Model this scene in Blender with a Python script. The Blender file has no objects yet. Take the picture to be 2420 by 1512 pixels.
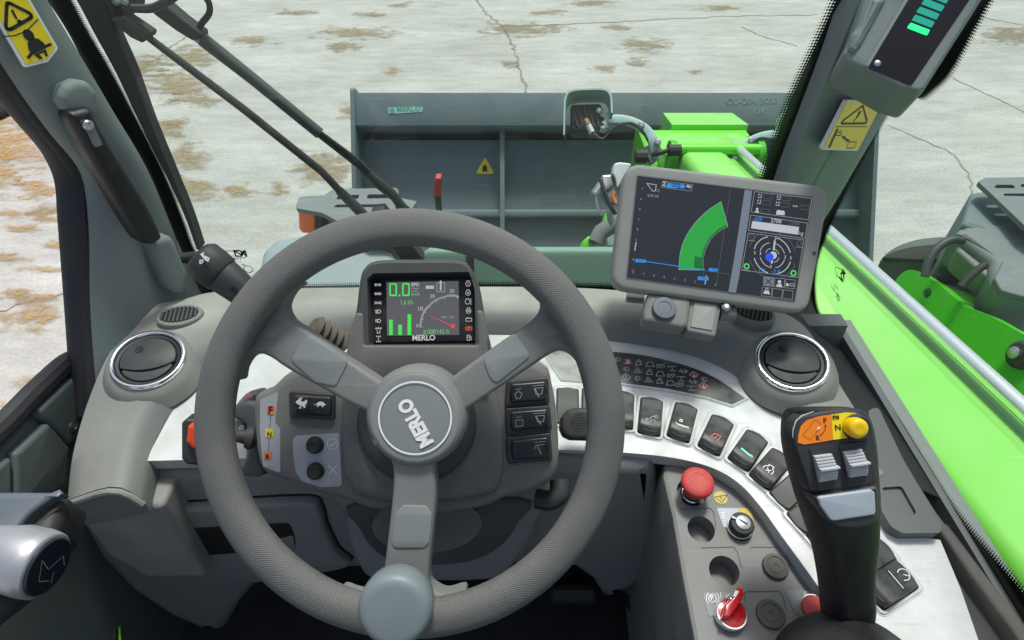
import bpy, bmesh, math, random
from mathutils import Vector, Matrix
from mathutils.geometry import tessellate_polygon
random.seed(7)
rad = math.radians
sc = bpy.context.scene

# ------------------------------------------------------------------ camera
CAM = Vector((0, 0, 2.05))          # the driver's eye
PITCH = rad(40)
FPX = 1500.0                        # focal length in units of a 2420 wide picture
R = Vector((1, 0, 0))
F = Vector((0, math.cos(PITCH), -math.sin(PITCH)))
U = Vector((0, math.sin(PITCH), math.cos(PITCH)))
cd = bpy.data.cameras.new('camera')
cd.sensor_width = 36
cd.lens = 36 * FPX / 2420
cd.clip_start = 0.02
cd.clip_end = 400
co = bpy.data.objects.new('camera', cd)
co.location = CAM
co.rotation_euler = (rad(90) - PITCH, 0, 0)
sc.collection.objects.link(co)
sc.camera = co

# ------------------------------------------------------------------ sky and sun (bright overcast)
SUN_EL, SUN_AZ = rad(74), rad(-20)   # azimuth from +y towards -x
w = bpy.data.worlds.new('World')
sc.world = w
w.use_nodes = True
wn = w.node_tree.nodes
wl = w.node_tree.links
bg = wn['Background']
sky = wn.new('ShaderNodeTexSky')
sky.sky_type = 'NISHITA'
sky.sun_disc = False
sky.sun_elevation = SUN_EL
sky.sun_rotation = -SUN_AZ
sky.air_density = 1.0
sky.dust_density = 5.0
sky.ozone_density = 0.6
wl.new(sky.outputs[0], bg.inputs[0])
bg.inputs[1].default_value = 0.10
sl = bpy.data.lights.new('sun', 'SUN')
sl.energy = 2.3
sl.angle = rad(10)
sl.color = (0.99, 1.0, 0.965)
so = bpy.data.objects.new('sun', sl)
sdir = Vector((-math.sin(SUN_AZ) * math.cos(SUN_EL), math.cos(SUN_AZ) * math.cos(SUN_EL), math.sin(SUN_EL)))
so.rotation_euler = (-sdir).to_track_quat('-Z', 'Y').to_euler()
so.location = (0, 0, 8)
sc.collection.objects.link(so)
sc.view_settings.view_transform = 'Standard'
sc.view_settings.look = 'None'
sc.view_settings.exposure = 0.42
sc.view_settings.gamma = 1.0
sc.cycles.use_denoising = True
sc.cycles.max_bounces = 8
sc.cycles.transparent_max_bounces = 12
sc.cycles.caustics_reflective = False
sc.cycles.caustics_refractive = False

# ------------------------------------------------------------------ geometry helpers
def ray(u, v):
    return F + R * ((u - 1210) / FPX) - U * ((v - 756) / FPX)
def cam(u, v, d):
    return CAM + ray(u, v) * d
def vx(u, v, x):
    r = ray(u, v); return CAM + r * (x / r.x)
def vy(u, v, y):
    r = ray(u, v); return CAM + r * (y / r.y)
def vz(u, v, z):
    r = ray(u, v); return CAM + r * ((z - CAM.z) / r.z)

class Pl:
    """a plane of the place: origin, normal, local axes"""
    def __init__(s, o, n, x=None):
        s.o = Vector(o); s.n = Vector(n).normalized()
        x = Vector(x) if x is not None else R
        s.x = (x - s.n * x.dot(s.n)).normalized()
        s.y = s.n.cross(s.x)
    def at(s, u, v, h=0):
        r = ray(u, v)
        t = ((s.o + s.n * h) - CAM).dot(s.n) / r.dot(s.n)
        return CAM + r * t
    def l(s, u, v, h=0):
        p = s.at(u, v, h) - s.o
        return (p.dot(s.x), p.dot(s.y))
    def p(s, a, b, h=0):
        return s.o + s.x * a + s.y * b + s.n * h
    def M(s, a=0, b=0, ang=0, h=0):
        c, q = math.cos(ang), math.sin(ang)
        xx = s.x * c + s.y * q
        yy = s.y * c - s.x * q
        m = Matrix((xx, yy, s.n)).transposed().to_4x4()
        m.translation = s.p(a, b, h)
        return m
    def off(s, h):
        return Pl(s.o + s.n * h, s.n, s.x)
LOC = Pl((0, 0, 0), (0, 0, 1), (1, 0, 0))

def crop(x0, y0, k):
    """pixel of an enlarged crop of the photograph -> picture coordinates"""
    return lambda px, py: ((x0 + px / k) * 0.9453125, (y0 + py / k) * 0.9453125)

def area(p):
    return 0.5 * sum(p[i - 1][0] * p[i][1] - p[i][0] * p[i - 1][1] for i in range(len(p)))
def ccw(p):
    return p if area(p) > 0 else p[::-1]
def fillet(pts, r, seg=5):
    out = []
    n = len(pts)
    for i in range(n):
        ri = r[i] if isinstance(r, (list, tuple)) else r
        p = Vector(pts[i]); a = Vector(pts[i - 1]); b = Vector(pts[(i + 1) % n])
        da = a - p; db = b - p
        la, lb = da.length, db.length
        if ri <= 0 or la < 1e-9 or lb < 1e-9:
            out.append(tuple(p)); continue
        da /= la; db /= lb
        ang = da.angle(db)
        if ang > 3.1: 
            out.append(tuple(p)); continue
        t = min(ri / math.tan(ang / 2), la * 0.49, lb * 0.49)
        p0 = p + da * t; p1 = p + db * t
        for k in range(seg + 1):
            f = k / seg
            q = p0 * (1 - f) ** 2 + p * 2 * f * (1 - f) + p1 * f * f
            out.append(tuple(q))
    return out
def cat(pts, n=6, closed=False):
    pts = [Vector(p) for p in pts]
    out = []
    m = len(pts)
    rng = range(m if closed else m - 1)
    for i in rng:
        if closed:
            p0, p1, p2, p3 = pts[i - 1], pts[i], pts[(i + 1) % m], pts[(i + 2) % m]
        else:
            p1, p2 = pts[i], pts[i + 1]
            p0 = pts[i - 1] if i else p1 * 2 - p2
            p3 = pts[i + 2] if i + 2 < m else p2 * 2 - p1
        for k in range(n):
            t = k / n
            out.append(0.5 * ((2 * p1) + (p2 - p0) * t + (2 * p0 - 5 * p1 + 4 * p2 - p3) * t * t + (3 * p1 - p0 - 3 * p2 + p3) * t ** 3))
    if not closed:
        out.append(pts[-1].copy())
    return out
def inset(pts, d):
    n = len(pts); out = []
    for i in range(n):
        a = Vector(pts[i - 1]); p = Vector(pts[i]); b = Vector(pts[(i + 1) % n])
        e1 = p - a; e2 = b - p
        if e1.length < 1e-9: e1 = e2
        if e2.length < 1e-9: e2 = e1
        e1 = e1.normalized() if e1.length else Vector((1, 0)); e2 = e2.normalized() if e2.length else e1
        n1 = Vector((-e1.y, e1.x)); n2 = Vector((-e2.y, e2.x))
        m = n1 + n2
        if m.length < 1e-6: m = n1
        m.normalize()
        k = max(0.45, m.dot(n1))
        out.append(tuple(p + m * (d / k)))
    return out
def circ(r, n=24, cx=0, cy=0, ry=None, a0=0):
    ry = r if ry is None else ry
    return [(cx + r * math.cos(a0 + 2 * math.pi * i / n), cy + ry * math.sin(a0 + 2 * math.pi * i / n)) for i in range(n)]
def rrect(w_, h_, r, cx=0, cy=0, seg=4):
    return fillet([(cx - w_ / 2, cy - h_ / 2), (cx + w_ / 2, cy - h_ / 2), (cx + w_ / 2, cy + h_ / 2), (cx - w_ / 2, cy + h_ / 2)], r, seg)

class MB:
    """collects shapes that become one mesh object"""
    def __init__(s):
        s.v = []; s.f = []; s.uv = {}
    def add(s, vs):
        i = len(s.v); s.v += [Vector(q) for q in vs]; return i
    def face(s, vs):
        i = s.add(vs); s.f.append(tuple(range(i, i + len(vs)))); return s
    def rings(s, rings, closed=True, cap0=False, cap1=False):
        n = len(rings[0]); base = [s.add(r) for r in rings]
        for k in range(len(rings) - 1):
            a, b = base[k], base[k + 1]
            for i in range(n if closed else n - 1):
                j = (i + 1) % n
                s.f.append((a + i, a + j, b + j, b + i))
        if cap0: s.f.append(tuple(base[0] + i for i in reversed(range(n))))
        if cap1: s.f.append(tuple(base[-1] + i for i in range(n)))
        return s
    def prism(s, pl, pts, h0, h1, bev=0, seg=3, bottom=False):
        pts = ccw([tuple(q) for q in pts])
        rr = [[pl.p(a, b, h0) for a, b in pts]]
        if bev <= 0:
            rr.append([pl.p(a, b, h1) for a, b in pts])
        else:
            sg = 1 if h1 > h0 else -1
            for k in range(seg + 1):
                t = math.pi / 2 * k / seg
                q = inset(pts, bev * (1 - math.cos(t)))
                rr.append([pl.p(a, b, h1 - sg * bev * (1 - math.sin(t))) for a, b in q])
        s.rings(rr, True, False, False)
        for ring_, fl in ((rr[-1], False), (rr[0], True)):
            if fl and not bottom: continue
            q = [Vector(((p - pl.o).dot(pl.x), (p - pl.o).dot(pl.y), 0)) for p in ring_]
            i = s.add(ring_)
            for a, b, c in tessellate_polygon([q]):
                A = (q[b] - q[a]).cross(q[c] - q[a]).z
                s.f.append((i + a, i + b, i + c) if (A > 0) != fl else (i + a, i + c, i + b))
        return s
    def flat(s, pl, pts, h=0):
        pts = ccw([tuple(q) for q in pts])
        return s.face([pl.p(a, b, h) for a, b in pts])
    def holed(s, pl, outer, holes, h):
        polys = [[Vector((a, b, 0)) for a, b in ccw(outer)]] + [[Vector((a, b, 0)) for a, b in ccw(q)[::-1]] for q in holes]
        allp = [q for p in polys for q in p]
        i = s.add([pl.p(q.x, q.y, h) for q in allp])
        for t in tessellate_polygon(polys):
            a, b, c = t
            A = (allp[b] - allp[a]).cross(allp[c] - allp[a]).z
            s.f.append((i + a, i + b, i + c) if A > 0 else (i + a, i + c, i + b))
        return s
    def wall(s, pl, pts, h0, h1, flip=False):
        pts = ccw([tuple(q) for q in pts])
        if flip: pts = pts[::-1]
        return s.rings([[pl.p(a, b, h0) for a, b in pts], [pl.p(a, b, h1) for a, b in pts]])
    def lathe(s, pl, prof, n=32, cx=0, cy=0, cap=True):
        rr = [[pl.p(cx + r * math.cos(2 * math.pi * i / n), cy + r * math.sin(2 * math.pi * i / n), h) for i in range(n)] for r, h in prof]
        return s.rings(rr, True, False, cap)
    def box(s, c, dx, dy, dz, bev=0.0):
        """c centre, dx dy dz full-size edge vectors"""
        dx, dy, dz = Vector(dx), Vector(dy), Vector(dz)
        pl = Pl(c, dz, dx)
        if dx.cross(dy).dot(dz) < 0: dy = -dy
        L = [(-dx.length / 2, -dy.length / 2), (dx.length / 2, -dy.length / 2), (dx.length / 2, dy.length / 2), (-dx.length / 2, dy.length / 2)]
        h = dz.length / 2
        if bev:
            L = fillet(L, bev, 2)
            rr = [[pl.p(a, b, -h) for a, b in inset(L, bev)], [pl.p(a, b, -h + bev) for a, b in L], [pl.p(a, b, h - bev) for a, b in L], [pl.p(a, b, h) for a, b in inset(L, bev)]]
        else:
            rr = [[pl.p(a, b, -h) for a, b in L], [pl.p(a, b, h) for a, b in L]]
        return s.rings(rr, True, True, True)
    def wbox(s, x0, x1, y0, y1, z0, z1, bev=0.0):
        return s.box(((x0 + x1) / 2, (y0 + y1) / 2, (z0 + z1) / 2), (x1 - x0, 0, 0), (0, y1 - y0, 0), (0, 0, z1 - z0), bev)
    def tube(s, pts, r, n=10, closed=False, flat=1.0, up=None, caps=True, uv=False):
        pts = [Vector(p) for p in pts]; m = len(pts)
        rs = r if isinstance(r, (list, tuple)) else [r] * m
        rr = []
        prev = Vector(up) if up is not None else None
        ln = 0; ls = []
        for i in range(m):
            if closed: t = pts[(i + 1) % m] - pts[i - 1]
            else: t = pts[min(i + 1, m - 1)] - pts[max(i - 1, 0)]
            t.normalize()
            if prev is None:
                prev = Vector((0, 0, 1)) if abs(t.z) < 0.9 else Vector((1, 0, 0))
            a = (prev - t * prev.dot(t)).normalized(); b = t.cross(a)
            if up is None: prev = a
            rr.append([pts[i] + (a * math.cos(2 * math.pi * k / n) * flat + b * math.sin(2 * math.pi * k / n)) * rs[i] for k in range(n)])
            if i: ln += (pts[i] - pts[i - 1]).length
            ls.append(ln)
        if closed: rr.append([q.copy() for q in rr[0]]); ls.append(ln + (pts[0] - pts[-1]).length)
        i0 = len(s.v)
        s.rings(rr, True, caps and not closed, caps and not closed)
        if uv:
            for k in range(len(rr)):
                for j in range(n):
                    s.uv[i0 + k * n + j] = (ls[k], 2 * math.pi * rs[min(k, m - 1)] * j / n)
        return s
    def stroke(s, pl, pts, wd, h=0.0004, closed=False):
        pts = [Vector((p[0], p[1])) for p in pts]
        seg = list(zip(pts, pts[1:] + ([pts[0]] if closed else [])))
        if not closed: seg = seg[:len(pts) - 1]
        for a, b in seg:
            d = b - a
            if d.length < 1e-7: continue
            d.normalize(); q = Vector((-d.y, d.x)) * wd / 2; e = d * wd * 0.35
            s.face([pl.p(*(a - e - q), h), pl.p(*(b + e - q), h), pl.p(*(b + e + q), h), pl.p(*(a - e + q), h)])
        return s
    def mesh(s, name):
        me = bpy.data.meshes.new(name)
        me.from_pydata([tuple(q) for q in s.v], [], s.f)
        if s.uv:
            ul = me.uv_layers.new(name='UVMap')
            for lp in me.loops:
                ul.data[lp.index].uv = s.uv.get(lp.vertex_index, (0, 0))
        me.update()
        return me
    def build(s, name, mat, parent=None, sharp=35, local=False, fix=True):
        me = s.mesh(name)
        if fix and len(s.f) > 1:
            bm = bmesh.new(); bm.from_mesh(me)
            bmesh.ops.remove_doubles(bm, verts=bm.verts, dist=1e-6)
            bmesh.ops.recalc_face_normals(bm, faces=bm.faces)
            bm.to_mesh(me); bm.free()
        if sharp:
            me.shade_smooth()
            me.set_sharp_from_angle(angle=rad(sharp))
        me.materials.append(mat)
        o = bpy.data.objects.new(name, me)
        sc.collection.objects.link(o)
        if parent is not None:
            o.parent = parent
            if not local:
                o.matrix_parent_inverse = WM[parent.name].inverted()
        WM[o.name] = Matrix.Identity(4) if not local else WM.get(parent.name, Matrix.Identity(4)) if parent else Matrix.Identity(4)
        return o
WM = {}
def tag(o, label, catg, group=None):
    o['label'] = label; o['category'] = catg
    if group: o['group'] = group
    return o
def struct(o):
    o['kind'] = 'structure'; return o
def thing(name, label, catg, M=None, group=None):
    o = bpy.data.objects.new(name, None)
    o.empty_display_size = 0.02
    sc.collection.objects.link(o)
    if M is None: M = Matrix.Identity(4)
    elif not isinstance(M, Matrix): M = Matrix.Translation(Vector(M))
    o.matrix_world = M
    WM[o.name] = M
    return tag(o, label, catg, group)
_tc = {}
def text_geo(body, bold=0.0):
    k = (body, bold)
    if k not in _tc:
        cu = bpy.data.curves.new('lettering', 'FONT')
        cu.body = body; cu.size = 1; cu.offset = bold; cu.resolution_u = 3
        ob = bpy.data.objects.new('lettering', cu)
        sc.collection.objects.link(ob)
        dg = bpy.context.evaluated_depsgraph_get()
        me = bpy.data.meshes.new_from_object(ob.evaluated_get(dg))
        vs = [v.co.copy() for v in me.vertices]; fs = [tuple(p.vertices) for p in me.polygons]
        bpy.data.objects.remove(ob); bpy.data.meshes.remove(me); bpy.data.curves.remove(cu)
        x0 = min(v.x for v in vs); x1 = max(v.x for v in vs)
        _tc[k] = ([Vector((v.x - x0, v.y)) for v in vs], fs, x1 - x0)
    return _tc[k]
def put_text(mb, pl, body, A, B, hs=1.0, h=0.0005, bold=0.01):
    """flat print between two points A, B (plane coordinates) of its base line"""
    vs, fs, wd = text_geo(body, bold)
    A = Vector(A); B = Vector(B); d = B - A; k = d.length / wd; d.normalize(); q = Vector((-d.y, d.x))
    i = len(mb.v)
    for v in vs:
        p = A + d * (v.x * k) + q * (v.y * k * hs)
        mb.v.append(pl.p(p.x, p.y, h))
    mb.f += [tuple(i + a for a in f) for f in fs]
    return mb

# ------------------------------------------------------------------ materials
def nd(m, t, **kw):
    n = m.node_tree.nodes.new(t)
    for k, v in kw.items(): setattr(n, k, v)
    return n
def mat(name, col, rough=0.5, metal=0.0, dust=None, damt=0.0, dscale=9.0, bump=0.0, bscale=900.0, spec=0.5, coat=0.0, var=0.0, emit=None, es=0.0, scr=None, samt=0.0, sscale=6.0):
    m = bpy.data.materials.new(name); m.use_nodes = True
    nt = m.node_tree; b = nt.nodes['Principled BSDF']; L = nt.links.new
    b.inputs['Base Color'].default_value = (*col, 1)
    b.inputs['Roughness'].default_value = rough
    b.inputs['Metallic'].default_value = metal
    b.inputs['Specular IOR Level'].default_value = spec
    if coat: b.inputs['Coat Weight'].default_value = coat; b.inputs['Coat Roughness'].default_value = 0.06
    if emit:
        b.inputs['Emission Color'].default_value = (*emit, 1); b.inputs['Emission Strength'].default_value = es
    if dust or bump or var or scr:
        tc = nd(m, 'ShaderNodeTexCoord')
    src = None
    if var:
        nz = nd(m, 'ShaderNodeTexNoise'); nz.inputs['Scale'].default_value = dscale * 3.1; nz.inputs['Detail'].default_value = 6
        L(tc.outputs['Object'], nz.inputs['Vector'])
        mr = nd(m, 'ShaderNodeMapRange'); mr.inputs[1].default_value = 0.3; mr.inputs[2].default_value = 0.7
        mr.inputs[3].default_value = 1 - var; mr.inputs[4].default_value = 1 + var
        L(nz.outputs['Fac'], mr.inputs[0])
        mx = nd(m, 'ShaderNodeMix', data_type='RGBA', blend_type='MULTIPLY'); mx.inputs[0].default_value = 1
        mx.inputs[6].default_value = (*col, 1)
        L(mr.outputs[0], mx.inputs[7]); src = mx.outputs[2]
    if dust:
        nz = nd(m, 'ShaderNodeTexNoise'); nz.inputs['Scale'].default_value = dscale; nz.inputs['Detail'].default_value = 7; nz.inputs['Roughness'].default_value = 0.62
        L(tc.outputs['Object'], nz.inputs['Vector'])
        mr = nd(m, 'ShaderNodeMapRange'); mr.inputs[1].default_value = 0.36; mr.inputs[2].default_value = 0.68
        mr.inputs[3].default_value = 0; mr.inputs[4].default_value = damt
        L(nz.outputs['Fac'], mr.inputs[0])
        mx = nd(m, 'ShaderNodeMix', data_type='RGBA')
        L(mr.outputs[0], mx.inputs[0])
        if src: L(src, mx.inputs[6])
        else: mx.inputs[6].default_value = (*col, 1)
        mx.inputs[7].default_value = (*dust, 1)
        src = mx.outputs[2]
        r2 = nd(m, 'ShaderNodeMapRange'); r2.inputs[3].default_value = rough; r2.inputs[4].default_value = min(1, rough + 0.3)
        r2.inputs[2].default_value = max(damt, 0.01)
        L(mr.outputs[0], r2.inputs[0]); L(r2.outputs[0], b.inputs['Roughness'])
    if scr:
        for k, rot in enumerate((0.25, -0.5, 1.2)):
            mp = nd(m, 'ShaderNodeMapping'); mp.inputs['Rotation'].default_value = (rot * .7, rot, rot * 1.3); mp.inputs['Scale'].default_value = (1, 18, 18)
            L(tc.outputs['Object'], mp.inputs[0])
            nz = nd(m, 'ShaderNodeTexNoise'); nz.inputs['Scale'].default_value = sscale * (1 + .6 * k); nz.inputs['Detail'].default_value = 3
            L(mp.outputs[0], nz.inputs['Vector'])
            mr = nd(m, 'ShaderNodeMapRange'); mr.inputs[1].default_value = .66; mr.inputs[2].default_value = .72; mr.inputs[4].default_value = samt
            L(nz.outputs['Fac'], mr.inputs[0])
            mx = nd(m, 'ShaderNodeMix', data_type='RGBA'); L(mr.outputs[0], mx.inputs[0])
            if src: L(src, mx.inputs[6])
            else: mx.inputs[6].default_value = (*col, 1)
            mx.inputs[7].default_value = (*scr, 1); src = mx.outputs[2]
    if src: L(src, b.inputs['Base Color'])
    if bump:
        nz = nd(m, 'ShaderNodeTexNoise'); nz.inputs['Scale'].default_value = bscale; nz.inputs['Detail'].default_value = 2
        L(tc.outputs['Object'], nz.inputs['Vector'])
        bp = nd(m, 'ShaderNodeBump'); bp.inputs['Strength'].default_value = bump; bp.inputs['Distance'].default_value = 0.0006
        L(nz.outputs['Fac'], bp.inputs['Height']); L(bp.outputs[0], b.inputs['Normal'])
    return m
DUST = (0.27, 0.245, 0.205)
MT = dict(
    dash=mat('dash_plastic', (0.195, 0.205, 0.194), 0.62, dust=(0.345, 0.332, 0.292), damt=0.9, dscale=5.0, bump=0.25, bscale=1400),
    trim=mat('trim_plastic', (0.195, 0.240, 0.226), 0.55, dust=(0.262, 0.272, 0.255), damt=0.5, dscale=6, bump=0.2, bscale=1500),
    knee=mat('knee_panel_plastic', (0.215, 0.230, 0.225), 0.55, dust=(0.23, 0.225, 0.205), damt=0.5, dscale=8, bump=0.2, bscale=1500),
    pod=mat('pod_plastic', (0.146, 0.145, 0.139), 0.62, dust=(0.225, 0.216, 0.198), damt=0.6, dscale=12, bump=0.9, bscale=1100),
    podd2=mat('hood_plastic', (0.060, 0.066, 0.066), 0.6, dust=(0.12, 0.118, 0.108), damt=0.4, dscale=12, bump=.3, bscale=1300),
    podd=mat('pod_dark_plastic', (0.065, 0.069, 0.069), 0.55, dust=(0.16, 0.15, 0.13), damt=0.35, dscale=14),
    wheel=mat('wheel_plastic', (0.160, 0.172, 0.166), 0.5, dust=(0.225, 0.216, 0.198), damt=0.6, dscale=16, bump=0.15, bscale=1500, scr=(0.26, 0.255, 0.24), samt=.35, sscale=12),
    hub=mat('hub_plastic', (0.195, 0.220, 0.218), 0.42, dust=(0.24, 0.245, 0.235), damt=0.5, dscale=14),
    knob=mat('knob_plastic', (0.170, 0.208, 0.214), 0.48, var=0.05),
    white=mat('silver_white_panel', (0.72, 0.735, 0.73), 0.38, dust=(0.42, 0.405, 0.36), damt=0.5, dscale=22, spec=0.5, scr=(0.46, 0.45, 0.42), samt=.4, sscale=9),
    lip=mat('panel_lip', (0.56, 0.58, 0.585), 0.42, dust=(0.30, 0.29, 0.26), damt=0.4, dscale=20),
    cons=mat('console_plastic', (0.18,0.188,0.182), 0.55, dust=(0.255, 0.245, 0.220), damt=0.75, dscale=11, bump=0.2, bscale=1500, scr=(0.30, 0.295, 0.275), samt=.4, sscale=12),
    black=mat('black_plastic', (0.028, 0.029, 0.031), 0.38, dust=(0.10, 0.095, 0.085), damt=0.22, dscale=18),
    gloss=mat('gloss_black_plastic', (0.012, 0.012, 0.013), 0.18, dust=(0.10, 0.095, 0.085), damt=0.35, dscale=30),
    soft=mat('soft_black_plastic', (0.022, 0.023, 0.025), 0.5, dust=(0.09, 0.085, 0.075), damt=0.25, dscale=25),
    rocker=mat('rocker_black', (0.020, 0.021, 0.022), 0.30, dust=(0.135, 0.130, 0.115), damt=0.55, dscale=26),
    blank=mat('rocker_blank_grey', (0.085, 0.090, 0.086), 0.55, dust=(0.16, 0.15, 0.13), damt=0.5, dscale=26),
    rubber=mat('rubber', (0.020, 0.020, 0.022), 0.6, dust=(0.08, 0.075, 0.065), damt=0.25, dscale=12),
    seal=mat('door_seal', (0.022, 0.022, 0.025), 0.42, dust=(0.07, 0.065, 0.06), damt=0.2, dscale=14),
    carpet=mat('floor_rubber', (0.022, 0.022, 0.021), 0.8, dust=(0.06, 0.055, 0.045), damt=0.6, dscale=12),
    chrome=mat('chrome', (0.86, 0.87, 0.88), 0.14, 1.0),
    steel=mat('zinc_steel', (0.55, 0.56, 0.55), 0.32, 1.0, var=0.1),
    silver=mat('silver_paint', (0.42, 0.435, 0.45), 0.38, 0.55, var=0.04),
    door=mat('door_plastic', (0.092, 0.118, 0.112), 0.55, dust=(0.12, 0.118, 0.105), damt=0.4, dscale=9, bump=0.2, bscale=1500),
    blue=mat('armrest_plastic', (0.10, 0.125, 0.145), 0.38, var=0.05),
    red=mat('red_plastic', (0.55, 0.035, 0.035), 0.42, dust=(0.40, 0.16, 0.13), damt=0.3, dscale=30),
    redhot=mat('red_gloss', (0.62, 0.03, 0.03), 0.25),
    redknob=mat('red_translucent', (0.42, 0.012, 0.016), 0.12, coat=0.6, emit=(0.8, 0.0, 0.01), es=0.05),
    orange=mat('orange_print', (0.92, 0.25, 0.012), 0.4),
    fnr=mat('fnr_orange', (0.72, 0.20, 0.07), 0.45),
    yellow=mat('yellow_print', (0.72, 0.56, 0.03), 0.4),
    yknob=mat('yellow_plastic', (0.80, 0.50, 0.005), 0.3),
    label=mat('grey_label', (0.42, 0.44, 0.46), 0.42, 0.3, var=0.05),
    stick=mat('sticker_yellow', (0.90, 0.68, 0.015), 0.38, var=0.03),
    ink=mat('print_black', (0.012, 0.012, 0.012), 0.5),
    wprint=mat('print_white', (0.80, 0.80, 0.78), 0.5),
    dprint=mat('print_dim', (0.42, 0.43, 0.42), 0.5),
    gprint=mat('print_grey', (0.30, 0.31, 0.31), 0.5),
    rprint=mat('print_red', (0.65, 0.10, 0.08), 0.5, emit=(1.0, 0.18, 0.15), es=0.25),
    pink=mat('print_pink', (0.80, 0.33, 0.33), 0.5),
    grnlit=mat('icon_green_lit', (0.1, 0.5, 0.3), 0.5, emit=(0.15, 0.9, 0.5), es=0.6),
    wheelgrey=mat('thumbwheel_grey', (0.46, 0.48, 0.50), 0.45, var=0.03),
    gbutton=mat('grey_button', (0.36, 0.41, 0.46), 0.42, var=0.03),
    tab=mat('tablet_plastic', (0.32, 0.315, 0.29), 0.5, dust=(0.28, 0.268, 0.24), damt=0.35, dscale=14, bump=0.15, bscale=1500),
    tabd=mat('bracket_plastic', (0.20, 0.207, 0.207), 0.5, dust=(0.22, 0.205, 0.18), damt=0.5, dscale=20),
    green=mat('green_paint', (0.16, 0.66, 0.025), 0.32, var=0.05, dscale=1.2, coat=0.25),
    boom=mat('boom_green_paint', (0.23, 0.70, 0.085), 0.38, dust=(0.40, 0.66, 0.27), damt=0.5, dscale=2.5, coat=0.3, scr=(0.45, 0.62, 0.30), samt=.35, sscale=1.6),
    dgreen=mat('dark_green_paint', (0.060, 0.47, 0.012), 0.40, var=0.05, dscale=2, scr=(0.25, 0.45, 0.15), samt=.4, sscale=1.6),
    bucket=mat('bucket_grey_paint', (0.135, 0.182, 0.192), 0.48, dust=(0.175, 0.205, 0.205), damt=0.6, dscale=2.2, scr=(0.26, 0.28, 0.27), samt=.55, sscale=1.2),
    fender=mat('fender_plastic', (0.17, 0.195, 0.20), 0.55, dust=(0.19, 0.20, 0.195), damt=0.5, dscale=3, bump=0.1, bscale=300, scr=(0.30, 0.31, 0.30), samt=.35, sscale=2),
    hood=mat('cowl_plastic', (0.30, 0.36, 0.375), 0.55, dust=(0.29, 0.32, 0.32), damt=0.4, dscale=3),
    beam=mat('cowl_beam_paint', (0.19, 0.34, 0.265), 0.42, dust=(0.20, 0.32, 0.26), damt=0.4, dscale=6),
    tyre=mat('tyre_rubber', (0.018, 0.019, 0.018), 0.8, dust=(0.07, 0.065, 0.05), damt=0.5, dscale=6),
    amber=mat('amber_lens', (0.75, 0.14, 0.01), 0.15, coat=0.5, emit=(0.9, 0.15, 0.0), es=0.12),
    wblack=mat('wiper_black', (0.014, 0.017, 0.017), 0.45, dust=(0.09, 0.10, 0.095), damt=0.3, dscale=10),
    wgrey=mat('tube_grey', (0.045, 0.05, 0.052), 0.55, var=.06),
    wgrn=mat('wiper_tube', (0.060, 0.078, 0.074), 0.5, dust=(.1, .115, .11), damt=.4, dscale=8),
    navy=mat('button_navy', (0.018, 0.022, 0.032), 0.35),
    rail=mat('rail_dusty', (0.105, 0.10, 0.09), 0.7, dust=(0.19, 0.17, 0.14), damt=.6, dscale=12),
    ribs=mat('ribbed_rubber', (0.05, 0.05, 0.052), 0.6, dust=(.09, .085, .078), damt=.4, dscale=20),
    redd=mat('red_dark_print', (0.30, 0.02, 0.02), 0.5),
    stickd=mat('sticker_yellow_dusty', (0.55, 0.42, 0.05), 0.5, var=.1, dscale=30),
    plug=mat('plug_grey', (0.070, 0.072, 0.068), 0.6, dust=(0.17, 0.155, 0.13), damt=.6, dscale=30),
    lab2=mat('label_grey', (0.22, 0.245, 0.25), 0.45, dust=(.26, .25, .22), damt=.5, dscale=25),
    jblack=mat('joystick_black', (0.014, 0.014, 0.015), 0.42, dust=(.045, .043, .04), damt=.4, dscale=20, bump=.1, bscale=1600),
    yellow2=mat('joystick_yellow', (0.92, 0.76, 0.02), 0.4),
    brown=mat('print_brown', (0.35, 0.10, 0.02), 0.5),
    dialk=mat('dial_blue_grey', (0.12, 0.14, 0.165), 0.5, var=.04),
    bel=mat('bellows_dusty', (0.10, 0.085, 0.07), 0.7, dust=(.2, .17, .13), damt=.5, dscale=30),
    hot=mat('hazard_red', (0.85, 0.075, 0.008), 0.3, coat=.3),
    ventb=mat('vent_barrel_black', (0.016, 0.016, 0.018), 0.5),
    ventf=mat('vent_flap_black', (0.040, 0.042, 0.046), 0.42, dust=(.10, .097, .09), damt=.3, dscale=20),
    knee2=mat('tray_plastic', (0.120, 0.132, 0.127), 0.6, dust=(0.18, 0.177, 0.162), damt=.6, dscale=14, bump=.2, bscale=1400),
    hblack=mat('handle_black', (0.010, 0.010, 0.011), 0.36, dust=(.03, .029, .027), damt=.4, dscale=14),
    lens=mat('lens_black', (0.008, 0.008, 0.009), 0.12),
    pipe=mat('bright_pipe', (0.93, 0.95, 0.95), 0.28, 0.75),
    cavity=mat('cavity_black', (0.006, 0.006, 0.006), 0.7),
    wplas=mat('white_plastic', (0.72, 0.74, 0.74), 0.4),
    glassy=mat('indicator_window', (0.035, 0.037, 0.036), 0.10, dust=(0.14, 0.135, 0.12), damt=0.55, dscale=14),
)
def emis(name, col, s=1.0):
    m = bpy.data.materials.new(name); m.use_nodes = True
    b = m.node_tree.nodes['Principled BSDF']
    b.inputs['Base Color'].default_value = (*[c * 0.25 for c in col], 1)
    b.inputs['Roughness'].default_value = 0.25
    b.inputs['Emission Color'].default_value = (*col, 1); b.inputs['Emission Strength'].default_value = s
    return m
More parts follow.
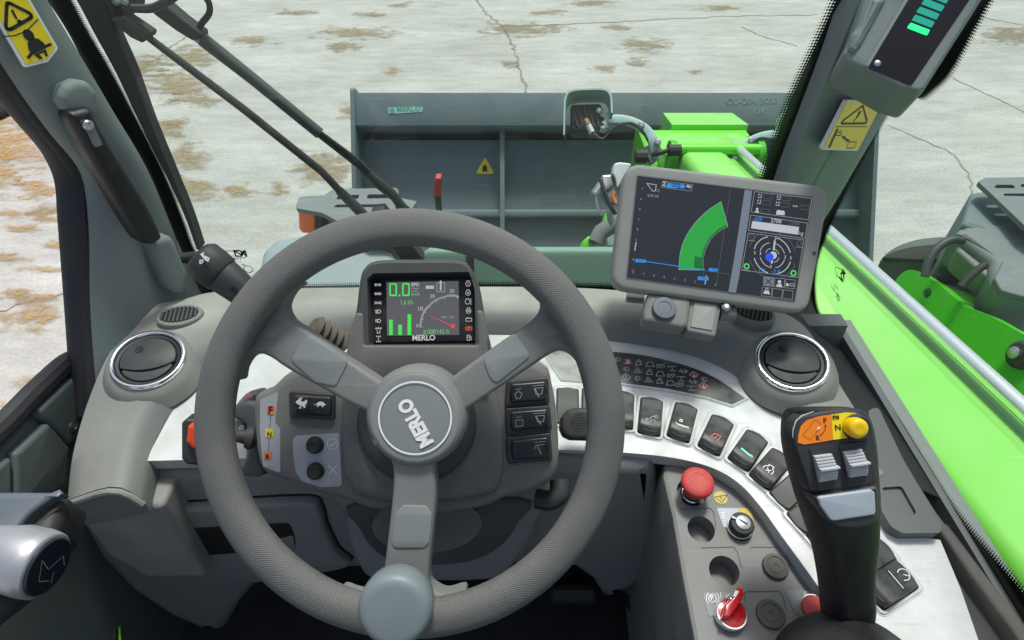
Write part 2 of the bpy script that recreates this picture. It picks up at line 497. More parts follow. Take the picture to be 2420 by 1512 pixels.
EM = dict(
    scr=emis('screen_dark', (0.030, 0.033, 0.040), 0.5),
    lcd=emis('lcd_grey', (0.085, 0.085, 0.092), 0.8),
    seg=emis('lcd_green', (0.05, 0.62, 0.06), 0.9),
    segd=emis('lcd_green_dim', (0.10, 0.50, 0.12), 0.75),
    wht=emis('lcd_white', (0.50, 0.52, 0.55), 0.62),
    wdim=emis('lcd_white_dim', (0.30, 0.31, 0.33), 0.7),
    wdim2=emis('icon_glow', (0.55, 0.56, 0.56), 0.55),  # glow added so display icons and maker lettering read in the shade
    line=emis('lcd_line', (0.12, 0.125, 0.135), 0.7),
    red=emis('lcd_red', (0.70, 0.05, 0.05), 0.8),
    blue=emis('lcd_blue', (0.02, 0.20, 0.55), 0.9),
    dblue=emis('lcd_deep_blue', (0.02, 0.06, 0.55), 1.0),
    grn=emis('lcd_area_green', (0.02, 0.27, 0.04), 0.85),
    dgrn=emis('lcd_area_dark_green', (0.012, 0.12, 0.03), 0.8),
    led=emis('led_green', (0.02, 1.0, 0.25), 1.0),
    ledd=emis('led_teal', (0.01, 0.30, 0.22), 0.8),
    bar=emis('lcd_bar', (0.15, 0.18, 0.22), 0.7),
)
def glass_mat(name, tint, gl=0.06):
    m = bpy.data.materials.new(name); m.use_nodes = True
    nt = m.node_tree; nt.nodes.remove(nt.nodes['Principled BSDF'])
    tr = nd(m, 'ShaderNodeBsdfTransparent'); tr.inputs[0].default_value = (*tint, 1)
    g = nd(m, 'ShaderNodeBsdfGlossy'); g.inputs['Roughness'].default_value = 0.02
    fr = nd(m, 'ShaderNodeFresnel'); fr.inputs['IOR'].default_value = 1.42
    ms = nd(m, 'ShaderNodeMixShader')
    nt.links.new(fr.outputs[0], ms.inputs[0]); nt.links.new(tr.outputs[0], ms.inputs[1]); nt.links.new(g.outputs[0], ms.inputs[2])
    tc = nd(m, 'ShaderNodeTexCoord'); nz = nd(m, 'ShaderNodeTexNoise'); nz.inputs['Scale'].default_value = 5; nz.inputs['Detail'].default_value = 8; nz.inputs['Roughness'].default_value = .65
    mp = nd(m, 'ShaderNodeMapping'); mp.inputs['Scale'].default_value = (1, 1, .45); mp.inputs['Rotation'].default_value = (0, .5, 0)
    nt.links.new(tc.outputs['Object'], mp.inputs[0]); nt.links.new(mp.outputs[0], nz.inputs['Vector'])
    mr = nd(m, 'ShaderNodeMapRange'); mr.inputs[1].default_value = .35; mr.inputs[2].default_value = .75; mr.inputs[3].default_value = .003; mr.inputs[4].default_value = .045
    nt.links.new(nz.outputs['Fac'], mr.inputs[0])
    df = nd(m, 'ShaderNodeBsdfTranslucent'); df.inputs[0].default_value = (.62, .70, .66, 1)
    m2 = nd(m, 'ShaderNodeMixShader'); nt.links.new(mr.outputs[0], m2.inputs[0]); nt.links.new(ms.outputs[0], m2.inputs[1]); nt.links.new(df.outputs[0], m2.inputs[2])
    nt.links.new(m2.outputs[0], nt.nodes['Material Output'].inputs[0])
    return m
MT['glass'] = glass_mat('tinted_glass', (0.840, 0.945, 0.898))
def frit_mat():
    """black ceramic print on glass: solid, ending in rows of shrinking dots (uv in metres, v = distance from the free edge)"""
    m = bpy.data.materials.new('black_glass_print'); m.use_nodes = True
    nt = m.node_tree; b = nt.nodes['Principled BSDF']; L = nt.links.new
    b.inputs['Base Color'].default_value = (0.008, 0.009, 0.009, 1); b.inputs['Roughness'].default_value = 0.25
    uv = nd(m, 'ShaderNodeUVMap')
    mp = nd(m, 'ShaderNodeVectorMath', operation='SCALE'); mp.inputs['Scale'].default_value = 280
    L(uv.outputs[0], mp.inputs[0])
    vo = nd(m, 'ShaderNodeTexVoronoi'); vo.voronoi_dimensions = '2D'; vo.inputs['Randomness'].default_value = 0.0; vo.inputs['Scale'].default_value = 1
    L(mp.outputs[0], vo.inputs['Vector'])
    sp = nd(m, 'ShaderNodeSeparateXYZ'); L(uv.outputs[0], sp.inputs[0])
    mr = nd(m, 'ShaderNodeMapRange'); mr.inputs[1].default_value = 0.0; mr.inputs[2].default_value = 0.016; mr.inputs[3].default_value = 0.22; mr.inputs[4].default_value = 0.80
    L(sp.outputs['Y'], mr.inputs[0])
    lt = nd(m, 'ShaderNodeMath', operation='LESS_THAN'); L(vo.outputs['Distance'], lt.inputs[0]); L(mr.outputs[0], lt.inputs[1])
    tr = nd(m, 'ShaderNodeBsdfTransparent'); tr.inputs[0].default_value = (0.97, 1, 0.98, 1)
    ms = nd(m, 'ShaderNodeMixShader')
    L(lt.outputs[0], ms.inputs[0]); L(tr.outputs[0], ms.inputs[1]); L(b.outputs[0], ms.inputs[2])
    L(ms.outputs[0], nt.nodes['Material Output'].inputs[0])
    return m
MT['frit'] = frit_mat()
def grip_mat():
    m = mat('rim_grip', (0.136, 0.141, 0.136), 0.55, dust=(0.20, 0.197, 0.184), damt=0.6, dscale=14)
    nt = m.node_tree; b = nt.nodes['Principled BSDF']; L = nt.links.new
    uv = nd(m, 'ShaderNodeUVMap')
    mp = nd(m, 'ShaderNodeMapping'); mp.inputs['Rotation'].default_value = (0, 0, rad(45)); mp.inputs['Scale'].default_value = (560, 560, 1)
    L(uv.outputs[0], mp.inputs[0])
    vo = nd(m, 'ShaderNodeTexVoronoi'); vo.voronoi_dimensions = '2D'; vo.inputs['Randomness'].default_value = 0.0; vo.inputs['Scale'].default_value = 1
    L(mp.outputs[0], vo.inputs['Vector'])
    mr = nd(m, 'ShaderNodeMapRange'); mr.inputs[1].default_value = 0.1; mr.inputs[2].default_value = 0.6; mr.inputs[3].default_value = 1; mr.inputs[4].default_value = 0
    L(vo.outputs['Distance'], mr.inputs[0])
    bp = nd(m, 'ShaderNodeBump'); bp.inputs['Strength'].default_value = 0.7; bp.inputs['Distance'].default_value = 0.0007
    L(mr.outputs[0], bp.inputs['Height']); L(bp.outputs[0], b.inputs['Normal'])
    # the pits are darker than the raised grain
    src = b.inputs['Base Color'].links[0].from_socket
    mx = nd(m, 'ShaderNodeMix', data_type='RGBA', blend_type='MULTIPLY'); mx.inputs[0].default_value = 1
    m2 = nd(m, 'ShaderNodeMapRange'); m2.inputs[3].default_value = 0.68; m2.inputs[4].default_value = 1.12
    L(mr.outputs[0], m2.inputs[0]); L(src, mx.inputs[6]); L(m2.outputs[0], mx.inputs[7]); L(mx.outputs[2], b.inputs['Base Color'])
    return m
MT['grip'] = grip_mat()
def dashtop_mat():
    # dust with sky reflection painted in: pale on the ledge, fading over the roll (weight in uv.x)
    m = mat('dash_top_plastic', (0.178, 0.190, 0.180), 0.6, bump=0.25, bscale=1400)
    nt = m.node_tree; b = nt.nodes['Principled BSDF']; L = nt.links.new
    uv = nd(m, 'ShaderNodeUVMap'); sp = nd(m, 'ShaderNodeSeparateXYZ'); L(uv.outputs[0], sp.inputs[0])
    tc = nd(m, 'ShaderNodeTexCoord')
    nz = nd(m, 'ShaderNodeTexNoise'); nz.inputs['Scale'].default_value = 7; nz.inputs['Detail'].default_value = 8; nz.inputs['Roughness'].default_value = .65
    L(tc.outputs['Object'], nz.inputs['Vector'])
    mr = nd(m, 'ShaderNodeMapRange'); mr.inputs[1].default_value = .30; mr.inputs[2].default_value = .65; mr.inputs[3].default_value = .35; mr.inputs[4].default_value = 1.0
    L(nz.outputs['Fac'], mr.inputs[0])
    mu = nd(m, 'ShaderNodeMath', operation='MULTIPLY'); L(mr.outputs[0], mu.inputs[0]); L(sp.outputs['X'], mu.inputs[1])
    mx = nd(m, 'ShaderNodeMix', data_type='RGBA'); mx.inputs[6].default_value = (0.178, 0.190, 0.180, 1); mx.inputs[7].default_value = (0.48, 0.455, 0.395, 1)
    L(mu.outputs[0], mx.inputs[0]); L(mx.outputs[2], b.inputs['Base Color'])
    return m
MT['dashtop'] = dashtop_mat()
# ================================================================== THE YARD
def ground_mat():
    m = bpy.data.materials.new('yard_concrete'); m.use_nodes = True
    nt = m.node_tree; b = nt.nodes['Principled BSDF']; L = nt.links.new
    b.inputs['Roughness'].default_value = 0.88
    tc = nd(m, 'ShaderNodeTexCoord')
    def noise(s, d=8, r=0.6, stretch=(1, 1, 1)):
        mp = nd(m, 'ShaderNodeMapping'); mp.inputs['Scale'].default_value = stretch
        L(tc.outputs['Object'], mp.inputs[0])
        n = nd(m, 'ShaderNodeTexNoise'); n.inputs['Scale'].default_value = s; n.inputs['Detail'].default_value = d; n.inputs['Roughness'].default_value = r
        L(mp.outputs[0], n.inputs['Vector']); return n.outputs['Fac']
    def ramp(f, a, c0, c1, bq):
        r = nd(m, 'ShaderNodeValToRGB'); r.color_ramp.elements[0].position = a; r.color_ramp.elements[1].position = bq
        r.color_ramp.elements[0].color = (*c0, 1); r.color_ramp.elements[1].color = (*c1, 1)
        L(f, r.inputs[0]); return r.outputs[0]
    def mix(f, a, c, mode='MIX'):
        x = nd(m, 'ShaderNodeMix', data_type='RGBA', blend_type=mode)
        for k, s in ((0, f), (6, a), (7, c)):
            if hasattr(s, 'is_linked'): L(s, x.inputs[k])
            else: x.inputs[k].default_value = s if k == 0 else (*s, 1)
        return x.outputs[2]
    base = ramp(noise(0.8, 12, 0.68, (.8, 1.6, 1)), 0.34, (0.375, 0.368, 0.338), (0.520, 0.512, 0.478), 0.66)
    base = mix(1.0, base, ramp(noise(5, 9, 0.7, (.6, 1.9, 1)), 0.35, (.84, .84, .83), (1.08, 1.08, 1.08), .65), 'MULTIPLY')
    grain = ramp(noise(45, 6, 0.7), 0.3, (0.80, 0.80, 0.80), (1.10, 1.10, 1.10), 0.72)
    c = mix(1.0, base, grain, 'MULTIPLY')
    straw = ramp(noise(1.3, 12, 0.72, (.8, 1.9, 1)), 0.585, (0, 0, 0), (1, 1, 1), 0.72)
    sm = nd(m, 'ShaderNodeMath', operation='MULTIPLY'); sm.inputs[1].default_value = 0.25
    L(straw, sm.inputs[0])
    c = mix(sm.outputs[0], c, (0.30, 0.255, 0.165))
    fine = ramp(noise(38, 7, 0.8), 0.60, (0, 0, 0), (0.75, 0.75, 0.75), 0.72)
    c = mix(fine, c, (0.20, 0.17, 0.12))
    L(c, b.inputs['Base Color'])
    bp = nd(m, 'ShaderNodeBump'); bp.inputs['Strength'].default_value = 0.4; bp.inputs['Distance'].default_value = 0.006
    L(noise(70, 6, 0.7), bp.inputs['Height']); L(bp.outputs[0], b.inputs['Normal'])
    return m
g = MB(); g.face([(-120, -120, 0), (120, -120, 0), (120, 120, 0), (-120, 120, 0)])
ground = struct(g.build('ground', ground_mat(), sharp=0))

def crack(pts, wd, name='slab_joint'):
    q = [vz(u, v, 0) for u, v in pts]
    q = cat(q, 10)
    rnd = random.Random(len(pts) * 31 + int(pts[0][0]))
    m = MB(); L_, R_ = [], []
    for i, p in enumerate(q):
        t = (q[min(i + 1, len(q) - 1)] - q[max(0, i - 1)]).normalized(); nrm = Vector((-t.y, t.x, 0))
        c = p + nrm * rnd.uniform(-0.6, 0.6) * wd
        ww = wd * rnd.uniform(0.35, 1.0)
        L_.append(Vector((c.x, c.y, 0.003)) + nrm * ww / 2); R_.append(Vector((c.x, c.y, 0.003)) - nrm * ww / 2)
    m.rings([L_, R_], closed=False)
    return m.build(name, MT['joint'], ground, sharp=0, fix=False)
MT['joint'] = mat('joint_dirt', (0.25, 0.23, 0.185), 0.9, var=0.3, dscale=3)
crack([(1128, 0), (1150, 32), (1180, 58), (1200, 85), (1215, 115), (1228, 170), (1250, 225)], 0.035)
crack([(1182, 62), (1300, 59), (1450, 52), (1600, 44), (1760, 38), (1935, 35)], 0.032)
crack([(2097, 295), (2202, 341), (2248, 362), (2290, 415), (2296, 460)], 0.016)
crack([(2225, 172), (2307, 211), (2360, 235), (2425, 268)], 0.016)
crack([(1752, 63), (1800, 85), (1886, 109)], 0.02)
crack([(480, 62), (420, 100), (380, 130), (300, 190)], 0.03)
crack([(0, 738), (60, 715), (160, 690)], 0.02)
crack([(2250, 28), (2340, 45), (2420, 60)], 0.03)

def straw_mat():
    m = bpy.data.materials.new('straw_and_muck'); m.use_nodes = True
    nt = m.node_tree; b = nt.nodes['Principled BSDF']; L = nt.links.new
    b.inputs['Roughness'].default_value = 0.9
    tc = nd(m, 'ShaderNodeTexCoord'); uv = nd(m, 'ShaderNodeUVMap')
    n = nd(m, 'ShaderNodeTexNoise'); n.inputs['Scale'].default_value = 7; n.inputs['Detail'].default_value = 9; n.inputs['Roughness'].default_value = 0.7
    L(tc.outputs['Object'], n.inputs['Vector'])
    n2 = nd(m, 'ShaderNodeTexNoise'); n2.inputs['Scale'].default_value = 22; n2.inputs['Detail'].default_value = 6; n2.inputs['Roughness'].default_value = 0.75
    L(tc.outputs['Object'], n2.inputs['Vector'])
    sp = nd(m, 'ShaderNodeSeparateXYZ'); L(uv.outputs[0], sp.inputs[0])
    # u = 1 in the middle .. 0 on the rim, v = hue: 0 brown .. 1 orange straw
    mpn = nd(m, 'ShaderNodeMapping'); mpn.inputs['Scale'].default_value = (.75, 1.35, 1); L(tc.outputs['Object'], mpn.inputs[0]); L(mpn.outputs[0], n.inputs['Vector'])
    nr = nd(m, 'ShaderNodeMapRange'); nr.inputs[1].default_value = .30; nr.inputs[2].default_value = .70; L(n.outputs['Fac'], nr.inputs[0])
    a = nd(m, 'ShaderNodeMath', operation='MULTIPLY_ADD'); a.inputs[1].default_value = 0.75; L(sp.outputs['X'], a.inputs[0]); L(nr.outputs[0], a.inputs[2])
    mr = nd(m, 'ShaderNodeMapRange'); mr.inputs[1].default_value = 0.72; mr.inputs[2].default_value = 1.12; mr.inputs[4].default_value = 0.78
    L(a.outputs[0], mr.inputs[0])
    mo = nd(m, 'ShaderNodeMath', operation='MULTIPLY'); L(mr.outputs[0], mo.inputs[0])
    m3 = nd(m, 'ShaderNodeMapRange'); m3.inputs[1].default_value = 0.34; m3.inputs[2].default_value = 0.56; m3.inputs[3].default_value = 0.25; L(n2.outputs['Fac'], m3.inputs[0]); L(m3.outputs[0], mo.inputs[1])
    cr = nd(m, 'ShaderNodeMix', data_type='RGBA'); cr.inputs[6].default_value = (0.235, 0.195, 0.115, 1); cr.inputs[7].default_value = (0.44, 0.275, 0.11, 1)
    L(sp.outputs['Y'], cr.inputs[0])
    c2 = nd(m, 'ShaderNodeMix', data_type='RGBA', blend_type='MULTIPLY'); c2.inputs[0].default_value = 1
    m4 = nd(m, 'ShaderNodeMapRange'); m4.inputs[1].default_value = 0.3; m4.inputs[2].default_value = 0.7; m4.inputs[3].default_value = 0.6; m4.inputs[4].default_value = 1.35; L(n2.outputs['Fac'], m4.inputs[0])
    L(cr.outputs[2], c2.inputs[6]); L(m4.outputs[0], c2.inputs[7]); L(c2.outputs[2], b.inputs['Base Color'])
    tr = nd(m, 'ShaderNodeBsdfTransparent'); ms = nd(m, 'ShaderNodeMixShader')
    L(mo.outputs[0], ms.inputs[0]); L(tr.outputs[0], ms.inputs[1]); L(b.outputs[0], ms.inputs[2]); L(ms.outputs[0], nt.nodes['Material Output'].inputs[0])
    return m
patches = [(946, 12, 30, 8, .25), (875, 35, 42, 7, .1), (848, 79, 100, 16, .35), (812, 111, 48, 13, .2), (1230, 70, 110, 20, .1), (1459, 65, 38, 10, .2),
    (1522, 107, 62, 21, .15), (1428, 163, 36, 12, .3), (1508, 148, 30, 14, .25), (1203, 151, 26, 12, .15), (927, 169, 22, 12, .6), (823, 262, 26, 26, .35),
    (450, 134, 80, 30, .25), (337, 158, 60, 30, .3), (418, 200, 85, 42, .4), (453, 236, 70, 18, .35), (401, 316, 45, 22, .35), (436, 376, 66, 36, .4),
    (464, 447, 75, 30, .5), (559, 454, 45, 20, .45), (657, 443, 24, 24, .45), (773, 397, 85, 42, .3), (600, 97, 50, 14, .25), (1400, 8, 60, 9, .1),
    (2390, 85, 80, 26, .05), (2010, 130, 40, 8, .3), (1300, 30, 40, 8, .2), (700, 30, 50, 8, .2), (1700, 20, 60, 8, .1), (420, 290, 40, 14, .4), (1640, 170, 24, 6, .2),
    (30, 330, 110, 90, 1.0), (0, 400, 50, 70, 1.0), (91, 447, 55, 32, .85), (105, 500, 60, 14, .4), (70, 750, 70, 42, .7), (90, 703, 120, 12, .7), (150, 575, 45, 18, .8),
    (30, 500, 40, 16, .8), (20, 610, 60, 14, .6), (110, 640, 60, 10, .7), (90, 900, 70, 22, .7), (10, 960, 30, 18, .8), (60, 540, 60, 12, .7), (130, 520, 50, 10, .8), (40, 690, 60, 12, .6)]
pm = MB()
for (u, v, rx, ry, hue) in patches:
    N, K = 20, 5
    rx *= 1.45; ry *= 1.35
    c = vz(u, v, 0)
    i0 = len(pm.v)
    rr = []
    for k in range(1, K + 1):
        f = k / K
        ring = []
        for j in range(N):
            p = vz(u + rx * f * math.cos(2 * math.pi * j / N), v + ry * f * math.sin(2 * math.pi * j / N), 0.0)
            ring.append(Vector((p.x, p.y, 0.0065 + 0.0003 * (len(pm.v) % 37) / 37)))
        rr.append(ring)
    ci = pm.add([(c.x, c.y, 0.007)]); pm.uv[ci] = (1, hue)
    b0 = len(pm.v)
    for k, ring in enumerate(rr):
        bi = pm.add(ring)
        for j in range(N): pm.uv[bi + j] = (1 - (k + 1) / K, hue)
    for j in range(N): pm.f.append((ci, b0 + j, b0 + (j + 1) % N))
    for k in range(K - 1):
        for j in range(N):
            a, b2 = b0 + k * N, b0 + (k + 1) * N
            pm.f.append((a + j, b2 + j, b2 + (j + 1) % N, a + (j + 1) % N))
so_ = pm.build('straw_litter', straw_mat(), sharp=0, fix=False)
so_['kind'] = 'stuff'; so_['label'] = 'loose orange straw and brown muck trodden onto the concrete yard'; so_['category'] = 'straw'

# plastic sheeting at the far left edge of the yard
t = thing('plastic_sheet', 'blue and white plastic sheet lying on the yard beyond the open door', 'plastic sheet', vz(5, 250, 0))
m = MB()
gx = [[vz(-170 + 36 * i, 205 + 14 * j, 0) + Vector((0, 0, 0.05 + 0.10 * random.random() + 0.18 * math.sin(j * 0.9) ** 2)) for i in range(6)] for j in range(6)]
m.rings(gx, closed=False); m.build('white_sheet', MT['wplas'], t, sharp=60)
m = MB(); m.tube([vz(-150, 300, 0) + Vector((0, 0, .06)), vz(-20, 292, 0) + Vector((0, 0, .06)), vz(34, 262, 0) + Vector((0, 0, .06)), vz(40, 236, 0) + Vector((0, 0, .06))], 0.06, 8)
m.build('black_edge', MT['rubber'], t)
m = MB(); m.rings([[q + Vector((0, 0, .03)) for q in gx[0]], [q + Vector((0, 0, .16)) for q in gx[1]]], closed=False)
m.build('blue_stripe', mat('blue_film', (0.05, 0.12, 0.45), 0.4), t)

# ================================================================== THE BUCKET
TB = rad(36)
PBK = Pl(cam(1200, 219, 2.93), (0, -math.cos(TB), math.sin(TB)))
def bl2(u, v, h=0): return PBK.l(u, v, h)
bx0, bx1 = bl2(837, 400)[0], bl2(2066, 400)[0]
yt, yl, yb = bl2(1200, 218)[1], bl2(1200, 297)[1], bl2(1200, 297)[1] - 1.02
bk = thing('bucket', 'wide dark grey loader bucket resting on the yard in front of the machine', 'bucket', PBK.p((bx0 + bx1) / 2, yb, -.2))
def brect(x0, x1, y0, y1): return [(x0, y0), (x1, y0), (x1, y1), (x0, y1)]
m = MB(); m.prism(PBK, brect(bx0, bx1, yl, yt), -.42, 0, .006, 2, bottom=True); m.build('top_beam', MT['bucket'], bk)
HP = -.13
m = MB(); m.prism(PBK, brect(bx0, bx1, yb, bl2(1200, 331, HP)[1]), HP - .28, HP, 0, bottom=True); m.build('back_plate', MT['bucket'], bk, sharp=30)
m = MB(); m.prism(PBK, brect(bx0, bx1, yb, yl + .05), -.44, -.40, 0, bottom=True); m.build('channel_plate', MT['bucket'], bk, sharp=30)
yr = bl2(1300, 501, HP)[1]
m = MB(); m.prism(PBK, brect(bx0 + .01, bx1 - .01, yr - .03, yr + .008), HP, HP + .05, .012, 3); m.build('lower_ridge', MT['bucket'], bk)
xr = bl2(1187, 400, HP + .06)[0]
for x in (xr, bx0 + bx1 - xr):
    m = MB(); m.prism(PBK, brect(x - .011, x + .011, yb + .05, yl), HP, HP + .075, .002, 2); m.build('rib', MT['bucket'], bk)
for x in (bx0, bx1):
    pl = Pl(PBK.o + PBK.x * x, PBK.x, PBK.n)
    sg = 1 if pl.y.dot(PBK.y) > 0 else -1
    m = MB(); m.prism(pl, fillet([(a_, sg * b_) for a_, b_ in ((.012, yt + .022), (-.10, yt + .022), (-.75, yt - .55), (-.80, yb - .02), (.0, yb), (.012, yl - .1))], .02), -.010, .010, .002, 2, bottom=True); m.build('side_plate', MT['bucket'], bk)
m = MB(); m.prism(PBK, brect(bx0, bx1, yb, yb + .02), -.80, HP, 0, bottom=True); m.build('floor_plate', MT['bucket'], bk, sharp=30)
pb = PBK; pp = PBK.off(HP)
c2 = crop(800, 0, 2.6889)
m = MB(); m.prism(pb, fillet([pb.l(*c2(458, 722)), pb.l(*c2(690, 716)), pb.l(*c2(688, 752)), pb.l(*c2(458, 766))], .006), 0, .002); lab = m.build('maker_plate', mat('plate_mint', (0.36, 0.60, 0.50), 0.45), bk)
m = MB(); put_text(m, pb, 'MERLO', pb.l(*c2(518, 752)), pb.l(*c2(680, 745)), 0.9, .003, .03); m.build('lettering', mat('plate_teal', (0.12, 0.36, 0.30), 0.5), lab)
m = MB(); m.flat(pb, circ(.014, 12, *pb.l(*c2(484, 744))), .003); m.build('logo_mark', bpy.data.materials['plate_teal'], lab)
m = MB(); m.prism(pp, fillet([pp.l(*c2(1110, 1054)), pp.l(*c2(1046, 1167)), pp.l(*c2(1172, 1168))], .008), 0, .002); wt = m.build('warning_triangle', MT['stick'], bk)
m = MB(); m.flat(pp, circ(.012, 10, *pp.l(*c2(1108, 1132)), ry=.016), .003); m.build('flame_symbol', MT['ink'], wt)
m = MB(); m.flat(pp, [pp.l(*c2(1102, 1124)), pp.l(*c2(1114, 1124)), pp.l(*c2(1110, 1100))], .0034); m.build('flame_tip', MT['ink'], wt, sharp=0)
m = MB(); m.stroke(pp, [pp.l(*c2(1092, 1150)), pp.l(*c2(1128, 1150))], .005, .003); m.build('base_line', MT['ink'], wt, sharp=0)
c3 = crop(1660, 0, 2.6889)
MT['chalk'] = mat('chalk', (0.26, 0.32, 0.33), 0.9)
m = MB(); put_text(m, pb, 'CU-204/3053', pb.l(*c3(418, 700)), pb.l(*c3(765, 692)), .95, .003, 0); m.build('chalk_writing', MT['chalk'], bk, sharp=0, fix=False)
m = MB(); put_text(m, pb, 'UK', pb.l(*c3(606, 768)), pb.l(*c3(688, 764)), .9, .003, 0); m.build('chalk_writing', MT['chalk'], bk, sharp=0, fix=False)

# red topped locking lever standing behind the bucket
b0 = vy(1034, 505, 2.35)
lv = thing('locking_lever', 'black upright lever with red plastic cap in front of the bucket back', 'lever', b0 - Vector((0, 0, .30)))
m = MB(); a0, a1 = vy(1034, 462, 2.35), vy(1040, 520, 2.35)
m.box((a0 + a1) / 2 - Vector((0, 0, .12)), (.026, 0, 0), (0, .02, 0), (0, 0, .36), .004); m.build('stem', MT['wblack'], lv)
b1 = (a0 + a1) / 2 - Vector((0, 0, .27))
m = MB(); m.box(b1 + Vector((0, .13, 0)), (.05, 0, 0), (0, .30, 0), (0, 0, .03), .004); m.build('mount_bracket', MT['bucket'], lv)
pl = Pl((0, 2.335, 0), (0, -1, 0))
m = MB(); m.prism(pl, fillet([pl.l(1029, 418), pl.l(1043, 418), pl.l(1042, 462), pl.l(1024, 460), pl.l(1026, 434)], .008), -.03, .012, .004, bottom=True); m.build('red_cap', MT['red'], lv)

# ================================================================== BOOM AND CARRIAGE
def bz(y): return 1.404 - 0.162 * y          # top line of the boom
sl_n = Vector((0, .162, 1)).normalized()
bm_ = thing('telescopic_boom', 'bright green telescopic boom beside the cab, sloping down to the bucket', 'boom', (.73, 1.2, 0.75))
m = MB()
prof = [(.600, -.36), (.600, -.03), (.606, -.010), (.622, 0), (.735, 0), (.752, -.006), (.768, -.022), (.80, -.026), (.835, -.026), (.852, -.034), (.86, -.05), (.86, -.36)]
m.rings([[Vector((x, y, bz(y) + h)) for x, h in prof] for y in (-1.2, 0.2, .9, 1.5, 2.12)], closed=True, cap0=True, cap1=True)
m.build('boom_tube', MT['boom'], bm_, sharp=50)
m = MB()
prof2 = [(.555, -.34), (.555, -.022), (.575, -.012), (.90, -.012), (.922, -.022), (.925, -.34)]
m.rings([[Vector((x, y, bz(y) + h)) for x, h in prof2] for y in (2.135, 2.40)], closed=True, cap0=True, cap1=True)
m.build('inner_tube', MT['boom'], bm_, sharp=50)
m = MB(); m.tube([(.805, y, bz(y) + .005) for y in (-1.2, 0, 1.1, 2.16)], .0155, 14); m.build('chrome_pipe', MT['pipe'], bm_, sharp=60)
m = MB(); m.tube([(.57, 2.115, bz(2.115) + .004), (.88, 2.115, bz(2.115) + .004)], .020, 12); m.build('collar_tube', MT['green'], bm_)
for x in (.575, .885):
    pl = Pl((x, 0, 0), (1, 0, 0), (0, 1, 0))
    m = MB(); m.prism(pl, circ(.05, 20, 2.13, bz(2.13) - .02), -.012, .012, .003, bottom=True); m.build('pivot_boss', MT['dgreen'], bm_)
for (u, v) in ((2415, 850),):
    p = vx(u, v, .985)
cg = thing('boom_carriage', 'bright green boom head carriage with ledges behind the bucket', 'carriage', (.70, 2.5, .5))
m = MB(); m.wbox(.545, .955, 2.40, 2.475, .50, .985, .008); m.build('ledge', MT['green'], cg)
m = MB()
A = [(.648, 2.478), (.958, 2.478), (.975, 2.74), (.668, 2.74)]
m.rings([[Vector((x, y, .60)) for x, y in A], [Vector((x, y, 1.003 - (y - 2.48) * .215)) for x, y in A]], True, True, True); m.build('hopper_plate', MT['boom'], cg, sharp=20)
m = MB(); m.wbox(.525, .555, 2.20, 2.60, .40, .965, .008); m.build('left_cheek', MT['green'], cg)
m = MB(); m.wbox(.925, .955, 2.20, 2.60, .40, .965, .008); m.build('right_cheek', MT['green'], cg)
c3b = crop(1380, 200, 3.4362)
# curved lower link seen left of the monitor
pl = Pl((.45, 2.2, .7), -F)
m = MB(); m.prism(pl, [pl.l(*c3b(*q)) for q in ((510, 1080), (470, 1120), (440, 1200), (440, 1260), (480, 1235), (520, 1180), (545, 1100))], -.05, 0, .006, bottom=True); m.build('lower_link', MT['green'], cg)
m = MB(); m.prism(pl, [pl.l(*c3b(*q)) for q in ((245, 1445), (275, 1370), (320, 1335), (385, 1440))], -.10, 0, .008, bottom=True); m.build('lug', MT['green'], cg)
m = MB(); m.tube([pl.at(*c3b(*q)) for q in ((380, 1400), (420, 1310), (530, 1240), (640, 1200))], .035, 12); m.build('lift_cylinder', MT['fender'], cg)
# hydraulic coupling block
hb = thing('hydraulic_block', 'white and steel hydraulic coupling block with hoses left of the monitor', 'hydraulic block', cam(*c3b(500, 950), 1.75))
pl = Pl(cam(*c3b(500, 950), 1.75), -F)
def ppoly(pl, conv, pts, r=0):
    q = [pl.l(*conv(*p)) for p in pts]
    return fillet(q, r) if r else q
m = MB(); m.prism(pl, ppoly(pl, c3b, ((535, 715), (580, 703), (690, 715), (640, 800), (580, 900), (560, 930), (545, 850), (520, 800)), .006), -.04, 0, .004, bottom=True); m.build('white_plate', MT['wplas'], hb)
m = MB(); m.prism(pl, ppoly(pl, c3b, ((430, 810), (515, 805), (535, 900), (450, 960), (420, 900)), .006), -.05, -.004, .006, bottom=True); m.build('valve_body', MT['steel'], hb)
m = MB(); m.prism(pl, ppoly(pl, c3b, ((440, 900), (560, 880), (575, 1040), (500, 1060), (440, 980)), .004), -.05, -.012, .003, bottom=True); m.build('manifold', MT['tabd'], hb)
m = MB(); m.tube([pl.at(*c3b(425, 900)), pl.at(*c3b(370, 980))], .014, 10); m.build('coupler', MT['steel'], hb)
m = MB(); m.tube([pl.at(*c3b(420, 860), .01), pl.at(*c3b(450, 960), .015), pl.at(*c3b(490, 1060), .01), pl.at(*c3b(545, 1150), 0)], .006, 8); m.build('hose', MT['wblack'], hb)
m = MB(); m.tube([pl.at(*c3b(378, 1000)), pl.at(*c3b(388, 1050)), pl.at(*c3b(400, 1100)), pl.at(*c3b(430, 1160))], .004, 6); m.build('safety_chain', MT['steel'], hb)
m = MB(); m.tube([pl.at(*c3b(540, 960), .004), pl.at(*c3b(520, 1000), .004), pl.at(*c3b(545, 1060), .004)], .006, 8); m.build('orange_hose', MT['fnr'], hb)
m = MB(); m.prism(pl, ppoly(pl, c3b, ((480, 1100), (540, 1060), (560, 1180), (520, 1240), (495, 1190)), .004), -.04, -.02, .003, bottom=True); m.build('link_plate', MT['hood'], hb)
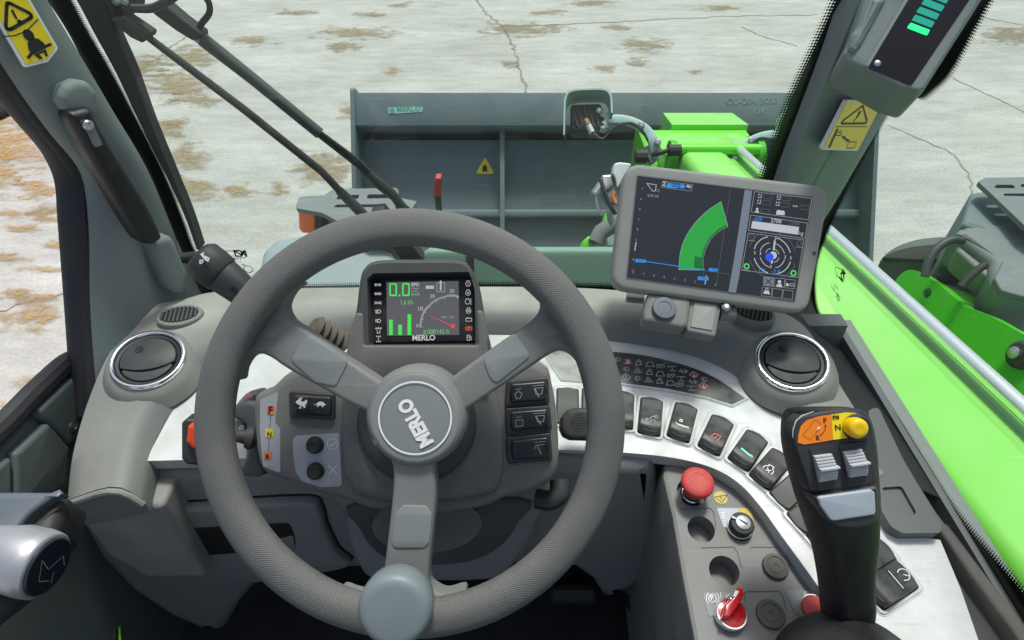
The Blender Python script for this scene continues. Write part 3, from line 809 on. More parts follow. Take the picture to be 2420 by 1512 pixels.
m = MB(); m.prism(pl, ppoly(pl, c3b, ((480, 1350), (545, 1310), (560, 1420), (490, 1420)), .004), -.04, -.02, .003, bottom=True); m.build('base_plate', MT['hood'], hb)

# ---- work lights on curved brackets
def work_light(label, dd, mirror=None):
    def cc(px, py):
        if mirror is None: return c3b(px, py)
        return c3b(mirror[0] - (px - 300) * mirror[2], mirror[1] + (py - 300))
    pl = Pl(cam(*cc(300, 300), dd), (-F + Vector((-.1, 0, .1))).normalized())
    wlx = thing('work_light', label, 'work light', pl.o, 'work lights on the boom head')
    arch = cat([pl.l(*cc(*q)) for q in ((98, 520), (102, 330), (110, 200), (155, 138), (300, 122), (450, 124), (500, 165), (512, 240), (515, 330))], 4)
    m = MB()
    def hh(i): return .035
    o_ = [pl.p(q.x, q.y, .045) for q in arch]; i_ = [pl.p(q.x, q.y, -.055) for q in arch]
    m.rings([i_, o_], closed=False)
    inn = inset([tuple(q) for q in arch], .006)
    cx, cy = pl.l(*cc(300, 330))
    sm_ = [(cx + (q.x - cx) * .93, cy + (q.y - cy) * .93) for q in arch]
    m.rings([o_, [pl.p(a, b, .045) for a, b in sm_], [pl.p(a, b, -.055) for a, b in sm_], i_], closed=False)
    m.build('hood', MT['hoodp'], wlx)
    m = MB(); q = fillet([pl.l(*cc(*p)) for p in ((155, 200), (425, 192), (440, 400), (330, 440), (160, 440))], .014)
    m.prism(pl, q, -.06, -.005, .008, bottom=True); bod = m.build('lamp_body', MT['wblack'], wlx)
    for k in range(6):
        x = 180 + 46 * k
        a, b = pl.l(*cc(x, 215)), pl.l(*cc(x + 40, 400))
        if k == 5: b = pl.l(*cc(x + 10, 300))
        m = MB(); A_, B_ = Vector(a), Vector(b); d = (B_ - A_).normalized(); n_ = Vector((-d.y, d.x)) * .0025
        m.prism(pl, [tuple(A_ - n_), tuple(B_ - n_), tuple(B_ + n_), tuple(A_ + n_)], -.006, .004); m.build('cooling_fin', MT['soft'], bod, sharp=0)
    m = MB(); m.tube([pl.at(*cc(290, 345), .004), pl.at(*cc(315, 385), .012)], .010, 8); m.build('plug', MT['fnr2'], wlx)
    m = MB(); m.tube([pl.at(*cc(312, 385), .014), pl.at(*cc(345, 450), .012)], .009, 8); m.build('connector', MT['wplas'], wlx)
    m = MB(); m.tube(cat([pl.at(*cc(345, 450), .012), pl.at(*cc(430, 505), .01), pl.at(*cc(500, 440), .01), pl.at(*cc(560, 390), .01), pl.at(*cc(680, 370), .01), pl.at(*cc(770, 430), .01), pl.at(*cc(830, 530), 0)], 5), .0045, 7); m.build('cable', MT['wblack'], wlx)
    m = MB(); m.tube(cat([pl.at(*cc(455, 395)), pl.at(*cc(520, 345)), pl.at(*cc(620, 345)), pl.at(*cc(740, 385)), pl.at(*cc(830, 455)), pl.at(*cc(870, 540)), pl.at(*cc(880, 690), -.02)], 5), .017, 8, flat=.5, up=pl.n); m.build('bracket_arm', MT['hoodp'], wlx)
    m = MB(); m.prism(pl, fillet([pl.l(*cc(*p)) for p in ((390, 295), (520, 275), (530, 370), (450, 430), (400, 410), (450, 390), (450, 330))], .006), -.03, .006, .003, bottom=True); m.build('clevis', MT['hoodp'], wlx)
    for q in ((500, 362), (405, 270), (905, 545), (765, 395)):
        if mirror and q[0] < 480: continue
        m = MB(); m.lathe(pl, [(.011, -.012), (.011, .012), (.006, .016)], 8, *pl.l(*cc(*q))); m.build('bolt', MT['steel'], wlx)
    return wlx
MT['hoodp'] = mat('lamp_hood_paint', (0.40, 0.54, 0.50), 0.4, var=.06, dscale=8)
MT['fnr2'] = mat('plug_brown', (0.25, 0.15, 0.09), 0.5)
work_light('left work light with ribbed black back and grey hood on a curved arm', 2.02)
work_light('right work light half hidden behind the windscreen pillar', 2.25, (2170, 430, 1.0))
# black clamp and cable on the carriage
cp = thing('cable_clamp', 'black cable clamp and plug lying across the green boom head', 'cable', cam(*c3b(880, 640), 2.0))
pl = Pl(cam(*c3b(880, 640), 2.0), -F)
m = MB(); m.tube([pl.at(*c3b(715, 655)), pl.at(*c3b(815, 655))], .022, 10); m.build('sensor_body', MT['soft'], cp)
m = MB(); m.tube(cat([pl.at(*c3b(860, 640)), pl.at(*c3b(930, 625), .01), pl.at(*c3b(1005, 600), .01)], 4), .008, 8); m.build('cable', MT['wblack'], cp)
m = MB(); m.tube([pl.at(*c3b(1000, 603), .012), pl.at(*c3b(1105, 603), .012)], .0185, 10); m.build('sleeve', MT['wblack'], cp)
m = MB(); m.prism(pl, ppoly(pl, c3b, ((800, 560), (870, 570), (900, 700), (850, 720), (815, 640)), .006), -.02, .0, .003, bottom=True); m.build('clamp_plate', MT['fender'], cp)

# ================================================================== MUDGUARDS, COWL, CHASSIS
lf = thing('front_mudguard', 'left front mudguard of grey plastic with amber indicator and slots', 'mudguard', vz(800, 500, .5))
pf = Pl((-.4, 1.35, 1.30), (0, -.06, 1))
def P2(pl, pts, r=0, conv=None):
    q = [pl.l(*(conv(*p) if conv else p)) for p in pts]
    return fillet(q, r) if r else q
slots = [P2(pf, ((793, 471), (800, 461), (850, 460), (846, 470)), .006), P2(pf, ((865, 469), (870, 459), (920, 459), (918, 468)), .006), P2(pf, ((788, 490), (794, 483), (914, 482), (914, 489)), .006)]
out = P2(pf, ((698, 491), (706, 464), (768, 461), (785, 447), (941, 443), (945, 560), (870, 560), (762, 503)), .015)
m = MB(); m.holed(pf, out, slots, 0); m.wall(pf, out, -.012, 0)
for s_ in slots: m.wall(pf, s_, -.02, 0, True)
m.build('guard_top', MT['fender'], lf, sharp=30, fix=False)
pv = Pl(vz(735, 530, 1.24), (0, -1, .25))
m = MB(); m.prism(pv, P2(pv, ((704, 497), (742, 498), (744, 553), (714, 551), (706, 541)), .006), -.05, 0, .005, bottom=True); m.build('indicator_lens', MT['amber'], lf)
m = MB(); m.prism(pv, P2(pv, ((742, 498), (765, 505), (765, 546), (744, 553)), .004), -.05, -.004, .004, bottom=True); m.build('lamp_housing', MT['wblack'], lf)
m = MB(); m.prism(Pl(vz(780, 560, 1.2), (0, -1, .3)), [Pl(vz(780, 560, 1.2), (0, -1, .3)).l(*q) for q in ((760, 503), (945, 540), (950, 640), (760, 640))], -.3, -.02, .01, bottom=True); m.build('guard_front', MT['fender'], lf)
cw = thing('front_cowl', 'pale blue grey front cowl panel outside the lower windscreen', 'cowl', (-.25, 1.1, 1.0))
pc = Pl((-.3, 1.10, 1.22), (0, -.35, 1))
m = MB(); m.prism(pc, P2(pc, ((560, 700), (605, 660), (618, 590), (650, 560), (740, 546), (800, 548), (925, 590), (1000, 700)), .03), -.15, 0, .02, bottom=True); m.build('cowl_panel', MT['hood'], cw)
# cross beam
pbm = Pl((0.05, .985, 1.34), (0, -1, .55))
cb = thing('front_cross_beam', 'pale green cross beam outside the foot of the windscreen', 'beam', (.05, 1.0, 1.2))
m = MB(); m.prism(pbm, P2(pbm, ((995, 700), (996, 598), (1010, 589), (1470, 588), (1640, 590), (1640, 720)), .012), -.05, 0, .008, bottom=True); m.build('beam_plate', MT['beam'], cb)
m = MB(); m.prism(pbm, P2(pbm, ((1101, 605), (1120, 605), (1122, 700), (1103, 700))), 0, .003); m.build('rubber_stop', MT['wblack'], cb)

c5r = crop(2180, 400, 3.0237)
rf = thing('front_mudguard', 'right front mudguard with slots at the right edge of view', 'mudguard', vz(2400, 470, .5))
pr = Pl((1.25, 1.4, 1.28), (0, -.06, 1))
slots = [P2(pr, ((918, 212), (940, 186), (1070, 186), (1085, 212)), .006, c5r), P2(pr, ((988, 270), (1000, 252), (1180, 252), (1180, 274)), .006, c5r), P2(pr, ((1118, 204), (1130, 180), (1240, 180), (1240, 204)), .006, c5r)]
out = P2(pr, ((800, 160), (860, 133), (1330, 126), (1330, 600), (1149, 490), (860, 215)), .01, c5r)
m = MB(); m.holed(pr, out, slots, 0); m.wall(pr, out, -.012, 0)
for s_ in slots: m.wall(pr, s_, -.02, 0, True)
m.build('guard_top', MT['fender'], rf, sharp=30, fix=False)
pr2 = pr.off(-.05)
m = MB(); m.prism(pr2, P2(pr2, ((680, 480), (752, 240), (880, 222), (1250, 560), (1100, 600)), .01, c5r), -.25, 0, .012, bottom=True); m.build('guard_side', MT['bucket'], rf)
cow = thing('engine_cowl', 'grey moulded engine side cowl beyond the boom at right', 'cowl', vz(2350, 600, .6))
pe = Pl((1.2, 1.25, 1.22), (-.15, -.15, 1))
m = MB(); m.prism(pe, P2(pe, ((612, 545), (700, 490), (820, 450), (940, 470), (1040, 455), (1300, 520), (1300, 1100), (960, 1015), (905, 910), (900, 760), (640, 560)), .02, c5r), -.10, 0, .02, bottom=True); m.build('cowl_top', MT['fender'], cow)
m = MB(); pe2 = pe.off(-.03); m.prism(pe2, P2(pe2, ((632, 560), (660, 550), (930, 770), (905, 900), (850, 885), (640, 700)), .01, c5r), -.06, .006, .008, bottom=True); m.build('cowl_edge', MT['tabd'], cow)
m = MB(); m.prism(pe, P2(pe, ((985, 770), (1300, 765), (1300, 1090), (970, 1000), (915, 905)), .01, c5r), -.02, .006, .004); m.build('access_cover', MT['fender'], cow)
# unidentified leaf shapes beside the right mudguard
def leaf(label, pts, dark, dd):
    pl = Pl(cam(*c5r(*pts[0]), dd), (-.2, -.25, 1))
    m = MB(); m.prism(pl, [tuple(q) for q in cat([Vector(pl.l(*c5r(*q))) for q in pts], 5, True)], -.10, 0, .02, bottom=True); t = m.build('leaf_plate', MT['leafg'], rf)
    m = MB(); m.prism(pl, [tuple(q) for q in cat([Vector(pl.l(*c5r(*q))) for q in dark], 5, True)], -.05, .002, .003); m.build('leaf_face', MT['tyre'], t)
    return t
MT['leafg'] = mat('leaf_top_dusty', (0.10, 0.115, 0.11), .75, var=.1, dscale=8)
leaf('dusty leaf shape by the right front mudguard, farther one', ((75, 735), (160, 650), (320, 585), (500, 560), (640, 570), (700, 650), (690, 740), (380, 756), (180, 750)), ((85, 735), (220, 675), (400, 645), (640, 645), (690, 735), (400, 752), (200, 748)), 1.75)
leaf('dark leaf shape below the bent black tube at right', ((470, 885), (540, 830), (640, 795), (760, 788), (850, 830), (950, 1000), (720, 950), (560, 910)), ((490, 885), (560, 835), (680, 800), (760, 795), (840, 850), (930, 990), (720, 940), (560, 905)), 1.62)
gb = thing('bent_guard_tube', 'bent black guard tubes in front of the engine cowl', 'tube', cam(*c5r(430, 800), 1.75))
m = MB(); m.tube(cat([cam(*c5r(*q), 1.52) for q in ((690, 610), (600, 605), (500, 660), (430, 760), (400, 880))], 6), .0100, 12); m.build('upper_tube', MT['wgrey'] if 'wgrey' in MT else MT['rubber'], gb)
m = MB(); m.tube(cat([cam(*c5r(*q), 1.45) for q in ((860, 790), (800, 830), (720, 900), (670, 960))], 6), .0088, 12); m.build('lower_tube', MT['rubber'], gb)
ch = thing('chassis_lift_plate', 'green chassis plate with round hole right of the boom', 'plate', vx(2300, 800, 1.0) - Vector((0, 0, .2)))
px = Pl((1.0, 1.0, 1.0), (-1, 0, .35), (0, -1, 0))
hole = circ(.013, 16, *px.l(*c5r(415, 1005)))
out = [tuple(q) for q in cat([Vector(px.l(*c5r(*q))) for q in ((175, 950), (185, 900), (240, 845), (300, 828), (360, 845))], 4)] + P2(px, ((500, 935), (700, 1105), (900, 1180), (1130, 1310), (1420, 1440), (1700, 1700), (1700, 2400), (900, 2300)), 0, c5r)
m = MB(); m.holed(px, out, [hole], 0); m.wall(px, out, -.03, 0); m.wall(px, hole, -.03, 0, True); m.build('plate', MT['dgreen'], ch, sharp=30, fix=False)
m = MB(); m.lathe(px, [(.030, -.02), (.030, .012), (.022, .02)], 20, *px.l(*c5r(1150, 1480))); m.build('pivot_cap', MT['wblack'], ch)
m = MB(); m.lathe(px, [(.013, .02), (.013, .03), (.007, .034)], 12, *px.l(*c5r(1150, 1480))); m.build('pivot_bolt', MT['steel'], ch)
px2 = Pl((1.06, 1.0, 1.06), (-.25, -.1, 1))
m = MB(); m.prism(px2, P2(px2, ((520, 965), (560, 945), (1300, 1150), (1300, 1400), (1149, 1285), (680, 1075)), .01, c5r), -.12, 0, .008, bottom=True); m.build('upper_flange', MT['green'], ch)
m = MB(); m.prism(px2, P2(px2, ((470, 905), (900, 985), (1300, 1080), (1300, 1150), (560, 945)), .004, c5r), -.12, -.006, .004, bottom=True); m.build('edge_strip', MT['bucket'], ch)

# ---- chassis and front wheels carrying it all
chs = thing('machine_chassis', 'dark chassis and front wheels of the machine below the boom', 'chassis', (.42, 1.2, 0))
m = MB(); m.wbox(.02, 1.08, .2, 1.70, .42, .78, .04); m.build('frame', MT['tyre'], chs)
m = MB(); m.tube([(-.35, 1.5, .43), (1.35, 1.5, .43)], .09, 14); m.build('axle', MT['soft'], chs)
for x in (-.45, 1.36):
    pl = Pl((x, 1.5, .43), (1, 0, 0), (0, 1, 0))
    m = MB(); m.lathe(pl, [(.20, -.12), (.26, -.15), (.39, -.15), (.42, -.11), (.42, .11), (.39, .15), (.26, .15), (.20, .12)], 40, cap=True); m.build('tyre', MT['tyre'], chs)
    for k in range(20):
        a_ = 2 * math.pi * k / 20
        c_ = Vector((x, 1.5 + .425 * math.cos(a_), .43 + .425 * math.sin(a_)))
        m = MB(); m.box(c_, (.13, .0, 0), (0, -.045 * math.sin(a_), .045 * math.cos(a_)), (0, .03 * math.cos(a_), .03 * math.sin(a_)), .004); m.build('tread_lug', MT['tyre'], chs)
# ================================================================== THE CAB SHELL
c1 = crop(0, 0, 2.6889); c4 = crop(0, 500, 2.6889); c6 = crop(1660, 500, 2.6889); c5 = crop(800, 500, 2.6889)
cbl = crop(0, 1040, 2.6889); cb2 = crop(800, 1040, 2.6889); cbr = crop(1660, 1040, 2.6889); c6l = crop(0, 880, 3.2864)
cab = thing('cab_body', 'grey cab shell with floor and walls enclosing the driver', 'cab', (0, 0, .85))
YW = .83
m = MB(); m.wbox(-.64, .58, -1.0, .80, .84, .86); m.build('cab_floor', MT['carpet'], cab, sharp=0)
m = MB(); m.wbox(-.62, .55, .79, .82, .86, 1.375); m.build('front_bulkhead', MT['knee'], cab, sharp=0)
m = MB(); m.wbox(.555, .585, -1.0, .84, .86, 1.345); m.build('right_side_panel', MT['knee'], cab, sharp=0)
m = MB(); m.wbox(-.36, .28, -.62, .02, .86, 1.12, .05); m.build('unseen_seat_box', MT['carpet'], cab)  # unseen seat base, added and sized for the light entering the footwell

# ---- windscreen
ws = thing('windscreen', 'tinted front windscreen with black dotted edge print', 'windscreen', (-.08, YW, 1.38))
pw = Pl((0, YW, 1.4), (0, -1, 0))
m = MB(); m.face([(-.60, YW, 1.36), (.45, YW, 1.36), (.45, YW, 2.7), (-.60, YW, 2.7)]); m.build('glass_pane', MT['glass'], ws, sharp=0)
def frit(parent, mk, free, solid, n=8, name='edge_print', vs=1.0):
    """free edge polyline (dots) and solid edge polyline, picture coordinates; mk maps to the glass"""
    A = cat([mk(*q) for q in free], n); B = cat([mk(*q) for q in solid], n)
    m = MB(); ln = 0
    rows = [[] for _ in range(4)]
    for i in range(len(A)):
        if i: ln += (A[i] - A[i - 1]).length
        wd = (B[i] - A[i]).length
        for k, dist in enumerate((0, .018, .5, 1)):
            if k == 1: f = min(.5, .018 / wd)
            else: f = dist
            rows[k].append((A[i].lerp(B[i], f), (ln * (1 + (vs - 1) * .4), f * wd * vs)))
    base = []
    for r in rows:
        b0 = m.add([p for p, _ in r]); base.append(b0)
        for i, (_, uvv) in enumerate(r): m.uv[b0 + i] = uvv
    for k in range(3):
        for i in range(len(A) - 1):
            m.f.append((base[k] + i, base[k] + i + 1, base[k + 1] + i + 1, base[k + 1] + i))
    return m.build(name, MT['frit'], parent, sharp=0, fix=False)
gw = lambda u, v: vy(u, v, YW - .002)
frit(ws, gw, [(138, -60), (176, 0), (216, 75), (272, 172), (328, 278), (390, 400), (437, 515), (466, 592), (520, 680)],
     [(60, -60), (110, 0), (160, 75), (210, 172), (270, 278), (345, 400), (395, 515), (430, 600), (470, 715)], vs=2.0)
frit(ws, gw, [(500, 672), (700, 669), (1000, 664), (1300, 664), (1500, 668), (1760, 672)], [(500, 715), (700, 712), (1000, 712), (1300, 712), (1500, 712), (1760, 715)])
frit(ws, gw, [(1990, -60), (1958, 0), (1925, 75), (1860, 215), (1825, 305), (1792, 404), (1750, 540), (1720, 690)], [(2045, -60), (2010, 0), (1980, 75), (1910, 215), (1872, 305), (1836, 420), (1795, 545), (1770, 690)])
# maker's stamp printed in the lower left corner of the glass
def stamp(parent, mk_pl, conv, pts, name='glass_stamp'):
    m = MB(); pl = mk_pl
    a, b, logo = pts
    L_ = lambda q: pl.l(*conv(*q))
    x0, y0 = L_(logo); s = .0085
    for q in ([(-1, -.6), (-1, .6), (0, -.2), (1, .6), (1, -.6)], [(-1, .6), (0, .6), (1, -.6)], [(-1, -.6), (0, -.6), (1, .6)]):
        m.stroke(pl, [(x0 + dx * s, y0 + dy * s) for dx, dy in q], .0026, .001)
    return m
m = stamp(ws, pw, c4, (None, None, (1617, 356)))
for (y, x0, x1, t_) in ((374, 1510, 1580, 'MERLO'), (395, 1545, 1625, 'VSG 1'), (412, 1570, 1632, 'AS2 43R'), (434, 1632, 1652, 'III')):
    put_text(m, pw, t_, pw.l(*c4(x0, y)), pw.l(*c4(x1, y)), .8, .003, 0)
m.stroke(pw, [(q[0], q[1]) for q in circ(.0068, 14, *pw.l(*c4(1672, 457)))], .0012, .003, True)
m.stroke(pw, fillet([pw.l(*c4(*q)) for q in ((1500, 335), (1662, 335), (1655, 380), (1500, 385))], .004), .0012, .003, True)
st_ = m.build('glass_stamp', MT['ink'], ws, sharp=0, fix=False); st_['kind'] = 'stuff'

# ---- right side window
sw = thing('side_window', 'right hand side window with black dotted edge print', 'side window', (.57, .2, 1.36))
m = MB(); m.face([(.566, 1.02, 1.345), (.566, -.9, 1.345), (.566, -.9, 2.7), (.566, 1.02, 2.7)]); m.build('glass_pane', MT['glass'], sw, sharp=0)
gs = lambda u, v: vx(u, v, .564)
frit(sw, gs, [(2460, -150), (2353, 0), (2258, 169), (2213, 218), (2180, 238), (2142, 214), (2118, 246), (2061, 345), (1989, 485), (1952, 571), (1935, 625), (1931, 684), (1942, 740), (1991, 800), (2061, 895), (2125, 983), (2188, 1081), (2272, 1208), (2420, 1380), (2520, 1500)],
     [(2400, -160), (2300, -10), (2180, 120), (2150, 160), (2120, 180), (2090, 200), (2070, 246), (2020, 345), (1945, 485), (1905, 571), (1885, 625), (1875, 700), (1885, 770), (1915, 850), (1985, 960), (2050, 1050), (2115, 1150), (2200, 1280), (2360, 1480), (2460, 1600)], n=10)
ps = Pl((.563, .6, 1.5), (-1, 0, 0), (0, -1, 0))
c6s = c6
m = MB()
x0, y0 = ps.l(*c6s(1202, 505))
for q in ([(-.6, -1), (.6, -1), (-.6, 0), (.6, 1), (-.6, 1)], [(.6, -1), (.6, 0), (-.6, 1)]):
    m.stroke(ps, [(x0 + dx * .010, y0 + dy * .008) for dx, dy in q], .003, .001)
for (a, b, t_) in (((1165, 530), (1180, 470), 'MERLO'), ((1178, 590), (1150, 560), 'VSG'), ((1180, 640), (1130, 570), '43R 0052'), ((1190, 660), (1176, 625), 'III')):
    put_text(m, ps, t_, ps.l(*c6s(*a)), ps.l(*c6s(*b)), .8, .001, 0)
m.stroke(ps, fillet([ps.l(*c6s(*q)) for q in ((1150, 448), (1190, 462), (1222, 520), (1210, 555), (1160, 500))], .004), .0012, .001, True)
st_ = m.build('glass_stamp', MT['ink'], sw, sharp=0, fix=False); st_['kind'] = 'stuff'

# ---- left windscreen pillar
def pillar(name, label, rowsA, rowsB, mkA, mkB, bulge, n=4, mats=('trim',)):
    t = thing(name, label, 'pillar', (mkA(*rowsA[-2]) + mkB(*rowsB[-2])) / 2 - Vector((0, 0, .3)))
    A = cat([mkA(*q) for q in rowsA], n); B = cat([mkB(*q) for q in rowsB], n)
    m = MB(); rr = []
    for a, b in zip(A, B):
        mid = (a + b) / 2
        out = (CAM - mid); out.z = 0; ax = (b - a).normalized(); out = (out - ax * out.dot(ax)).normalized()
        row = [a - out * .03]
        for k in range(9):
            f = k / 8
            row.append(a.lerp(b, f) + out * bulge * (1 - (2 * f - 1) ** 4) ** .6)
        row.append(b - out * .03)
        rr.append(row)
    m.rings(rr, closed=False); m.build('pillar_trim', MT['trim'], t, sharp=50, fix=False)
    return t, A, B
lp, LA, LB = pillar('windscreen_pillar', 'left grey windscreen pillar with black grab handle and seat belt sticker',
    [(20, -200), (75, -80), (112, 0), (206, 158), (270, 267), (345, 394), (403, 530), (436, 615), (480, 700), (520, 770)],
    [(-200, -100), (-60, 40), (-10, 125), (70, 243), (127, 323), (193, 415), (210, 530), (217, 700), (229, 890), (240, 1010)],
    lambda u, v: vy(u, v, .80), lambda u, v: vx(u, v, -.56), .012)
def pl3(a, b, c, off):
    n = (b - a).cross(c - a).normalized()
    if n.dot(CAM - a) < 0: n = -n
    return Pl(a + n * off, n)
pls = pl3(vy(206, 158, .80), vy(345, 394, .80), vx(127, 323, -.56), .014)
pst = pl3(vy(112, 0, .80), vy(206, 158, .80), vx(-10, 125, -.56), .019)
# seat-belt sticker
sk = thing('warning_sticker', 'yellow seat belt warning sticker on the left pillar', 'sticker', pst.at(60, 60))
out = P2(pst, ((-47, -20), (32, -62), (66, -8), (137, 114), (112, 146), (58, 160)), .004)
m = MB(); m.prism(pst, out, -.002, .0006); m.build('sticker_border', MT['wprint'], sk, sharp=0)
m = MB(); m.flat(pst, inset(ccw(out), .003), .0011); m.build('sticker_face', MT['stick'], sk, sharp=0)
tri = [c1(40, 12), c1(228, 105), c1(30, 218)]
m = MB(); m.stroke(pst, fillet([pst.l(*q) for q in tri], .004), .0036, .0016, True); m.build('warning_triangle', MT['ink'], sk, sharp=0, fix=False)
m = MB(); m.prism(pst, P2(pst, ((66, 70), (80, 62), (112, 125), (102, 130)), .001, c1), .0012, .0018); m.build('exclamation_bar', MT['ink'], sk, sharp=0)
m = MB(); m.flat(pst, circ(.0028, 10, *pst.l(*c1(127, 149))), .0016); m.build('exclamation_dot', MT['ink'], sk, sharp=0)
m = MB(); m.stroke(pst, P2(pst, ((10, 246), (90, 240), (170, 210), (250, 130)), 0, c1), .0012, .0016); m.build('divider_line', MT['ink'], sk, sharp=0, fix=False)
m = MB(); m.flat(pst, circ(.0062, 12, *pst.l(*c1(186, 236))), .0016); m.build('figure_head', MT['ink'], sk, sharp=0)
m = MB(); m.flat(pst, P2(pst, ((178, 290), (205, 255), (250, 258), (290, 290), (300, 320), (215, 352), (186, 340)), .002, c1), .0016); m.build('figure_body', MT['ink'], sk, sharp=0)
m = MB(); m.flat(pst, P2(pst, ((215, 372), (312, 322), (318, 375), (298, 378), (290, 345), (250, 365), (284, 395), (262, 400))), .0016) if False else m.flat(pst, [pst.l(*c1(*q)) for q in ((222, 368), (300, 330), (318, 375), (300, 380), (290, 352), (256, 366), (285, 392), (264, 400))], .0016); m.build('figure_legs', MT['ink'], sk, sharp=0)
m = MB(); m.stroke(pst, P2(pst, ((182, 388), (205, 360), (300, 312), (332, 298)), 0, c1), .0030, .0019); m.build('seat_belt_mark', MT['ink'], sk, sharp=0, fix=False)

# grab handle
gh = thing('grab_handle', 'black plastic grab handle screwed to the left pillar', 'grab handle', pls.at(230, 420))
m = MB(); m.prism(pls, P2(pls, ((112, 225), (128, 198), (160, 184), (190, 188), (212, 215), (216, 268), (160, 292)), .012), -.012, .026, .010, 5); m.build('upper_mount', MT['trim'], gh)
m = MB(); m.prism(pls, P2(pls, ((335, 560), (392, 548), (430, 640), (420, 690), (385, 680)), .015), -.02, .020, .009, 5); m.build('lower_mount', MT['trim'], gh)
ph = pls.off(.030)
m = MB(); m.prism(ph, [tuple(q) for q in cat([Vector(ph.l(*q)) for q in ((153, 272), (175, 258), (206, 254), (218, 272), (240, 316), (290, 398), (340, 480), (372, 545), (374, 562), (355, 574), (332, 572), (313, 552), (280, 500), (240, 430), (190, 345))], 4, True)], -.02, .012, .010, 4, bottom=True); hb_ = m.build('grip_bar', MT['hblack'], gh)
m = MB(); m.prism(ph, [tuple(q) for q in cat([Vector(ph.l(*c1(*q))) for q in ((512, 812), (545, 795), (590, 805), (620, 880), (655, 950), (640, 972), (600, 970), (560, 890))], 3, True)], .0118, .0128); m.build('screw_slot', MT['tabd'], hb_)
m = MB(); m.flat(ph, P2(ph, ((512, 805), (580, 790), (600, 850), (530, 860)), .003, c1), .0132); m.build('screw_recess', MT['cavity'], hb_, sharp=0)
m = MB(); m.lathe(ph, [(.0062, .012), (.0062, .016), (.0045, .0175), (.002, .0165)], 14, *ph.l(*c1(556, 832))); m.build('screw', MT['steel'], hb_)
# pillar lamp button
p0 = vy(434, 612, .775)
bt = thing('pillar_stop', 'small black rubber stop beside the windscreen foot', 'rubber stop', p0)
m = MB(); m.tube([p0 + Vector((-.012, -.006, .004)), p0 + Vector((.014, .01, -.002))], [.0085, .0075], 12); m.build('rubber_stop', MT['soft'], bt)
m = MB(); m.tube([p0 + Vector((.014, .01, -.002)), p0 + Vector((.03, .03, -.004))], .005, 8); m.build('stop_stem', MT['rubber'], bt)

# outer black pillar body seen through the glass
op = thing('outer_pillar_seal', 'dark outer seal strip along the left windscreen edge', 'seal', vy(440, 560, .87))
m = MB()
A = cat([vy(u, v, .862) for u, v in ((140, -60), (181, 0), (221, 75), (274, 172), (330, 290), (395, 420), (436, 510), (465, 590))], 6)
B = cat([vy(u, v, .862) for u, v in ((215, -60), (243, 0), (270, 75), (313, 172), (356, 290), (410, 420), (447, 510), (474, 590))], 6)
m.rings([[p + Vector((0, .02, 0)) for p in A], A, B, [p + Vector((0, .02, 0)) for p in B]], closed=False)
m.build('seal_strip', MT['wblack'], op, sharp=40, fix=False)
gp = thing('green_frame_edge', 'bright green painted frame edge below the left windscreen corner', 'frame', vz(492, 690, 1.40))
m = MB(); m.prism(Pl(vy(490, 670, .79), -F), P2(Pl(vy(490, 670, .79), -F), ((455, 628), (462, 620), (540, 705), (520, 712))), -.012, 0, .002, bottom=True); m.build('painted_edge', MT['green'], gp)

# ---- door seal and door
ds = thing('door_seal', 'thick black rubber seal round the open left door', 'seal', vx(190, 800, -.575) - Vector((0, 0, .1)))
pts = cat([vx(u, v, -.585) for u, v in ((-260, -60), (-80, 105), (0, 196), (70, 280), (128, 352), (160, 425), (168, 520), (180, 680), (192, 850), (200, 980))], 6)
m = MB(); m.tube(pts, .0125, 10, flat=1.3, up=(1, 0, 0)); m.build('outer_bead', MT['seal'], ds)
pts = cat([vx(u, v, -.572) for u, v in ((-220, -60), (-50, 100), (28, 196), (95, 285), (155, 365), (187, 430), (192, 520), (203, 680), (213, 850), (218, 980))], 6)
m = MB(); m.tube(pts, .010, 10, flat=1.1, up=(1, 0, 0)); m.build('inner_bead', MT['rubber'], ds)

pd = Pl((-.60, .45, 1.35), (1, 0, .02), (0, 1, 0))
dr = thing('cab_door', 'dark green grey lower door panel left of the dashboard', 'door', (-.6, .3, .95))
m = MB(); m.prism(pd, [(q[0], q[1]) for q in P2(pd, ((-200, 1000), (0, 820), (245, 560), (560, 190), (740, 120), (810, 210), (700, 600), (560, 1000), (560, 1500), (-200, 1700)), .01, c6l)] , -.02, 0, .006); m.build('door_skin', MT['door'], dr)
m = MB(); m.prism(pd, P2(pd, ((245, 478), (570, 182), (628, 200), (690, 330), (640, 625), (500, 772), (330, 592), (280, 545)), .008, c6l), 0, .012, .005); d1 = m.build('upper_panel', MT['door'], dr)
m = MB(); m.prism(pd, P2(pd, ((38, 835), (318, 582), (497, 782), (478, 1080), (300, 1200), (40, 1300)), .006, c6l), 0, .014, .006); m.build('pocket_panel', MT['door'], dr)
m = MB(); m.prism(pd, P2(pd, ((-160, 1000), (25, 845), (40, 1300), (-160, 1400)), .006, c6l), 0, .012, .006); m.build('rear_panel', MT['door'], dr)
m = MB(); m.prism(pd, P2(pd, ((635, 205), (735, 112), (790, 165), (760, 300), (700, 320)), .008, c6l), 0, .012, .005); m.build('corner_panel', MT['door'], dr)
for q in ((520, 615), (620, 505)):
    m = MB(); m.lathe(pd, [(.0065, .010), (.0065, .0145), (.004, .016), (.0025, .0145)], 12, *pd.l(*c6l(*q))); m.build('screw', MT['steel'], d1)
m = MB(); m.tube(cat([vx(u, v, -.605) for u, v in ((-120, 1118), (0, 1012), (95, 915), (172, 850), (222, 860))], 5), .014, 10); m.build('sill_bead', MT['seal'], dr)
m = MB(); m.wbox(-.64, -.605, -1.0, .66, .86, 1.345); m.build('lower_skin', MT['door'], dr, sharp=0)

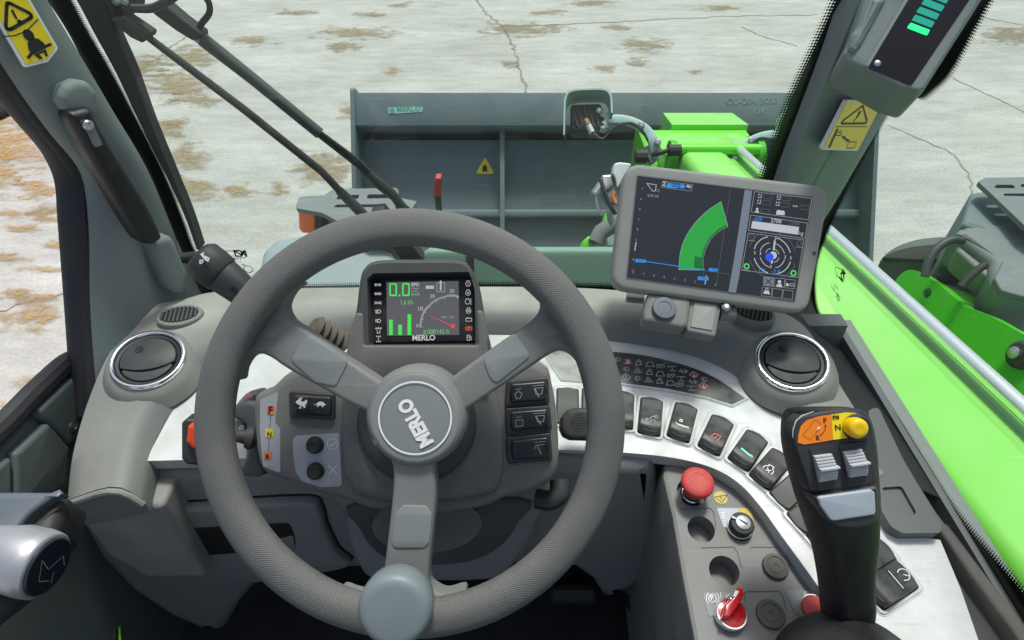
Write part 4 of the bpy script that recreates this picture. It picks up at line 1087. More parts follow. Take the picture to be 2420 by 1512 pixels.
# ---- armrest and latch of the door
pa = Pl(cam(60, 1180, .62), (.1, -.25, 1))
m = MB(); m.prism(pa, [tuple(q) for q in cat([Vector(pa.l(*q)) for q in ((-120, 1165), (0, 1161), (100, 1161), (150, 1163), (118, 1178), (66, 1216), (30, 1262), (0, 1290), (-80, 1320))], 4, True)], -.012, 0, .005, bottom=True); m.build('armrest_pad', MT['blue'], dr)
m = MB(); pa2 = pa.off(-.014); m.prism(pa2, [tuple(q) for q in cat([Vector(pa2.l(*q)) for q in ((-60, 1300), (20, 1275), (70, 1222), (128, 1180), (152, 1172), (140, 1215), (120, 1262), (60, 1290), (0, 1320))], 4, True)], -.05, 0, .012, bottom=True); m.build('armrest_underside', MT['soft'], dr)
lt = thing('door_latch', 'silver door latch handle with round black push button', 'door latch', cam(60, 1340, .60))
ax = (R * .93 - F * .05 - U * .22).normalized()
plt = Pl(cam(111, 1338, .565), ax, U)
m = MB(); m.lathe(plt, [(.015, -.11), (.018, -.075), (.025, -.045), (.0295, -.028), (.0302, -.012), (.029, -.002), (.0268, 0)], 36); m.build('silver_body', MT['silver'], lt, sharp=50)
m = MB(); m.lathe(plt, [(.0255, -.004), (.0255, .0012), (.0245, .0025), (.010, .0032)], 36); pbn = m.build('push_button', MT['navy'] if 'navy' in MT else MT['soft'], lt)
m = MB(); m.stroke(plt, [(-.004, -.016), (.006, -.012), (.0, .004), (.012, .014), (-.008, .012), (-.012, .0)], .0006, .0045); m.stroke(plt, [(-.016, -.004), (-.006, -.004)], .0006, .0045); m.build('emblem', MT['dprint'], pbn, sharp=0, fix=False)
m = MB(); m.tube([plt.p(-.01, 0, -.10), plt.p(-.005, 0, -.055)], [.017, .020], 20); m.build('latch_neck', MT['silver'], lt)
m = MB(); m.tube([cam(-60, 1470, .56), cam(10, 1420, .575), cam(45, 1395, .59)], [.016, .0155, .015], 16); m.build('latch_lever', MT['black'], lt)

# ---- right windscreen pillar
rp, RA, RB = pillar('windscreen_pillar', 'right grey windscreen pillar behind the monitor with yellow sticker',
    [(2100, -160), (2072, -100), (2032, 0), (1976, 135), (1916, 280), (1860, 418), (1812, 540), (1765, 680), (1750, 790)],
    [(2480, -260), (2400, -150), (2305, -10), (2140, 200), (2055, 335), (1990, 445), (1925, 560), (1893, 680), (1915, 800)],
    lambda u, v: vy(u, v, .80), lambda u, v: vx(u, v, .555), .020)
prs = pl3(vy(1976, 135, .80), vy(1860, 418, .80), vx(2055, 335, .555), .0265)
sk = thing('warning_sticker', 'yellow load clearance warning sticker on the right pillar', 'sticker', prs.at(2010, 300))
out = P2(prs, ((2000, 236), (2086, 238), (2026, 356), (1940, 353)), .003)
m = MB(); m.prism(prs, out, -.004, .0006); m.build('sticker_border', MT['wprint'], sk, sharp=0)
m = MB(); m.flat(prs, inset(ccw(out), .0022), .0011); m.build('sticker_face', MT['stick'], sk, sharp=0)
m = MB(); m.stroke(prs, fillet([prs.l(*c3(*q)) for q in ((1330, 708), (1363, 826), (1172, 828))], .003), .0028, .0016, True); m.build('warning_triangle', MT['ink'], sk, sharp=0, fix=False)
m = MB(); m.flat(prs, P2(prs, ((1308, 742), (1322, 742), (1292, 793), (1283, 793)), 0, c3), .0016); m.build('exclamation_bar', MT['ink'], sk, sharp=0)
m = MB(); m.flat(prs, circ(.002, 8, *prs.l(*c3(1274, 805))), .0016); m.build('exclamation_dot', MT['ink'], sk, sharp=0)
m = MB(); m.stroke(prs, P2(prs, ((1150, 849), (1362, 848)), 0, c3), .0009, .0016); m.build('divider_line', MT['ink'], sk, sharp=0, fix=False)
m = MB(); m.flat(prs, P2(prs, ((1155, 862), (1168, 862), (1110, 990), (1097, 988)), 0, c3), .0016); m.build('mast_mark', MT['ink'], sk, sharp=0)
m = MB(); m.stroke(prs, P2(prs, ((1150, 905), (1180, 908), (1190, 890)), 0, c3), .0014, .0016); m.build('branch_mark', MT['ink'], sk, sharp=0, fix=False)
m = MB(); m.stroke(prs, P2(prs, ((1162, 885), (1180, 888), (1184, 872)), 0, c3), .0014, .0016); m.build('branch_mark', MT['ink'], sk, sharp=0, fix=False)
m = MB(); m.flat(prs, P2(prs, ((1190, 910), (1215, 912), (1212, 920), (1235, 935), (1238, 928), (1240, 948), (1212, 948), (1218, 940), (1200, 926), (1196, 934)), 0, c3), .0016); m.build('arrow_mark', MT['ink'], sk, sharp=0)
m = MB(); m.stroke(prs, P2(prs, ((1235, 952), (1288, 950), (1272, 992), (1222, 993)), 0, c3), .0011, .0016, True); m.build('box_mark', MT['ink'], sk, sharp=0, fix=False)

# ---- load indicator on the right pillar
li = thing('load_indicator', 'load moment indicator with green light bars on the right pillar', 'indicator', cam(2120, 120, .72))
pi = Pl(cam(2130, 110, .69), (-F * .96 + U * .05 - R * .25), (R * .52 + U * .85).cross(Vector((0, 0, 0))) if False else None)
m = MB(); m.prism(pi, P2(pi, ((2060, -60), (2030, 50), (1998, 118), (2005, 141), (2040, 158), (2125, 207), (2174, 220), (2188, 211), (2322, 0), (2420, -160), (2120, -160)), .006), -.075, -.006, .006, 3, bottom=True); m.build('housing', MT['trim'], li)
out = P2(pi, ((2228, -160), (2135, 0), (2040, 156), (2126, 204), (2172, 215), (2184, 208), (2316, 0), (2416, -160)), .004)
m = MB(); m.prism(pi, out, -.008, 0, .003, 3); m.build('front_frame', MT['trim'], li)
m = MB(); m.prism(pi, P2(pi, ((2240, -160), (2146, 0), (2050, 161), (2153, 203), (2290, 0), (2390, -160)), .003), 0, .0008); scr_ = m.build('lens', MT['lens'], li)
m = MB(); m.prism(pi, P2(pi, ((2058, -10), (2028, 62), (2013, 78), (2006, 112), (2022, 124), (2040, 100), (2100, -10)), .003), -.03, -.001, .006, 3); m.build('side_rib', MT['trim'], li)
bars = [((1655, 155), (1785, 205), (1765, 242), (1630, 190)), ((1688, 100), (1818, 150), (1795, 190), (1662, 138)), ((1718, 47), (1850, 97), (1830, 136), (1692, 84)), ((1752, -8), (1885, 43), (1862, 82), (1726, 30)), ((1785, -65), (1915, -12), (1895, 28), (1758, -25)), ((1818, -120), (1948, -68), (1928, -28), (1792, -80))]
for k, b in enumerate(bars):
    m = MB(); m.prism(pi, P2(pi, b, .0015, c3), .0008, .0014); m.build('light_bar', EM['led'] if k == 0 else EM['ledd'], scr_, sharp=0)
m = MB(); m.lathe(pi, [(.0035, .0008), (.0035, .002), (.002, .0028)], 10, *pi.l(*c3(1432, 430))); m.build('screw', MT['steel'], scr_)

# ---- wipers outside the windscreen
YQ = .875
def W(conv, *pts): return [vy(*conv(*q), YQ) for q in pts]
wp = thing('windscreen_wiper', 'lower thin windscreen wiper arm reaching down behind the steering wheel', 'wiper', vy(290, 40, YQ), 'windscreen wipers')
pq = Pl((0, YQ, 1.6), (0, -1, 0))
m = MB(); m.prism(pq, P2(pq, ((750, 120), (850, 95), (1030, 215), (1022, 245), (975, 275), (900, 240)), .003, c1), -.012, .010, .003, bottom=True); m.build('arm_head', MT['wblack'], wp)
m = MB(); m.tube(W(c1, (990, 245), (1640, 735), (2160, 1150), (2310, 1310)), [.0048, .0058, .0058, .0058], 10); m.build('arm_rod', MT['wblack'], wp)
m = MB(); m.tube(W(c1, (2280, 1280), (2400, 1400), (2480, 1480)), [.007, .0085, .0075], 10); m.build('arm_sleeve', MT['wblack'], wp)
m = MB(); m.prism(pq, P2(pq, ((875, 500), (905, 495), (1000, 612), (1000, 640), (960, 640)), .003), -.02, 0, .003, bottom=True); m.build('blade', MT['wblack'], wp)
wp = thing('windscreen_wiper', 'upper thick windscreen wiper arm with washer hose', 'wiper', vy(390, 15, YQ), 'windscreen wipers')
pq2 = pq.off(-.03)
Y2 = YQ + .03
def W2(conv, *pts): return [vy(*conv(*q), Y2) for q in pts]
m = MB(); m.prism(pq2, P2(pq2, ((1040, 75), (1110, 0), (1250, 120), (1375, 212), (1380, 250), (1310, 262), (1200, 195)), .003, c1), -.012, .010, .004, bottom=True); m.build('arm_head', MT['wblack'], wp)
m = MB(); m.tube(W2(c1, (1290, 215), (1370, 280)), .0075, 10); m.build('washer_clip', MT['hoodp'], wp)
m = MB(); m.tube(W2(c1, (1360, 262), (1700, 530), (2150, 898)), [.0095, .0085, .0085], 12); m.build('arm_tube', MT['wgrn'] if 'wgrn' in MT else MT['wblack'], wp)
m = MB(); m.tube(W2(c1, (2140, 880), (2420, 1085)) + W2(c2, (340, 1160)), .0032, 8); m.build('upper_rod', MT['wblack'], wp)
m = MB(); m.tube(W2(c1, (2140, 905), (2420, 1125)) + W2(c2, (330, 1190)), .0038, 8); m.build('lower_rod', MT['wblack'], wp)
m = MB(); m.tube(W2(c2, (325, 1165), (400, 1235), (490, 1310)), [.0065, .0085, .0085], 10); m.build('joint_sleeve', MT['wblack'], wp)
m = MB(); m.tube(W2(c2, (480, 1300), (560, 1390), (640, 1460)), [.008, .0065, .006], 10); m.build('blade_carrier', MT['wblack'], wp)
m = MB(); m.tube(W2(c2, (480, 1320), (520, 1380), (530, 1440)), .0035, 8); m.build('blade_rod', MT['wblack'], wp)
m = MB(); m.tube(cat(W2(c1, (1335, 215), (1350, 165), (1405, 90), (1405, 20), (1370, -30)), 6), .0042, 8); m.build('washer_hose', MT['wblack'], wp)
wm = thing('wiper_motor', 'black wiper motor bracket with bolts at the top left of the windscreen', 'wiper motor', vy(285, 10, YQ))
m = MB(); m.prism(pq, P2(pq, ((655, -40), (660, 20), (700, 95), (745, 130), (800, 140), (870, 110), (905, 60), (905, -40)), .004, c1), -.03, -.002, .004, bottom=True); m.build('bracket', MT['wblack'], wm)
m = MB(); m.tube(cat(W(c1, (890, 55), (1020, 55), (1110, 15), (1180, -30)), 6), .0055, 8); m.build('hose', MT['wblack'], wm)
for q in ((785, 5), (845, 5), (712, 88)):
    m = MB(); m.lathe(pq, [(.0055, -.004), (.0055, .004), (.003, .006)], 8, *pq.l(*c1(*q))); m.build('bolt', MT['steel'], wm)

# ================================================================== DASHBOARD
PT = Pl((.17, .53, 1.42), (0, -.19, .98))
st = [((160, 1186, 1.385), (335, 1176)), ((172, 1080, 1.41), (362, 1060)), ((205, 960, 1.435), (420, 960)), ((250, 850, 1.455), (500, 885)), ((305, 765, 1.465), (570, 852)),
      ((345, 728, 1.47), (640, 835)), ((430, 710, 1.47), (740, 820)), ((510, 692, 1.47), (830, 808)), ((700, 684, 1.47), (930, 798)), ((1000, 681, 1.47), (1100, 793)), ((1300, 681, 1.47), (1300, 797)),
      ((1480, 690, 1.47), (1450, 809)), ((1640, 705, 1.47), (1600, 834)), ((1770, 720, 1.468), (1700, 870)), ((1860, 745, 1.462), (1780, 925)), ((1915, 790, 1.452), (1840, 985)), ((1965, 880, 1.437), (1890, 1050)), ((2040, 1000, 1.415), (1965, 1105)), ((2125, 1105, 1.395), (2040, 1170))]
O = cat([vz(*s[0]) for s in st], 4); I = cat([PT.at(*s[1]) for s in st], 4)
db = thing('dashboard', 'dusty grey wraparound dashboard under the windscreen', 'dashboard', (0, .7, 1.2))
m = MB(); rr = []
hp = [(0, -.05), (0, -.003), (.02, .004), (.25, .010), (.5, .016), (.68, .018), (.82, .014), (.91, .004), (.97, -.008), (1.0, -.014), (1.0, -.04)]
for o_, i_ in zip(O, I):
    wd = min(1.0, (o_ - i_).length / .10)
    rr.append([o_.lerp(i_, f) + Vector((0, 0, h * (.6 + .4 * wd) + .010 * f)) for f, h in hp])
NR = len(rr); m.rings(rr, closed=False)
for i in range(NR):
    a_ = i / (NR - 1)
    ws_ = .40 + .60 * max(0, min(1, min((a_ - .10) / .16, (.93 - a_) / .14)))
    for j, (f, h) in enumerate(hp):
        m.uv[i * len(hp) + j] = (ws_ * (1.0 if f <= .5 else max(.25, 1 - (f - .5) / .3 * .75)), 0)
m.face(rr[0]); ARM_END = [q.copy() for q in rr[0]]
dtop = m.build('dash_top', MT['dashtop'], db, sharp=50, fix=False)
def dash_h(u, v):
    return vz(u, v, 1.48)
n0 = int(len(O) * .74)
ge = cat([vx(u, v, .5615) for u, v in ((1915, 690), (1928, 735), (1965, 790), (2030, 880), (2095, 970), (2160, 1070), (2230, 1180))], 8)
oo = O[n0:]
g2 = [ge[round(i * (len(ge) - 1) / (len(oo) - 1))] for i in range(len(oo))]
m = MB(); m.rings([[q + Vector((-.004, 0, -.004)) for q in oo], [a_.lerp(b_, .5) + Vector((0, 0, -.01)) for a_, b_ in zip(oo, g2)], g2], closed=False); m.build('sill_filler', MT['rubber'], db, sharp=40, fix=False)
# white arc panel
arc = [PT.l(u, v - 6) for u, v in [s[1] for s in st[1:]]]
arc = [tuple(q) for q in cat([Vector(q) for q in arc], 4)]
rest = [PT.l(*q) for q in ((2075, 1232), (2135, 1262), (2222, 1276), (2270, 1390), (2312, 1512), (2345, 1600), (2060, 1600))]
inn = [tuple(q) for q in cat([Vector(PT.l(*q)) for q in ((2010, 1512), (1960, 1425), (1905, 1345), (1850, 1270), (1800, 1200), (1750, 1145), (1690, 1108), (1610, 1085), (1500, 1071), (1330, 1063))], 5)]
left = [PT.l(*q) for q in ((1000, 1068), (600, 1082), (345, 1089))]
outline = arc + rest + inn + left
m = MB(); m.prism(PT, outline, -.003, 0, 0); m.build('white_panel', MT['white'], db, sharp=30)
m = MB(); m.wall(PT, outline, -.022, -.003); m.build('panel_edge', MT['lip'], db, sharp=30)
# knee panels
pk = Pl((0, .49, 1.2), (0, -1, .0))
knee = P2(pk, ((345, 1114), (600, 1110), (1000, 1100), (1330, 1092), (1551, 1094), (1562, 1180), (1568, 1261), (1560, 1330), (1544, 1373), (1490, 1402), (1424, 1419), (1400, 1380), (1354, 1348), (1250, 1342), (1000, 1345), (800, 1352), (700, 1372), (600, 1392), (560, 1440), (530, 1495), (470, 1492), (390, 1458), (300, 1398), (230, 1325), (185, 1250), (160, 1192), (335, 1180)), .01)
m = MB(); m.prism(pk, knee, -.25, 0, .022, 4); kn = m.build('knee_panel', MT['knee'], db, sharp=40)
LIDP = [tuple(q) for q in cat([Vector(pk.l(*q)) for q in ((356, 1205), (368, 1190), (500, 1182), (724, 1170), (760, 1190), (772, 1232), (800, 1290), (826, 1322), (700, 1345), (560, 1362), (480, 1360), (404, 1335), (362, 1275))], 4, True)]
m = MB(); m.prism(pk, inset(ccw(LIDP), -.0035), -.01, .0012, 0); m.build('lid_gap', MT['cavity'], db, sharp=30)
m = MB(); m.prism(pk, [tuple(q) for q in cat([Vector(pk.l(*q)) for q in ((356, 1205), (368, 1190), (500, 1182), (724, 1170), (760, 1190), (772, 1232), (800, 1290), (826, 1322), (700, 1345), (560, 1362), (480, 1360), (404, 1335), (362, 1275))], 4, True)], 0, .014, .006, 4); m.build('glovebox_lid', MT['knee'], db, sharp=40)
m = MB(); m.prism(pk, P2(pk, ((452, 1236), (470, 1225), (690, 1212), (702, 1240), (705, 1268), (660, 1276), (500, 1290), (470, 1280)), .008), .010, .0155, .002); m.build('handle_recess', MT['cavity'], db, sharp=40)
m = MB(); m.prism(pk, P2(pk, ((636, 1258), (700, 1240), (705, 1268), (640, 1276)), .003), .0155, .018, .001); m.build('handle_lip', MT['tabd'], db, sharp=40)
for (u, v, r_) in ((366, 1160, .0085),):
    m = MB(); m.lathe(pk, [(r_ * 1.12, .0), (r_ * 1.12, .001), (r_, .0012)], 20, *pk.l(u, v)); m.build('screw_well', MT['podd'], db)
fl_ = [q + Vector((0, -.004, -.004)) for q in ARM_END[1:-1]]
m = MB(); m.tube(fl_, .0042, 8); m.build('arm_flange', MT['dash'], db)
pke = Pl((-.5, ARM_END[4].y + .004, 1.3), (0, -1, 0))
x0_, x1_ = ARM_END[1].x - .004, ARM_END[-2].x + .012
m = MB(); m.prism(pke, fillet([(x0_ + .5, .085), (x1_ + .5, .075), (x1_ + .5, -.10), (x0_ + .53, -.10), (x0_ + .5, -.04)], .008), -.12, 0, .008, 3); m.build('arm_end', MT['dash'], db)
m = MB(); m.lathe(pke, [(.0095, .0), (.0095, .001), (.0085, .0012)], 20, *pke.l(214, 1219)); m.build('screw_well', MT['podd'], db)
# steering column shroud below the pod
col = thing('column_shroud', 'dark grey steering column shroud below the instrument pod', 'column shroud', (-.05, .45, 1.1))
pcs = Pl((0, .44, 1.2), (0, -1, .1))
m = MB(); m.prism(pcs, [tuple(q) for q in cat([Vector(pcs.l(*q)) for q in ((805, 1150), (808, 1230), (818, 1290), (840, 1345), (875, 1378), (1000, 1384), (1120, 1384), (1190, 1372), (1240, 1320), (1268, 1260), (1272, 1150))], 4, True)], -.10, 0, .02, 5); m.build('lower_shroud', MT['knee'], col, sharp=40)
pcs2 = pcs.off(.004)
m = MB(); m.prism(pcs2, [tuple(q) for q in cat([Vector(pcs2.l(*q)) for q in ((845, 1190), (850, 1245), (890, 1300), (960, 1330), (1100, 1325), (1180, 1290), (1225, 1230), (1230, 1180))], 4, True)], -.05, .004, .004, 3); m.build('shroud_recess', MT['podd'], col, sharp=40)
m = MB(); m.tube([cam(1010, 1240, .70), cam(1020, 1190, .90)], [.060, .055], 28, flat=.5, up=U); m.build('column_tube', MT['podd'], col)
# pedals and floor details
pe_ = thing('pedal', 'left hand dark pedal in the footwell below the wheel', 'pedal', (.10, .55, .86), 'pedals in the footwell')
m = MB(); m.box((.10, .55, .98), (.075, 0, 0), (0, .02, .02), (0, -.10, .14), .006); m.build('pedal_pad', MT['rubber'], pe_)
m = MB(); m.tube([(.10, .57, .98), (.10, .70, 1.10)], .012, 8); m.build('pedal_arm', MT['soft'], pe_)
pe_ = thing('pedal', 'right hand dark pedal in the footwell beside the console', 'pedal', (.22, .55, .86), 'pedals in the footwell')
m = MB(); m.box((.22, .55, .96), (.06, 0, 0), (0, .02, .02), (0, -.12, .16), .006); m.build('pedal_pad', MT['rubber'], pe_)
m = MB(); m.tube([(.22, .57, .98), (.22, .70, 1.10)], .012, 8); m.build('pedal_arm', MT['soft'], pe_)
gsn = thing('green_sill_edge', 'thin bright green painted door sill edge in the dark footwell', 'sill', cam(280, 1512, 1.05))
a, b = cam(276, 1385, 1.02), cam(284, 1530, .96)
m = MB(); m.tube([a, b], .0022, 6); m.build('painted_edge', MT['green'], gsn)
m = MB(); m.box((a + b) / 2 + R * -.02, (.035, 0, 0), (0, .02, .0), (b - a), .004); m.build('sill_strip', MT['cavity'], gsn)
# right sill, rail and rubber mat
srl = thing('window_rail', 'dusty brown grey rail under the right side window', 'rail', vz(2250, 1220, 1.36))
pz = Pl((.5, .4, 1.395), (0, 0, 1))
m = MB(); m.prism(pz, P2(pz, ((2070, 1000), (2082, 1000), (2145, 1099), (2214, 1208), (2395, 1440), (2495, 1570), (2470, 1600), (2378, 1466), (2300, 1362), (2213, 1239), (2132, 1109), (2080, 1010)), 0), -.05, 0, .004, 3); m.build('rail_top', MT['rail'] if 'rail' in MT else MT['cons'], srl)
pz2 = Pl((.5, .4, 1.372), (0, 0, 1))
m = MB(); m.prism(pz2, P2(pz2, ((2190, 1230), (2240, 1240), (2480, 1560), (2480, 1640), (2330, 1600), (2290, 1500), (2215, 1280)), 0), -.03, 0, 0)
m.build('ribbed_mat', MT['ribs'] if 'ribs' in MT else MT['soft'], srl, sharp=30)
tr = thing('storage_tray', 'grey moulded storage tray behind the joystick', 'tray', PT.at(2130, 1200))
outl = P2(PT, ((2040, 985), (2062, 975), (2120, 1100), (2208, 1252), (2206, 1271), (2118, 1272), (2092, 1258), (2070, 1222), (2050, 1100)), .006)
hol = P2(PT, ((2070, 1165), (2116, 1162), (2150, 1224), (2140, 1232), (2096, 1226), (2080, 1200)), .004)
pt_ = PT.off(.022)
m = MB(); m.holed(PT, outl, [hol], .016); m.wall(PT, outl, -.01, .016); m.wall(PT, hol, .012, .016, True); m.build('tray_body', MT['knee2'], tr, sharp=30, fix=False)
m = MB(); m.flat(PT, hol, .012); m.build('tray_floor', MT['knee2'], tr, sharp=0)

# ---- round air vents
def vent(label, u, v, n, rz, spin):
    c = vz(u, v, 1.475)
    pl = Pl(c, n)
    t = thing('air_vent', label, 'air vent', pl.M(0, 0, spin), 'round air vents on the dashboard')
    r = .0455
    m = MB(); m.lathe(LOC, [(r * 1.42, -.030), (r * 1.26, -.014), (r * 1.12, -.0055), (r * 1.03, -.0035)], 40, cap=False); m.build('vent_collar', MT['dash'], t, local=True, sharp=70)
    m = MB(); m.lathe(LOC, [(r * .99, -.012), (r * 1.03, -.003), (r * 1.01, .0018), (r * .98, .0030), (r * .92, .0028), (r * .89, .0016), (r * .875, -.008)], 48, cap=False); m.build('chrome_ring', MT['chrome'], t, local=True, sharp=60)
    m = MB(); m.lathe(LOC, [(r * .90, -.004), (r * .86, -.0005), (r * .78, -.001), (r * .77, -.010), (0.001, -.010)], 40, cap=True); m.build('vent_barrel', MT['ventb'], t, local=True)
    k = r * .745
    def arcpts(a0, a1, n=14): return [(k * math.cos(rad(a0 + (a1 - a0) * i / n)), k * math.sin(rad(a0 + (a1 - a0) * i / n))) for i in range(n + 1)]
    # the flap: two leaves parted by a bowed slit
    bow = [(k * .97 * x, -.30 * k + (-.22 * k) * (1 - x * x)) for x in [1 - 2 * i / 12 for i in range(13)]]
    up = [(k * .97, -.28 * k)] + arcpts(0, 180)[0:] + [(-k * .97, -.28 * k)]
    upper = arcpts(-16, 196) + [(x * .98, y + .012 * k) for x, y in bow[::-1]]
    lower = arcpts(-164, -16) [::1] + [(x * .95, y - .05 * k) for x, y in bow]
    m = MB(); m.prism(LOC, upper, -.008, .0012, .0012, 2); m.build('upper_flap', MT['ventf'], t, local=True)
    m = MB(); m.prism(LOC, arcpts(-155, -25) + [(x * .86, y - .06 * k) for x, y in bow], -.008, .0002, .0012, 2); m.build('lower_flap', MT['ventf'], t, local=True)
    m = MB(); m.lathe(LOC, [(.0075, .0), (.0075, .0010), (.006, .0012)], 16, -.012, .016); m.build('finger_dimple', MT['soft'], t, local=True)
    return t
vent('left round air vent with chrome ring and black flap', 350, 848, (.10, -.20, .97), 0, rad(14))
vent('right round air vent with chrome ring and black flap', 1872, 852, (-.12, -.22, .97), 0, rad(-14))
# demister grilles
def grille(label, u, v, w_, h_, ang, z):
    pl = Pl(vz(u, v, z), (0, -.1, 1))
    t = thing('demister_grille', label, 'grille', pl.M(0, 0, ang), 'demister grilles')
    m = MB(); m.prism(LOC, circ(w_ / 2 * 1.22, 28, 0, 0, h_ / 2 * 1.4), -.02, .0008, .003, 3); m.build('grille_frame', MT['dash'], t, local=True)
    m = MB(); m.flat(LOC, circ(w_ / 2, 28, 0, 0, h_ / 2), .0012); m.build('grille_well', MT['cavity'], t, local=True, sharp=0)
    for k in range(9):
        x = (k - 4) / 4.6 * w_ / 2; hh = h_ / 2 * math.sqrt(max(.05, 1 - (2 * x / w_) ** 2))
        m = MB(); m.wbox(x - .0013, x + .0013, -hh, hh, .001, .0028); m.build('slat', MT['podd'], t, local=True, sharp=0)
    return t
grille('left demister slot beside the windscreen pillar', 424, 744, .052, .030, rad(10), 1.482)
grille('right demister slot behind the monitor bracket', 1780, 737, .052, .034, rad(-22), 1.487)
# ================================================================== STEERING WHEEL
csp = crop(480, 520, 2.908); chb = crop(900, 880, 4.7267); cfn = crop(560, 930, 4.8765); cdp = crop(900, 650, 6.872); cic = crop(1360, 860, 4.2)
PW = Pl(cam(970, 999, .594), -F)
swl = thing('steering_wheel', 'grey three spoke steering wheel with textured rim and round centre badge', 'steering wheel', PW.o)
RM = .1822
m = MB(); N = 160
m.tube([PW.p(RM * math.cos(2 * math.pi * i / N - math.pi / 2), RM * math.sin(2 * math.pi * i / N - math.pi / 2)) for i in range(N)], .0190, 28, True, up=None, uv=True) if False else None
# rim: soft six sided section
def rim_sec(k, n):
    a = 2 * math.pi * k / n
    r = .0176 * (1 + .05 * math.cos(3 * a + .6))
    return r * math.cos(a), r * math.sin(a)
NS = 30
i0 = 0
for i in range(N + 1):
    t = 2 * math.pi * i / N - math.pi / 2
    er = PW.x * math.cos(t) + PW.y * math.sin(t)
    for k in range(NS + 1):
        a, b = rim_sec(k, NS)
        idx = m.add([PW.o + er * (RM + b) - PW.n * a])[0] if False else m.add([PW.o + er * (RM + b) - PW.n * a])
        m.uv[idx] = (RM * 2 * math.pi * i / N, .0190 * 2 * math.pi * k / NS)
for i in range(N):
    for k in range(NS):
        q = i * (NS + 1) + k
        m.f.append((q, q + 1, q + NS + 2, q + NS + 1))
rim = m.build('rim', MT['grip'], swl, sharp=60, fix=False)
bmx = bmesh.new(); bmx.from_mesh(rim.data); bmesh.ops.recalc_face_normals(bmx, faces=bmx.faces); bmx.to_mesh(rim.data); bmx.free()
PS = PW.off(-.017)
def cpoly(pl, conv, pts, n=3):
    return [tuple(q) for q in cat([Vector(pl.l(*conv(*q))) for q in pts], n, True)]
sp_l = ((805, 535), (740, 590), (695, 665), (688, 735), (735, 815), (850, 890), (1150, 1100), (1430, 1290), (1500, 1400), (1380, 1500), (1240, 1452), (1080, 1372), (720, 1170), (590, 1082), (490, 1050), (420, 1082), (370, 1160), (345, 1250), (240, 1200), (230, 1100), (280, 1000), (370, 850), (490, 670), (610, 545), (720, 500))
sp_r = ((1385, 525), (1450, 600), (1482, 690), (1468, 760), (1400, 830), (1310, 892), (1080, 1050), (860, 1215), (800, 1300), (900, 1440), (1000, 1395), (1180, 1275), (1420, 1115), (1545, 1032), (1620, 1012), (1695, 1050), (1750, 1120), (1775, 1195), (1840, 1150), (1810, 1030), (1720, 880), (1630, 740), (1530, 600), (1450, 500))
sp_b = ((480, 200), (498, 330), (497, 500), (465, 800), (440, 1000), (425, 1110), (370, 1175), (260, 1192), (150, 1160), (120, 1230), (240, 1300), (500, 1340), (760, 1320), (880, 1290), (975, 1230), (975, 1160), (860, 1187), (785, 1160), (738, 1105), (745, 950), (770, 700), (785, 500), (775, 330), (800, 200))
for nm, conv, pts in (('spoke', csp, sp_l), ('spoke', c5, sp_r), ('spoke', cb2, sp_b)):
    m = MB(); m.prism(PS, cpoly(PS, conv, pts), -.016, .008, .0045, 4, bottom=True); s_ = m.build('spoke', MT['wheel'], swl, sharp=40)
    if conv is csp:
        q = ((815, 945), (850, 928), (1138, 1112), (1040, 1300), (890, 1265), (712, 1105))
        q2 = ((500, 745), (655, 880), (590, 965), (395, 905))
    elif conv is c5:
        q = ((1100, 1082), (1285, 905), (1320, 905), (1418, 1050), (1180, 1238), (1135, 1180))
        q2 = ((1625, 730), (1705, 875), (1525, 930), (1485, 860))
    else:
        q = ((508, 660), (560, 600), (715, 605), (752, 660), (735, 850), (700, 890), (495, 890), (478, 840))
        q2 = None
    pq_ = fillet([PS.l(*conv(*p), .010) for p in q], .005)
    m = MB(); m.prism(PS, pq_, .007, .0094, .0010, 2); m.build('spoke_pad', MT['hub'], s_)
    if q2:
        m = MB(); m.prism(PS, fillet([PS.l(*conv(*p), .010) for p in q2], .002), .007, .0087, .0005, 2); m.build('spoke_web', MT['wheel'], s_)
PH = Pl(cam(981, 987, .5965), -F)
m = MB(); m.lathe(PH, [(.042, -.07), (.049, -.040), (.0490, -.016), (.0470, -.006), (.0440, -.001), (.0425, 0)], 56); m.build('hub', MT['wheel'], swl, sharp=40)
m = MB(); m.lathe(PH, [(.0424, -.002), (.0418, .0010), (.0405, .0016), (.0385, .0018), (.02, .0026), (.002, .003)], 56); hc = m.build('hub_cap', MT['hub'], swl, sharp=40)
PHf = PH.off(.0034)
cx, cy = PHf.l(*chb(650, 779))
m = MB()
def ring(m, pl, cx, cy, r0, r1, h, n=48, a0=0, a1=360):
    A = [pl.p(cx + r0 * math.cos(rad(a0 + (a1 - a0) * i / n)), cy + r0 * math.sin(rad(a0 + (a1 - a0) * i / n)), h) for i in range(n + 1)]
    B = [pl.p(cx + r1 * math.cos(rad(a0 + (a1 - a0) * i / n)), cy + r1 * math.sin(rad(a0 + (a1 - a0) * i / n)), h) for i in range(n + 1)]
    return m.rings([A, B], closed=False)
ring(m, PHf, cx, cy, .0330, .0346, 0); m.build('badge_ring', MT['wprint'], hc, sharp=0, fix=False)
m = MB(); put_text(m, PHf, 'MERLO', PHf.l(*chb(868, 1062)), PHf.l(*chb(575, 530)), 1.22, 0, .05)
lt_ = m.build('badge_lettering', MT['wprint'], hc, sharp=0, fix=False)
m = MB(); m.prism(PH, P2(PH, ((150, 1045), (190, 998), (228, 1065), (180, 1095)), .001, chb), .0, .0028); m.build('release_notch', MT['podd'], hc)
PK = Pl(cam(933, 1441, .548), -F)
